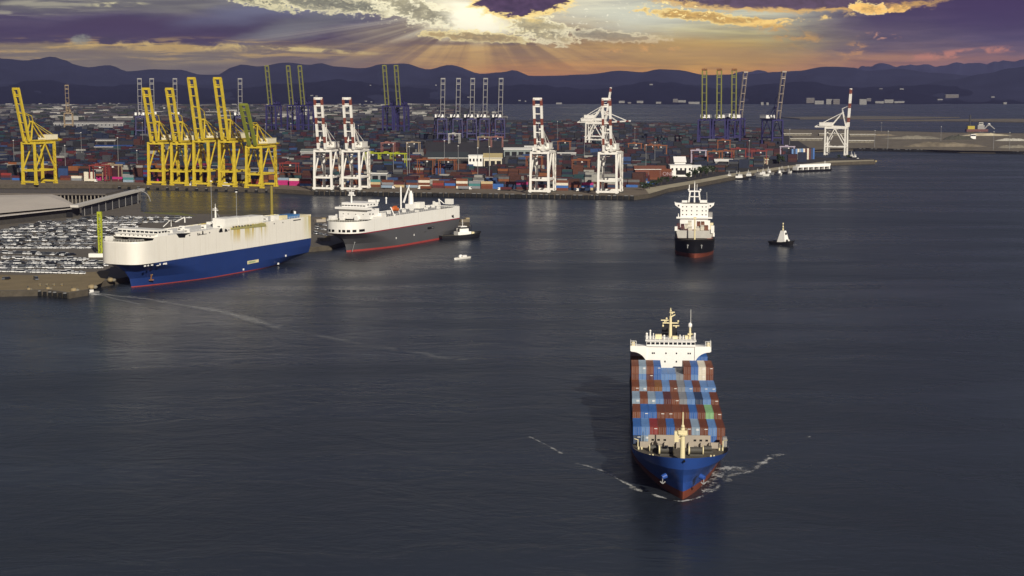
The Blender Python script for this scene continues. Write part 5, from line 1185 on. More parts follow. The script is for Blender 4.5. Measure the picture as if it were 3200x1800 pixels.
# rows past the first three hundred cars, as one mass
DM = ['white'] * 3 + ['silver'] * 4 + ['grey'] * 5 + ['black'] * 3
mass = MB(); KEYS = list(CARM)
def car_mass(x0, y0, x1, y1, n, off, mix_):
    p, q = at(x0, y0, 3.2), at(x1, y1, 3.2); d = q - p; nrm = Vector((-d.y, d.x, 0)).normalized() * off; a = atan2(d.y, d.x) + pi / 2
    for i in range(n):
        if rnd.random() < .10: continue
        s = p + nrm + d * ((i + .5) / n); l = FC.loc(s)
        if l.x > -17 and l.y > -14: continue
        me = CARM[(rnd.choice(mix_), rnd.random() < .15)]; ca_, sa_ = cos(a), sin(a); o = len(mass.v)
        mass.v += [(s.x + v.co.x * ca_ - v.co.y * sa_, s.y + v.co.x * sa_ + v.co.y * ca_, 3.21 + v.co.z) for v in me.vertices]
        ix = [mass.mi(m_) for m_ in me.materials]
        for f in me.polygons: mass.f.append(tuple(o + k for k in f.vertices)); mass.m.append(ix[f.material_index]); mass.sm.append(False)
for k, r_ in enumerate(ROWS):
    if k in (0, 3, 4, 5): car_mass(*r_[:5], 5.4, WMIX if k else W9)
    else:
        car_mass(*r_[:5], 5.4, DM)
        if k % 3 == 1: car_mass(*r_[:5], 11.2, DM)
mo = mass.build('parked_car_mass'); mo['kind'] = 'stuff'; mo['label'] = 'further tightly packed white, grey and black cars between the counted rows'
car_row(985, 715, 1030, 722, 4, 'group between the two car carriers, nearer row', pi / 2, WMIX, 0)
car_row(982, 730, 1024, 738, 4, 'group between the two car carriers, nearest row', pi / 2, WMIX, 0)
car_row(985, 702, 1035, 708, 4, 'group between the two car carriers, far row', pi / 2, GMIX, 0)
car_row(10, 873, 30, 873, 2, 'empty sandy apron, at the frame edge', 0, ['black', 'grey'], 0)
car_row(105, 875, 122, 874, 1, 'empty sandy apron, alone', 0, ['grey'], 0)
for k, (px, py, c) in enumerate(((1000, 693, TAUPE), (1012, 752, ROCK), (1450, 693, SAND))):
    p = at(px, py, 3.2); mb = MB(); mb.obox((0, 0, 0), .5, (8, 5, 2.2), c); mb.obox((2.5, 1, 2.2), .5, (3, 3, 1), mat('tarpaulin', (.35, .28, .16), .9))
    o = mb.build('cargo_pile', None, (p.x, p.y, 3.2)); tag(o, ['pallet load beside the cars between the two carriers', 'stone coloured block at the berth between the two carriers', 'sandy cargo heap on the pier end behind the grey carrier'][k], 'cargo')
# ================================================================== THE CONTAINER TERMINAL
def proj(p):
    v = Vector(p) - CAM; zc_ = v.y * CP - v.z * SP
    return 1600 + F * v.x / zc_, 900 - F * (v.y * SP + v.z * CP) / zc_
qa, qb = at(985, 597, ZQ), at(1985, 612, ZQ)
QE = (qb - qa).normalized(); QN = Vector((-QE.y, QE.x, 0)); QA = atan2(QE.y, QE.x)      # along the quay, inland
ya, yb = at(350, 577, ZQ), at(860, 590, ZQ); YE = (yb - ya).normalized(); YN = Vector((-YE.y, YE.x, 0)); YA = atan2(YE.y, YE.x)
def quay(u, v, z=ZQ): p = qa + QE * u + QN * v; return Vector((p.x, p.y, z))

# ---------------------------------------------------------------- ship-to-shore cranes
def crane(label, frame_m, boom_m, house_m, hp=46., lb=60., deg=78., lw=2.3, stripe=None, gx=9.3, gy=15., name='quay_crane', group=None, bw=1.7, lattice=False, head=None, hx=5.4):
    t = thing(name, label, 'quay crane', (0, 0, 0), 0, group)
    A = frame_m
    for sx in (-1, 1):
        for sy in (-1, 1):
            m = MB(); m.bar((sx * gx, sy * gy, 1.4), (sx * gx * .93, sy * gy, hp), lw, lw, A, lw * .85, lw * .85); m.box(sx * gx - 2.6, sx * gx + 2.6, sy * gy - .9, sy * gy + .9, .1, 1.6, STEEL if A is not YEL else A); m.build('leg', t)
    zpb = hp * .33
    for sy in (-1, 1):
        m = MB(); m.bar((-gx - 2, sy * gy, 3.0), (gx + 2, sy * gy, 3.0), lw * .95, 1.9, A); m.build('sill_beam', t)
        m = MB(); m.bar((-gx, sy * gy, zpb), (gx, sy * gy, zpb), lw * .8, 1.8, A); m.build('portal_beam', t)
        m = MB(); m.bar((-gx, sy * gy, hp - 1), (gx, sy * gy, hp - 1), lw, 2.4, A); m.build('head_beam', t)
    for sx in (-1, 1):
        m = MB(); m.bar((sx * gx, -gy, zpb + .2), (sx * gx, gy, zpb + .2), 1.4, 1.6, A); m.bar((sx * gx * .97, -gy, zpb + 1), (sx * gx * .95, 1, hp - 1.6), 1.1, 1.1, A); m.bar((sx * gx * .97, gy, zpb + 1), (sx * gx * .95, 1, hp - 1.6), 1.1, 1.1, A); m.bar((sx * gx * .93, -gy, hp - 1), (sx * gx * .93, gy, hp - 1), 1.6, 2, A); m.build('side_brace', t)
    g = MB()
    for sx in (-1, 1): g.bar((sx * 3.4, -gy - 2, hp + .9), (sx * 3.4, gy + 17, hp + .9), 1.5, 2.0, A)
    for k in range(7): y = -gy + k * 7.5; g.bar((-3.4, y, hp + .6), (3.4, y, hp + .6), .7, .9, A)
    rail(g, [(5.2, -gy - 2, hp + 1.2), (5.2, gy + 17, hp + 1.2)], 1.2, A, 3.2, .16); g.box(4.2, 5.4, -gy - 2, gy + 17, hp + .9, hp + 1.2, A); g.build('girder', t)
    # A-frame and stays
    ap = 22.; a = MB()
    for sx in (-1, 1):
        a.bar((sx * 4.2, -gy, hp + 1), (sx * 1.9, -gy + 6, hp + ap), 1.4, 1.4, A, 1.0, 1.0); a.bar((sx * 3.4, gy - 6, hp + 1), (sx * 1.9, -gy + 6.4, hp + ap), 1.0, 1.0, A, .8, .8); a.bar((sx * 3.4, gy + 16, hp + 1.6), (sx * 1.9, -gy + 6.4, hp + ap), .5, .5, A)
    a.box(-2.4, 2.4, -gy + 5, -gy + 7.2, hp + ap - .8, hp + ap + .8, A); a.bar((-3.2, -gy + 2.8, hp + ap * .5), (3.2, -gy + 2.8, hp + ap * .5), .8, .8, A); a.build('a_frame', t)
    # boom
    r = radians(deg); dv = Vector((0, -cos(r), sin(r))); o = Vector((0, -gy - 2.2, hp + .9)); b = MB(); nseg = 8
    for sx in (-1, 1):
        for k in range(nseg):
            p = o + dv * (lb * k / nseg) + Vector((sx * 3.7, 0, 0)); q = o + dv * (lb * (k + 1) / nseg) + Vector((sx * 3.7, 0, 0))
            mm = boom_m if not stripe or k % 3 != 1 else stripe
            if lattice:
                up_ = Vector((0, sin(r), cos(r))) * 1.2
                b.bar(p, q, .6, .6, mm); b.bar(p + up_ * 2, q + up_ * 2, .6, .6, mm); b.bar(p, q + up_ * 2, .35, .35, mm)
            else: b.bar(p, q, bw, 2.2, mm)
    for k in range(1, 6):
        p = o + dv * (lb * k / 5.6); b.bar(p + Vector((-3.4, 0, 0)), p + Vector((3.4, 0, 0)), .7, .9, boom_m)
    p = o + dv * lb; b.bar(p + Vector((-4.4, 0, 0)), p + Vector((4.4, 0, 0)), 2.0, 2.4, boom_m)
    p = o + dv * (lb * .86); b.bar(p + Vector((-3.6, 0, 0)), p + Vector((3.6, 0, 0)), 1.0, 1.6, boom_m)
    b.build('boom', t)
    if head:
        m = MB(); p = o + dv * lb; m.box(-4.6, 4.6, p.y - 1.6, p.y + 2.2, p.z - .4, p.z + 3.0, head); m.build('boom_head', t)
    s = MB(); apx = Vector((0, -gy + 6, hp + ap))
    for sx in (-1, 1):
        off = Vector((sx * 2.4, 0, 0)); e = o + dv * (lb * .55) + Vector((0, .8, .4))
        if deg > 30:
            mid = apx.lerp(e, .5) + Vector((0, 5.5, 1)); s.bar(apx + off, mid + off, .55, .55, A); s.bar(mid + off, e + off, .55, .55, A)
        else:
            s.bar(apx + off, o + dv * (lb * .5) + off, .7, .7, A); s.bar(apx + off, o + dv * (lb * .92) + off, .7, .7, A)
    s.build('stay', t)
    h = MB(); h.box(-hx, hx, gy - 9, gy + 10, hp + 2.0, hp + 7.2, house_m); h.box(-hx - .3, hx + .3, gy - 9.3, gy + 10.3, hp + 7.2, hp + 7.5, house_m); ho = h.build('machinery_house', t)
    m = MB()
    for k in range(3): m.box(-3.6 + 3 * k, -2.2 + 3 * k, gy - 9.06, gy - 8.9, hp + 4.2, hp + 5.6, STEEL)
    m.build('louvre', ho)
    c = MB(); c.box(-1.6, 1.6, -gy + 2, -gy + 5.5, hp - 4.2, hp - 1.2, W2); c.box(-1.7, 1.7, -gy + 1.85, -gy + 3, hp - 3.9, hp - 2.2, GLASS); c.build('operator_cab', t)
    st = MB(); z = 3.; k = 0
    while z < hp - 5:
        st.bar((gx + 1.6, gy - 3 + (k % 2) * 3, z), (gx + 1.6, gy - (k % 2) * 3, z + 3.6), .5, .25, A); z += 3.6; k += 1
    st.bar((gx + 1.6, gy - 3.2, 2), (gx + 1.6, gy - 3.2, hp), .22, .22, A); st.bar((gx + 1.6, gy + .2, 2), (gx + 1.6, gy + .2, hp), .22, .22, A); st.build('stairway', t)
    return t
def front_at(px, py, rz, gy=15., z=ZQ):
    """crane origin so that the middle between its waterside legs stands at a photo point"""
    p = at(px, py, z); return Vector((p.x - sin(rz) * gy, p.y + cos(rz) * gy, z))
PALEY = mat('pale_house_paint', (.74, .68, .48), .5)
def put_crane(t, px, py, rz):
    t.location = front_at(px, py, rz); t.rotation_euler = (0, 0, rz)
RY = YA
proto = crane('yellow quay crane with raised boom, standing alone at the far left', YEL, YEL, PALEY, 46, 58, 77, lw=2.5, group='yellow quay cranes', bw=2.2); put_crane(proto, 93, 577, RY - .12)
for px, py, lab in ((489, 578, 'yellow quay crane with raised boom, leftmost of the tight row of five'), (561, 580, 'yellow quay crane with raised boom, second of the tight row, behind the moored barge bow')):
    o = dup(proto, front_at(px, py, RY), RY, lab)
tall = crane('tall yellow quay crane over the moored barge, third of the tight row', YEL, YEL, PALEY, 49, 66, 78, lw=2.7, group='yellow quay cranes', bw=2.4); put_crane(tall, 631, 582, RY)
dup(tall, front_at(711, 584, RY), RY, 'tall yellow quay crane, fourth of the tight row, right of the moored barge')
low = crane('yellow quay crane with a lower olive boom slab, rightmost of the yellow row', YEL, mat('boom_olive_paint', (.20, .22, .03), .55), PALEY, 44, 46, 68, lw=2.3, group='yellow quay cranes', bw=3.2); put_crane(low, 795, 588, RY)
GW = 'white quay cranes'
wp_ = crane('white quay crane with red banded boom, left of the close pair behind the grey carrier', WC, WC, WC, 42, 52, 80, lw=2.3, stripe=REDC, group=GW, bw=2.3, head=None); put_crane(wp_, 1010, 597, QA)
dup(wp_, front_at(1098, 598, QA), QA, 'white quay crane with red banded boom, right of the close pair behind the grey carrier')
dup(wp_, front_at(1686, 606, QA), QA, 'white quay crane with red banded boom, standing alone left of the quay end')
dup(wp_, front_at(1898, 609, QA), QA, 'white quay crane with red banded boom, nearest the quay end beside the channel')
fd_ = crane('white quay crane seen from the side with its boom lowered, behind the quay end crane', WC, WC, WC, 42, 42, 4, lw=2.2, stripe=REDC, group=GW); fd_.location = at(1862, 462, ZQ); fd_.rotation_euler = (0, 0, radians(68))
gs = dup(wp_, at(1866, 452, ZQ), radians(74), 'white quay crane with upright banded boom, seen edge on behind the lowered boom crane'); gs.scale = (.92, .92, 1.06)
es = crane('white quay crane with slender upright boom, alone at the pier tip', WC, WC, WC, 43, 56, 87, lw=2.2, stripe=REDC, group=GW, gx=8.5); es.location = at(2612, 488, ZQ); es.rotation_euler = (0, 0, radians(66))
# indigo cranes far back
LB_ = mat('boom_yellow_green_paint', (.20, .20, .05), .55)
nv = crane('dark indigo quay crane with a tall olive boom, leftmost of three behind the yellow row', NAVYC, LB_, NAVYC, 62, 82, 79, lw=3.0, group='dark indigo quay cranes', gx=11, bw=2.0); put_crane(nv, 848, 421, radians(-14))
for px, py, lab in ((914, 421, 'dark indigo quay crane with a tall olive boom, middle of three behind the yellow row'), (950, 421, 'dark indigo quay crane with a tall olive boom, rightmost of three behind the yellow row'),
                    (1212, 425, 'dark indigo quay crane with a tall olive boom, left of the far pair'), (1248, 425, 'dark indigo quay crane with a tall olive boom, right of the far pair')):
    dup(nv, front_at(px, py, radians(-14)), radians(-14), lab)
nr = crane('indigo quay crane with a blocky boom head, left of three above the moored workboats', NAVYC, LB_, W2, 46, 84, 83, lw=2.8, group='indigo quay cranes near the channel', gx=11, bw=2.0, head=RUST, hx=9); put_crane(nr, 2200, 456, radians(-12))
dup(nr, front_at(2246, 456, radians(-12)), radians(-12), 'indigo quay crane with a blocky boom head, middle of three above the moored workboats')
dup(nr, front_at(2292, 456, radians(-12)), radians(-12), 'indigo quay crane with a blocky boom head, right of three above the moored workboats')
LTM = mat('weathered_boom_paint', (.40, .33, .26), .6, var=.3)
nl = crane('indigo quay crane with a pale lattice boom, just right of the blocky headed three', NAVYC, LTM, W2, 46, 82, 80, lw=2.8, group='indigo quay cranes near the channel', lattice=True, gx=11, hx=9); put_crane(nl, 2310, 450, radians(26))
dup(nl, front_at(2428, 458, radians(26)), radians(26), 'indigo quay crane with a pale lattice boom, standing apart nearest the sandy breakwater')
GD = 'dark quay cranes with pale booms'
dk = crane('dark quay crane with slim pale boom, leftmost of the far five at centre', NAVYC, LATT, W2, 42, 74, 84, lw=2.0, group=GD, bw=1.1, hx=9.5); put_crane(dk, 1382, 441, radians(14))
for px, lab in ((1430, 'second of the far five at centre'), (1474, 'middle of the far five at centre'), (1514, 'fourth of the far five at centre'), (1562, 'rightmost of the far five at centre')):
    dup(dk, front_at(px, 441, radians(14)), radians(14), 'dark quay crane with slim pale boom, ' + lab)
for px, py, lab in ((440, 430, 'left of the far group behind the yellow row'), (478, 428, 'second of the far group behind the yellow row'), (550, 428, 'third of the far group behind the yellow row'), (752, 430, 'apart behind the fifth yellow crane')):
    dup(dk, front_at(px, py, radians(16)), radians(16), 'dark quay crane with slim pale boom, ' + lab)
TANC = mat('tan_crane_paint', (.26, .19, .11), .6)
tc_ = crane('tan brown quay crane with twin thin booms, far behind the lone yellow crane', TANC, TANC, TANC, 40, 62, 84, lw=1.8, bw=.9); put_crane(tc_, 214, 408, radians(12))

# ---------------------------------------------------------------- yard gantries
def gantry(m, label, name='yard_gantry_crane'):
    t = thing(name, label, 'gantry crane', group='yard gantry cranes'); sx_, h_, ly = 11.5, 21., 5.5
    for sx in (-1, 1):
        for sy in (-1, 1):
            b = MB(); b.bar((sx * sx_, sy * ly, .8), (sx * sx_, sy * ly * .9, h_), 1.05, 1.05, m); b.box(sx * sx_ - .7, sx * sx_ + .7, sy * ly - 1.4, sy * ly + 1.4, 0, 1.3, STEEL); b.build('leg', t)
        b = MB(); b.bar((sx * sx_, -ly - 1, 2.2), (sx * sx_, ly + 1, 2.2), 1.2, 1.2, m); b.build('sill_beam', t); b = MB(); b.bar((sx * sx_, -ly, h_ - .6), (sx * sx_, ly, h_ - .6), 1, 1.2, m); b.build('side_beam', t)
    for sy in (-1, 1):
        b = MB(); b.bar((-sx_ - 1.4, sy * ly * .9, h_ + .8), (sx_ + 1.4, sy * ly * .9, h_ + .8), 1.0, 1.5, m); b.build('bridge_girder', t)
    b = MB(); b.box(-4, 1, -4.6, 4.6, h_ + 1.8, h_ + 3.4, m); b.box(1.2, 3.4, -3.5, -1.2, h_ - 2.6, h_ - .2, W2); b.build('trolley', t)
    t.scale = (.84,) * 3
    return t
GCOL = {'orange': mat('gantry_orange_paint', (.22, .075, .03), .55), 'red': mat('gantry_red_paint', (.20, .035, .03), .55), 'white': mat('gantry_white_paint', (.5, .48, .44), .6), 'tan': mat('gantry_tan_paint', (.30, .23, .15), .6), 'pink': mat('faded_red_paint', (.30, .13, .11), .6), 'yellow-green': YGR, 'pale purple': mat('gantry_lilac_paint', (.42, .36, .44), .6)}
GP = {}
GLIST = [(312, 568, 'red', 'between the lone yellow crane and the row of five'), (352, 566, 'tan', 'left of the row of five yellow cranes'), (1213, 484, 'pink', 'behind the right white crane of the pair'), (1292, 482, 'tan', 'above the yellow-green gantries'),
         (1420, 450, 'white', 'at the feet of the far five cranes'), (1512, 462, 'tan', 'right of the dark roofed shed'), (1553, 462, 'pink', 'right of the dark roofed shed, farther along'), (1163, 522, 'yellow-green', 'left of three, right of the white pair'),
         (1210, 522, 'yellow-green', 'middle of three, right of the white pair'), (1245, 524, 'yellow-green', 'right of three, right of the white pair'), (1398, 548, 'orange', 'in the front stacks before the dark roofed shed'), (1332, 546, 'orange', 'left of the cream front stack'),
         (1763, 478, 'orange', 'behind the lone white crane'), (1670, 536, 'orange', 'left behind the lone white crane'), (1815, 548, 'orange', 'between the last two white quay cranes'), (1984, 486, 'orange', 'above the long brown stack'),
         (2036, 492, 'orange', 'right above the long brown stack'), (2062, 494, 'orange', 'left of the lilac gantry'), (2183, 512, 'pale purple', 'behind the white buildings'), (2234, 516, 'orange', 'left of the waterside orange three'), (2270, 514, 'orange', 'middle of the waterside orange three'),
         (2308, 506, 'red', 'under the indigo crane with lattice boom'), (2262, 474, 'orange', 'at the feet of the indigo three'), (2372, 514, 'red', 'above the moored workboats'), (2460, 498, 'pale purple', 'left of the upright pale stack'), (1040, 540, 'tan', 'under the close white crane pair'), (905, 560, 'red', 'between the yellow row and the white pair')]
for px, py, c, where in GLIST:
    lab = f'{c} yard gantry crane {where}'; p = at(px, py, ZQ)
    if c not in GP: GP[c] = gantry(GCOL[c], lab); GP[c].location = p; GP[c].rotation_euler = (0, 0, QA)
    else: dup(GP[c], p, QA + rnd.uniform(-.05, .05), lab)

# ---------------------------------------------------------------- containers one can tell apart: the front stacks
def front_stack(px, py, colours, place, marks=0):
    p = at(px, py, ZQ)
    for q, c in enumerate(colours):
        if not c or c == '-': continue
        tn = ['bottom', 'second', 'third', 'fourth', 'fifth'][q]; tn = 'top' if q == len(colours) - 1 else tn
        container(c, (p.x, p.y, ZQ + .01 + 2.6 * q), QA + pi / 2, f"{CNAME[c]} container, {tn} of the stack {place}", 'front row containers on the terminal quay', 40, False)
FS = [(20, 562, 'navy maroon red', 'at the far left frame edge'), (55, 563, 'blue maroon', 'left of the lone yellow crane'), (205, 563, 'brown maroon', 'right of the lone yellow crane'), (240, 564, 'grey cream', 'left of the white panelled stack'),
      (280, 566, 'cream cream cream cream', 'painted white, before the red gantry'), (318, 564, 'magenta magenta', 'inside the red gantry'), (368, 567, 'maroon magenta', 'right of the red gantry'), (402, 569, 'paleblue teal grey', 'pale banded, left of the yellow row'), (440, 570, 'maroon navy', 'at the left foot of the yellow row'),
      (500, 566, 'magenta maroon', 'inside the first yellow crane of the row'), (575, 568, 'brown maroon', 'inside the second yellow crane of the row'), (650, 570, 'maroon brown', 'inside the third yellow crane of the row'), (800, 574, 'red brown', 'inside the rightmost yellow crane'),
      (886, 578, 'magenta magenta paleblue', 'left magenta group before the white pair'), (922, 580, 'magenta magenta cream', 'middle magenta group before the white pair'), (955, 581, 'blue red maroon', 'right of the magenta group'), (1020, 582, 'maroon brown navy', 'inside the left white crane'), (1062, 583, 'brown cream', 'between the white pair'),
      (1110, 584, 'navy brown brown', 'inside the right white crane'), (1172, 584, 'brown tan teal', 'just right of the white pair'), (1212, 585, 'maroon grey brown', 'with a grey middle, right of the white pair'), (1246, 585, 'tan maroon', 'with a tan base, left of the cream stack'), (1288, 586, 'paleblue brown navy', 'left of the cream banded stack'),
      (1326, 586, 'cream brown cream brown', 'with cream bands, before the orange gantry'), (1370, 587, 'maroon red brown', 'right of the cream banded stack'), (1408, 588, 'brown blue maroon', 'with a blue middle under the orange gantry'), (1444, 589, 'cream rust cream rust', 'tall rust and cream, under the dark roofed shed'), (1484, 589, 'grey teal grey', 'grey green, right of the tall rust stack'),
      (1522, 590, 'brown rust tan', 'left of the bright blue stack'), (1556, 590, 'blue blue', 'bright blue, left of the lone white crane'), (1596, 591, 'navy navy maroon', 'dark, left of the lone white crane'), (1632, 592, 'maroon navy magenta', 'at the left foot of the lone white crane'), (1688, 593, 'brown maroon', 'inside the lone white crane'),
      (1757, 595, 'brown blue cream brown', 'blue and cream, right of the lone white crane'), (1796, 594, 'navy brown maroon', 'dark, between the last two white cranes'), (1836, 594, 'tan blue magenta', 'blue and magenta, left of the quay end crane'), (1880, 595, 'navy maroon brown', 'inside the quay end crane, left part'), (1915, 594, 'brown navy', 'inside the quay end crane, right part')]
for px, py, cs, pl in FS: front_stack(px, py, sp(cs), pl)
# the long brown block right of the quay end crane; its pale blue row in front
for i in range(4): front_stack(1972 + 37 * i, 572 - 5.5 * i, sp(['brown brown rust brown', 'brown rust brown brown', 'rust brown brown brown', 'maroon brown brown rust'][i]), ['left end', 'left middle', 'right middle', 'right end'][i] + ' of the long brown block')
for i in range(3): front_stack(1975 + 32 * i, 585 - 5 * i, ['blue'] if i != 1 else ['paleblue'], ['left', 'middle', 'right'][i] + ', low before the long brown block')
lt = bpy.data.curves.new('lettering', 'FONT'); lt.body = 'ONE'; lt.size = 6.0; lt.extrude = .05; lt.materials.append(mat('magenta_white_letters', (.42, .30, .32), .6))
blk = [o for o in bpy.data.objects if o.get('label', '').endswith('third of the stack right end of the long brown block')]
lo = bpy.data.objects.new('lettering', lt); COL.objects.link(lo)
bpy.context.view_layer.update(); me_ = bpy.data.meshes.new_from_object(lo); bpy.data.objects.remove(lo); lo = bpy.data.objects.new('lettering', me_); COL.objects.link(lo)
if blk: lo.parent = blk[0]; lo.location = (-1.28, 4.6, -2.6); lo.rotation_euler = (pi / 2, 0, -pi / 2)

# ---------------------------------------------------------------- the yard beyond: thousands of boxes in blocks
def shore_y(px):
    return interp([(-900, 577), (350, 577), (985, 597), (1985, 612), (2030, 606), (2090, 588), (2200, 569), (2310, 548), (2450, 528), (2600, 508), (2735, 500)], px)
KEEP = [(1320, 448, 1590, 530), (1565, 452, 1730, 498), (2080, 500, 2175, 560), (2010, 540, 2300, 620), (290, 440, 420, 474), (160, 380, 400, 402), (2440, 400, 3300, 470), (2540, 470, 2760, 510), (2455, 452, 2550, 505)]
def okay(p, hgt):
    px, py = proj(p)
    if not (-120 < px < 3300): return False
    if py > shore_y(px) - (22 if px < 2030 else 13): return False
    if px > 2520 or (px > 2440 and py < 470): return False
    if px > 1540 and py < 378 + max(0, (px - 1560) * .036): return False
    if py < 350: return False
    for a, b, c, d_ in KEEP:
        if a < px < c and b < py < d_: return False
    return True
yard = MB()
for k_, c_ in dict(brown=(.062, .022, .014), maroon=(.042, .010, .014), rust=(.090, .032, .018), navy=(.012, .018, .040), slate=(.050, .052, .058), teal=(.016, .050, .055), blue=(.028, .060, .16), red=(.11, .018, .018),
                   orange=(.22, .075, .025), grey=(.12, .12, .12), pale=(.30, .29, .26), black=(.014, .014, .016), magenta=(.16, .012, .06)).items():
    CONT['yard_' + k_] = mat('yard_container_' + k_, c_, .6, var=.3, scale=.25)  # darker set of container colours; cloud shade over the yard is painted in
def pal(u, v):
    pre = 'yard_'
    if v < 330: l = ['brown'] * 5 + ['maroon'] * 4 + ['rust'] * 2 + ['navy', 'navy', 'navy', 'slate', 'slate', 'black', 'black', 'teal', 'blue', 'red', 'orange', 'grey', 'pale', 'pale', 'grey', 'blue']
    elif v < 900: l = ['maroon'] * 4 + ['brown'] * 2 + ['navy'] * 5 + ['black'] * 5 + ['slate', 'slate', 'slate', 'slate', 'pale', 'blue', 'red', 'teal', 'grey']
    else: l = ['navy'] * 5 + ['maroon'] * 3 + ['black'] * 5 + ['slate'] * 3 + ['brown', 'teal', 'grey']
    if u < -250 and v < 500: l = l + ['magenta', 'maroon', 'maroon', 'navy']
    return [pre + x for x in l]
ca, sa = cos(QA), sin(QA)
v = 62.; blkn = 0
while v < 2600:
    far = v > 700; step = 13.0; nt_max = 5 if v > 120 else 4
    u = -1900.
    bay_h = 3; gap_until = -1e9
    while u < 1100:
        cell = vnoise(u / 70, v / 55, 5)
        if vnoise(u / 95, v / 40, 77) < (.26 if v < 500 else .36): u += step; continue
        c0 = quay(u, v)
        if not okay(c0, 0): u += step; continue
        P_ = pal(u, v); dom = P_[int(vnoise(u / 48, v / 30, 33) * 997) % len(P_)]; P_ = P_ + [dom] * int(len(P_) * 1.6); n = max(1, min(nt_max, int(1.2 + 4.4 * cell + rnd.uniform(-.9, .9))))
        # front row tier by tier, the rows behind as one deep stack each bay
        for q in range(n):
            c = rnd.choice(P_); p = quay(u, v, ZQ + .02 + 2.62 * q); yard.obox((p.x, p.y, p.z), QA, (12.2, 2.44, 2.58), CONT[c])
        for r in range(1, 3 if not far else 2):
            n2 = max(1, min(nt_max, n + rnd.choice((-2, -1, 0, 0, 1))))
            for q in range(max(0, n2 - 2), n2):
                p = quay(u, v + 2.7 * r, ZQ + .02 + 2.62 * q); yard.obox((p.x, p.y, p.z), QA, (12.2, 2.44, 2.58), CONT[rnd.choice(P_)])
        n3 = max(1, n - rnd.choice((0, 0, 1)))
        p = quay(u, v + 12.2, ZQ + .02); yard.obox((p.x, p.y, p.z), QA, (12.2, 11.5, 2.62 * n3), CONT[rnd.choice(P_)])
        u += step
        if rnd.random() < .05: u += rnd.choice((13, 26))
    v += 34 if v < 250 else (44 if v < 700 else 62)
# the pale upright stack beside the breakwater
for k, c in enumerate(sp('lightblue navy lightblue cream paleblue lightblue cream maroon cream maroon navy blue')):
    for q in range(6):
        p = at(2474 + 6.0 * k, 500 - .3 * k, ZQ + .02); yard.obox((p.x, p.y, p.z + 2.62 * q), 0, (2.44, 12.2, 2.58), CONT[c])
yo = yard.build('container_yard'); yo['kind'] = 'stuff'; yo['label'] = 'dense blocks of stacked containers filling the terminal behind the front row'

# the low dark town between the far yards and the hills, too fine to count
tw = MB(); tr_ = random.Random(11); TM = [mat('town_' + n_, c_, .8, var=.4, scale=.08) for n_, c_ in (('dark', (.022, .022, .030)), ('slate', (.045, .045, .055)), ('brown', (.060, .040, .035)), ('grey', (.12, .115, .11)), ('pale', (.34, .33, .30)), ('green', (.018, .026, .016)))]
for k in range(1500):
    px = tr_.uniform(-60, 1560); py = 329.5 + 46 * tr_.random() ** 1.4; p = at(px, py, ZQ)
    if px > 1425 and py < 353 : continue
    if 150 < px < 400 and py > 378: continue
    mm = tr_.choice([0, 0, 0, 1, 1, 1, 2, 2, 3, 3, 4, 5, 5, 5]); w_ = tr_.uniform(12, 60); tw.obox((p.x, p.y, ZQ), tr_.uniform(-.3, .3), (w_, tr_.uniform(10, 24), tr_.uniform(4, 9) if mm != 4 else tr_.uniform(4, 11)), TM[mm])
to = tw.build('far_town'); to['kind'] = 'stuff'; to['label'] = 'low dark town and yards between the terminal and the hills'
# ---------------------------------------------------------------- terminal buildings
def shed(px0, px1, py, depth, hw, hr, roofm, wallm, label, gable=True, rz=None, doors=0, doorm=DARK, win=0, cat='warehouse', name='warehouse'):
    a, b = at(px0, py, ZQ), at(px1, py, ZQ); L_ = (b - a).length; rz = atan2(b.y - a.y, b.x - a.x) if rz is None else rz
    t = thing(name, label, cat, (a.x, a.y, ZQ), rz)
    m = MB(); m.box(0, L_, 0, depth, 0, hw, wallm)
    if hr > 0: m.add([(0, 0, hw), (0, depth, hw), (0, depth / 2, hr + hw)], [(0, 2, 1)], wallm); m.add([(L_, 0, hw), (L_, depth, hw), (L_, depth / 2, hr + hw)], [(0, 1, 2)], wallm)
    m.build('wall', t)
    m = MB(); e = 1.0
    if hr > 0: m.add([(-e, -e, hw - .2), (L_ + e, -e, hw - .2), (L_ + e, depth / 2, hr + hw + .3), (-e, depth / 2, hr + hw + .3), (-e, depth + e, hw - .2), (L_ + e, depth + e, hw - .2)], [(0, 1, 2, 3), (3, 2, 5, 4)], roofm); m.box(-e, L_ + e, -e - .15, -e, hw - .7, hw - .1, W)
    else: m.box(-.5, L_ + .5, -.5, depth + .5, hw, hw + .7, roofm)
    m.build('roof', t)
    for k in range(doors):
        x = L_ * (k + .5) / doors; m = MB(); m.box(x - L_ / doors * .36, x + L_ / doors * .36, -.06, .3, .1, hw * .68, doorm); m.build('door', t)
    for k in range(win):
        x = L_ * (k + .5) / win; m = MB(); m.box(x - 1.1, x + 1.1, -.05, .3, hw * .55, hw * .78, GLASS); m.build('window', t)
    return t
shed(1332, 1462, 520, 44, 11.5, 6.5, mat('dark_teal_roof_sheet', (.040, .048, .050), .7, var=.1), WALLD, 'large shed with a dark teal roof and pale eaves, behind the rust coloured front stacks', doors=5)
shed(1464, 1508, 526, 26, 16, 0, W, W, 'white block building at the gable of the dark roofed shed', win=4, cat='building', name='building')
shed(1512, 1568, 524, 26, 13, 5, mat('pale_ochre_roof', (.42, .34, .17), .7), mat('cream_wall', (.60, .54, .40), .8), 'cream shed with an ochre roof, right of the white block', doors=3)
shed(1575, 1660, 490, 30, 11, 2, W, mat('grey_green_wall', (.22, .25, .24), .8), 'grey green shed with a white roof edge, behind the lone white crane', doors=4)
shed(1640, 1722, 476, 16, 9, 1, W, W, 'low white shed far behind the lone white crane', doors=3)
shed(1742, 1800, 496, 14, 8, 0, W, GREY, 'flat white canopy right of the lone white crane', doors=3)
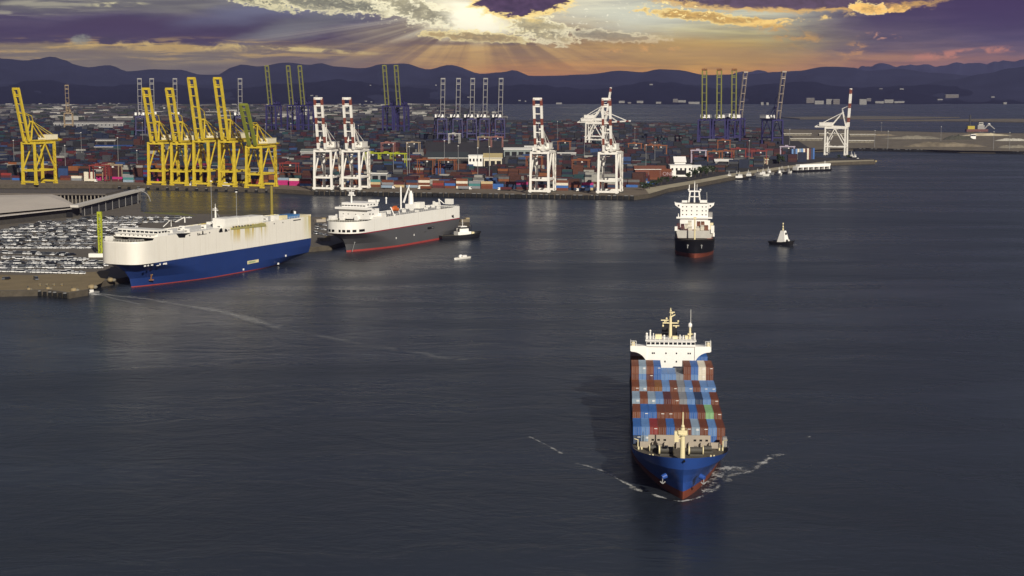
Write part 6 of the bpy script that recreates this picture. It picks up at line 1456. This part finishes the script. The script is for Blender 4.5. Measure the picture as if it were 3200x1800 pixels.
shed(2094, 2162, 552, 20, 13, 0, W, W, 'white office block with a dark doorway, beside the shore road', doors=0, win=5, cat='building', name='office_building')
p = at(2128, 552, ZQ); mb = MB(); mb.box(-7, 5, -.12, .4, 2.2, 7.6, DARK)
ob = [o for o in bpy.data.objects if o.name == 'office_building'][0]; o = mb.build('doorway', ob, (14, 0, 0))
shed(2108, 2142, 530, 18, 10, 6, W2, W2, 'white round roofed hall behind the office block', cat='building', name='building', doors=2)
shed(2165, 2190, 540, 14, 7, 2, W2, W, 'small white gabled hut right of the office block', cat='building', name='building', win=2)
shed(1160, 1210, 562, 12, 7, 0, W, GREY, 'small flat roofed depot among the front stacks, right of the white pair', doors=2, cat='building', name='building')
shed(1985, 2080, 552, 30, 9, 3, mat('rust_brown_roof', (.20, .075, .045), .8), mat('rust_brown_wall', (.17, .06, .04), .8), 'long rust brown shed behind the long brown block', doors=0)
shed(168, 385, 402, 30, 13, 3, LATT, GREY, 'long pale grey warehouse far behind the lone yellow crane', win=18)
shed(296, 410, 474, 24, 8, 2, mat('blue_roof_sheet', (.03, .07, .24), .6), WALLD, 'long blue roofed canopy in the dark stacks left of the yellow row', doors=4)
shed(300, 360, 455, 20, 9, 2, LATT, WALLD, 'small pale roofed shed above the blue canopy', doors=2)
shed(940, 980, 500, 26, 12, 3, mat('pale_green_roof', (.20, .22, .20), .8), GREY, 'pale grey shed left behind the close white pair', doors=2)
shed(860, 900, 512, 14, 8, 1, LATT, WALLD, 'small grey depot between the yellow row and the white pair', doors=2)
shed(2235, 2290, 522, 14, 8, 2, W, LATT, 'small white workshop above the moored workboats', cat='building', name='building', win=3)
shed(2345, 2400, 514, 12, 7, 1.5, mat('ochre_tile_roof', (.34, .25, .10), .8), mat('buff_wall', (.42, .36, .26), .8), 'buff building with ochre roof beside the workboats', cat='building', name='building', win=4)
# far long low stores on the sandy ground
for k, (a, b, y) in enumerate(((2450, 2535, 424), (2560, 2640, 424), (2655, 2735, 426), (2470, 2570, 440), (2650, 2730, 446))):
    shed(a, b, y, 12, 4.5, .8, mat('sand_roof', (.20, .17, .115), .9, var=.5, scale=.2), mat('sand_wall', (.19, .17, .13), .9, var=.5), f'low sand coloured store on the breakwater ground, {["behind the indigo crane", "behind the tip crane", "right of the tip crane, back row", "left of the tip crane, front row", "right of the tip crane, front row"][k]}', win=7, cat='store', name='low_store')

# ---------------------------------------------------------------- trees along the shore road
def tree(px, py, h_, label, seed):
    p = at(px, py, ZQ); r = random.Random(seed); t = thing('tree', label, 'tree', (p.x, p.y, ZQ), group='dark trees along the shore road')
    m = MB(); m.cyl((0, 0, 0), (0, 0, h_ * .55), h_ * .045, BARK, h_ * .025)
    for k in range(4): a = k * 1.7 + r.random(); m.cyl((0, 0, h_ * (.3 + .06 * k)), (cos(a) * h_ * .3, sin(a) * h_ * .3, h_ * .65), h_ * .02, BARK, h_ * .008, 5)
    m.build('trunk', t); m = MB(); W_ = h_ * .52
    cl = [(r.gauss(0, .42) * W_, r.gauss(0, .42) * W_, h_ * r.uniform(.38, .92), r.uniform(.18, .34) * W_) for _ in range(16)]
    for cx, cy, cz, cr in cl:
        for _ in range(34):
            d_ = Vector((r.gauss(0, 1), r.gauss(0, 1), r.gauss(0, 1))).normalized() * (cr * r.uniform(.45, 1.1)); c = Vector((cx, cy, cz)) + d_; s = h_ * r.uniform(.03, .06)
            n = Vector((r.gauss(0, 1), r.gauss(0, 1), r.gauss(0, 1) + .6)).normalized(); a = n.orthogonal().normalized() * s; b = n.cross(a).normalized() * s * .8
            m.add([c - a - b, c + a - b, c + a * .6 + b, c - a * .6 + b], [(0, 1, 2, 3)], FOL)
    m.build('crown', t)
TL = [(2012, 594, 9, 'dark tree at the corner of the quay end'), (2030, 590, 8, 'dark tree just right of the quay end corner'), (2048, 584, 8, 'dark tree before the pale blue containers'), (2066, 579, 9, 'dark round tree left of the office block'), (2084, 574, 8, 'dark tree at the left corner of the office block'),
      (2108, 566, 6, 'low dark bush tree before the office doorway'), (2150, 562, 9, 'dark tree at the right corner of the office block'), (2172, 556, 11, 'dense dark tree right of the office block, left of a clump'), (2190, 553, 13, 'largest dark tree of the shore road clump'), (2210, 549, 12, 'dense dark tree in the middle of the clump'),
      (2228, 545, 10, 'dark tree at the right end of the clump'), (2262, 536, 8, 'lone dark tree left of the first workboat'), (2436, 512, 13, 'tall dark tree behind the moored workboats'), (2446, 510, 9, 'smaller dark tree beside the tall one behind the workboats'), (2620, 497, 6, 'dark bush under the white tip crane'), (2650, 496, 6, 'dark bush right under the white tip crane')]
for i, (px, py, h_, lab) in enumerate(TL): tree(px, py, h_, lab, 100 + i)

# ---------------------------------------------------------------- moored workboats, ferry, barge, dredger
def workboat(px, py, L_, rz, label, hm, cm, tall=1.0, name='workboat', group='moored workboats', cat='workboat'):
    p = at(px, py, 0); t = thing(name, label, cat, (p.x, p.y, 0), rz, group); b = L_ * .14
    lv = [dict(z=-.6, y0=.5, y1=L_, b=b * .85, le=L_ * .42, p=1.7, q=.75, lr=3, br=.8, m=hm), dict(z=1.9, y0=-.5, y1=L_ + .2, b=b, le=L_ * .36, p=2, q=.6, lr=3, br=.85, m=hm, zf=lambda y: 1.9 + 1.1 * max(0, 1 - y / (L_ * .4)))]
    hb_, r = hull(lv, 8, 5); hb_.build('hull', t); dk = MB(); ring_cap(dk, r[1], 1.7, DECK, .05); dk.build('deck', t)
    w = MB(); w.box(-b * .7, b * .7, L_ * .34, L_ * .72, 1.7, 1.7 + 2.4 * tall, cm); w.box(-b * .55, b * .55, L_ * .36, L_ * .56, 1.7 + 2.4 * tall, 1.7 + 4.4 * tall, cm); co_ = w.build('cabin', t)
    w = MB(); w.box(-b * .57, b * .57, L_ * .35, L_ * .54, 1.9 + 3.1 * tall, 1.7 + 3.9 * tall, GLASS); w.build('window', co_)
    w = MB(); w.cyl((0, L_ * .5, 1.7 + 4.4 * tall), (0, L_ * .5, 1.7 + 8 * tall), .16, W2); w.bar((-1.2, L_ * .5, 1.7 + 6.4 * tall), (1.2, L_ * .5, 1.7 + 6.4 * tall), .16, .16, W2); w.build('mast', t)
    return t
NB = mat('navy_hull_paint', (.02, .025, .04), .5)
for px, py, L_, rz, lab, hm, cm in ((2300, 560, 17, 1.2, 'grey and white workboat, leftmost of the moored line', NB, W2), (2318, 560, 14, .9, 'low dark workboat, second of the moored line', NB, LATT), (2340, 561, 22, 1.3, 'broad dark hulled workboat nearest the camera in the moored line', BLACK, W2),
                                     (2362, 556, 20, 1.0, 'white cabined workboat in the middle of the moored line', NB, W2), (2384, 553, 16, .8, 'low grey workboat right of the middle of the line', GREY, LATT), (2404, 550, 16, 1.1, 'white sided workboat before the buff building', W, W2), (2418, 546, 18, .7, 'slim pale workboat with a raised bow, before the tall tree', GREY, W2),
                                     (2442, 548, 16, .2, 'white motor yacht bow towards the channel', W, W2), (2462, 543, 17, .9, 'dark hulled launch left of the white ferry', BLACK, LATT), (2474, 541, 13, .6, 'small pale launch under the bow of the white ferry', W, LATT)):
    workboat(px, py, L_, rz, lab, hm, cm)
workboat(2683, 496, 14, .8, 'small boat by the pier tip under the white tip crane', NB, W2); workboat(2668, 493, 10, .6, 'tiny dark boat left of the pier tip', BLACK, W2)
pF, qF = at(2598, 533, 0), at(2482, 538, 0); FF = frame_between(pF, qF); LF = (qF - pF).length
t = thing('ferry', 'long white ferry with arched side openings, at the end of the moored line', 'ferry', FF.o, FF.rz)
lv = [dict(z=-.6, y0=1, y1=LF, b=4.6, le=14, p=1.7, q=.7, lr=6, br=.7, m=BLACK), dict(z=1.3, y0=0, y1=LF, b=5.2, le=12, p=2, q=.6, lr=6, br=.8, m=BLACK), dict(z=2.6, y0=-.4, y1=LF + .3, b=5.3, le=12, p=2, q=.55, lr=6, br=.8, m=W2)]
hb_, r = hull(lv, 8, 6); hb_.build('hull', t); dk = MB(); ring_cap(dk, r[2], 2.4, DECK, .05); dk.build('deck', t)
w = MB(); w.box(-4.4, 4.4, 7, LF - 2, 5.8, 7.0, W2); w.box(-3.6, 3.6, 5, LF - 6, 7.0, 9.6, W2)
for k in range(7): y = 7 + (LF - 10) * k / 6; w.box(-4.4, 4.4, y, y + 1.6, 2.4, 5.8, W2)
so_ = w.build('superstructure', t)
for k in range(6):
    y = 8.6 + (LF - 10) * k / 6; w = MB(); w.box(3.0, 4.0, y, y + (LF - 10) / 6 - 1.6, 2.6, 5.7, DARK); w.build('side_opening', so_)
w = MB(); w.cyl((0, 12, 9.6), (0, 12, 13), .3, W2); w.build('mast', t)
# barge moored under the yellow cranes
pF, qF = at(584, 590, 0), at(722, 594, 0); FF = frame_between(pF, qF); LF = (qF - pF).length
t = thing('barge', 'low dark purple barge with white deckhouses at both ends, moored under the yellow cranes', 'barge', FF.o, FF.rz)
PUR = mat('purple_grey_hull', (.045, .035, .055), .6)
lv = [dict(z=-1, y0=1, y1=LF - 1, b=4.6, le=9, p=1.8, q=.6, lr=6, br=.8, m=PUR), dict(z=3.4, y0=-1, y1=LF + 1, b=5, le=8, p=2.2, q=.5, lr=6, br=.85, m=PUR)]
hb_, r = hull(lv, 8, 6); hb_.build('hull', t); dk = MB(); ring_cap(dk, r[1], 3.1, DECK, .05); dk.build('deck', t)
for y in (5, LF - 9):
    w = MB(); w.box(-2.6, 2.6, y, y + 6, 3.1, 6, W2); w.box(-1.6, 1.6, y + 1, y + 4, 6, 8, W2); w.build('deckhouse', t)
# dredger
p = at(3056, 411, 0); t = thing('dredger', 'dredging barge with a black spud post, yellow box and pale deckhouse, behind the sandy breakwater', 'dredger', (p.x, p.y, 0))
w = MB(); w.box(-28, 22, -6, 6, -1, 5.5, mat('dull_red_hull', (.13, .05, .045), .7, var=.3)); w.build('hull', t)
w = MB(); w.box(-25, -9, -5, 4, 5.5, 13, mat('dull_yellow', (.42, .33, .04), .7)); w.build('pump_house', t)
w = MB(); w.box(-2, 14, -4, 4, 5.5, 15, LATT); w.box(1, 11, -3, 3, 15, 21, mat('dull_white_paint', (.5, .48, .43), .6)); o = w.build('deckhouse', t); w = MB(); w.box(1.6, 10, -3.1, -2.8, 17, 19.5, GLASS); w.build('window', o)
w = MB(); w.bar((-19, 0, 0), (-19, 0, 38), 3.2, 3.2, BLACK); w.build('spud_post', t)
w = MB(); w.bar((15, 0, 6), (24, -2, 17), 3, 2.6, LATT); w.bar((24, -2, 17), (38, -2, 6), 3, 2, LATT); w.ball((25, 0, 16), 3.4, W2); w.build('boom', t)
p = at(3040, 434, ZQ); t = thing('works_hut', 'small white works hut with a dark window on the breakwater, below the dredger', 'hut', (p.x, p.y, ZQ))
w = MB(); w.box(-5, 5, -3, 3, 0, 9, W2); w.build('wall', t); w = MB(); w.box(-4.6, 4.6, -3.1, -2.8, 5.5, 8, GLASS); w.build('window', t)
def mound(px, py, L_, w_, h_, m, label, seed, name='rubble_mound'):
    p = at(px, py, ZQ); mb = MB(); nx, ny = 22, 6; vs = []
    for j in range(ny + 1):
        for i in range(nx + 1):
            x = (i / nx - .5); y = (j / ny - .5); e = max(0, 1 - (2 * abs(x)) ** 2.4) * max(0, 1 - (2 * abs(y)) ** 2); vs.append((x * L_, y * w_, h_ * e * (.35 + 1.1 * fbm(i * .45, j * .7, 3, seed)) - .05))
    mb.add(vs, [(j * (nx + 1) + i, j * (nx + 1) + i + 1, (j + 1) * (nx + 1) + i + 1, (j + 1) * (nx + 1) + i) for j in range(ny) for i in range(nx)], m, False)
    o = mb.build(name, None, (p.x, p.y, ZQ)); tag(o, label, 'mound', 'rubble mounds on the breakwater')
mound(2850, 434, 120, 20, 7, ROCK, 'pale rubble mound on the breakwater, left of the white hut', 1); mound(2995, 436, 60, 18, 9, mat('dark_rubble', (.06, .06, .045), .95, var=.5), 'dark mound on the breakwater at the white hut', 2)
mound(2950, 458, 150, 22, 8, SAND, 'long sandy mound on the front of the breakwater', 3); mound(3165, 440, 70, 14, 5, mat('pale_spoil', (.42, .40, .34), .95, var=.5, scale=.3), 'pale spoil heap at the far right of the breakwater', 4); mound(3080, 424, 110, 14, 5, mat('pale_sand', (.42, .37, .26), .95, var=.4, scale=.1), 'pale sand ridge behind the white hut', 5)
mound(2740, 424, 90, 14, 4, SAND, 'low sandy ridge right of the tip crane', 6); mound(3170, 462, 60, 14, 5, ROCK, 'pale rock heap at the far right front edge of the breakwater', 7)
lm = random.Random(5); k_ = 0
for i in range(26):
    px = 40 + 78 * i + lm.uniform(-20, 20); py = lm.uniform(430, 560) if px < 2000 else lm.uniform(430, 500)
    if not okay(at(px, py, ZQ), 0): continue
    light_pole(px, py - 3300 / (at(px, py, ZQ).y) * 55, py, ZQ, f'light mast standing in the container yard, {ORD[k_]} from the left'); k_ += 1
# trucks on the apron
def truck(px, py, rz, c, lab):
    p = at(px, py, ZQ); t = thing('truck', lab, 'truck', (p.x, p.y, ZQ + .01), rz, 'trucks on the quay apron')
    m = MB(); m.box(-1.2, 1.2, -1.2, 1.2, .8, 3.4, W2); m.box(-1.21, 1.21, -1.25, -.4, 2.1, 3.0, GLASS); m.build('cab', t)
    m = MB(); m.box(-1.2, 1.2, 1.6, 13, 1.4, 3.9, CONT[c]); m.build('trailer_load', t)
    m = MB()
    for y in (0, 9.5, 11):
        for sx in (-1, 1): m.cyl((sx * .8, y, .55), (sx * 1.2, y, .55), .55, RUBBER)
    m.box(-.5, .5, 0, 13, .8, 1.3, STEEL); m.build('chassis', t)
for px, py, c, lab in ((1230, 591, 'paleblue', 'truck with a pale box on the apron, right of the close white pair'), (1310, 593, 'brown', 'truck with a brown box on the apron, below the cream banded stack'), (1470, 594, 'grey', 'truck with a grey box on the apron, below the grey green stack'), (1560, 596, 'maroon', 'truck with a maroon box on the apron, left of the lone white crane'), (1805, 599, 'navy', 'truck with a navy box on the apron, between the last two white cranes'), (300, 570, 'cream', 'truck with a cream box on the apron, below the red gantry')):
    truck(px, py, QA - pi / 2 + rnd.choice((0, pi)), c, lab)
# pontoon and rocks at the quay end
for k, (px, py, L_, m) in enumerate(((1995, 607, 14, LATT), (2012, 602, 10, W), (1985, 613, 20, STEEL), (2700, 498, 22, ROCK), (2720, 503, 18, mat('ochre_rock', (.34, .28, .14), .9)))):
    p = at(px, py, 1.0); mb = MB(); mb.box(-L_ / 2, L_ / 2, -2.4, 2.4, -1.4, .8, m); mb.box(-L_ / 2, -L_ / 2 + 3, -2, 2, .8, 1.9, W2); o = mb.build('pontoon', None, (p.x, p.y, 1.0), QA + .5 if k < 3 else 0); tag(o, ['grey pontoon at the quay end corner', 'white pontoon at the quay end corner', 'dark pontoon lowest at the quay end corner', 'pale pontoon at the pier tip', 'ochre pontoon outermost at the pier tip'][k], 'pontoon')

# ---------------------------------------------------------------- far shore: pale buildings at the foot of the hills
def far_block(px0, px1, py, h_px, Y, label, m, parts=True):
    hit = None
    if py < 331:
        for bt in HILL_TREES:
            r_ = bt.ray_cast(CAM, ray((px0 + px1) / 2, py).normalized())
            if r_[0] is not None and (hit is None or r_[3] < hit[3]): hit = r_
    if hit: Y = hit[0].y
    a, b = at_y(px0, py, Y), at_y(px1, py, Y); wd = b.x - a.x; h_ = max(4, h_px / F * Y); z = max(0, a.z)
    t = thing('building', label, 'building', ((a.x + b.x) / 2, Y, z), 0, 'buildings on the far shore')
    mb = MB(); mb.box(-wd / 2, wd / 2, 0, 24, -25, h_, m); mb.build('wall', t)
    mb = MB(); mb.box(-wd / 2 - .6, wd / 2 + .6, -.6, 24.6, h_, h_ + 1.2, GREY); mb.build('roof', t)
FW = mat('far_white_wall', (.20, .195, .18), .8, var=.8, scale=.2); FT = mat('far_buff_wall', (.12, .11, .10), .8, var=.8, scale=.2)
for a, b, y, h_, lab in ((2520, 2545, 322, 15, 'tall pale tower block left of the tip crane boom'), (2546, 2574, 326, 10, 'pale block right of the tall block, left of the tip crane boom'), (2582, 2602, 326, 15, 'pale slab just left of the tip crane boom'), (2604, 2624, 326, 15, 'pale slab behind the tip crane boom'),
                         (2686, 2708, 328, 16, 'pale block right of the tip crane boom'), (2709, 2722, 316, 8, 'small white block above the pale block right of the tip crane boom'), (2735, 2762, 323, 6, 'low white block in the row right of the tip crane'), (2764, 2792, 322, 10, 'buff block in the middle of the row right of the tip crane'), (2795, 2826, 322, 5, 'low white block at the right end of the row'),
                         (2103, 2118, 320, 10, 'bright domed white block left of the indigo three'), (2119, 2143, 320, 6, 'low bright block left of the indigo three'), (2152, 2186, 325, 6, 'long low lit block behind the indigo three'), (2378, 2386, 331, 8, 'small block left of the lattice boom crane'), (2395, 2402, 331, 7, 'small block behind the lattice boom crane'),
                         (2812, 2824, 280, 3, 'tiny white house high on the hill at right'), (2955, 2996, 306, 10, 'buff block on the slope at far right'), (2930, 2946, 313, 3, 'white shed on the slope at far right'), (3098, 3108, 305, 3, 'white house alone on the slope at far right'), (3136, 3146, 326, 5, 'white shed on the shore at far right'), (2748, 2758, 279, 2, 'tiny pale house on the hill, right of the tip crane'),
                         (2030, 2040, 266, 3, 'white house high on the dark hill left of the indigo three'), (1738, 1756, 326, 4, 'white shed on the shore right of the lone white crane'), (1934, 1952, 322, 6, 'white block on the shore right of the banded mast'), (1962, 1972, 324, 4, 'small white block right of the banded mast'), (1990, 2010, 322, 6, 'pale block on the shore above the long brown stack'), (2050, 2066, 324, 5, 'pale shed on the shore left of the domed block')):
    far_block(a, b, y, h_, 7960 if y > 316 else 9200 if y < 300 else 8300, lab, FW if (a * 7) % 3 else FT)
for k, (px, py) in enumerate(((150, 338), (165, 339), (178, 337), (300, 327), (322, 325), (341, 325), (368, 326), (352, 334), (380, 334), (398, 333), (20, 360), (100, 343), (970, 300), (985, 302), (1060, 331), (1120, 336), (1140, 318), (1158, 320), (1040, 357), (1110, 380), (1300, 330), (690, 300), (1155, 268), (1360, 268), (1620, 316), (1640, 318), (1460, 305))):
    far_block(px, px + rnd.uniform(4, 10), py, rnd.uniform(1.5, 3), 7990 if py < 345 else 6000, ('small pale building at the dark foot of the hills at left' if px < 450 else 'small pale building at the dark foot of the hills behind the far cranes'), FW, False)
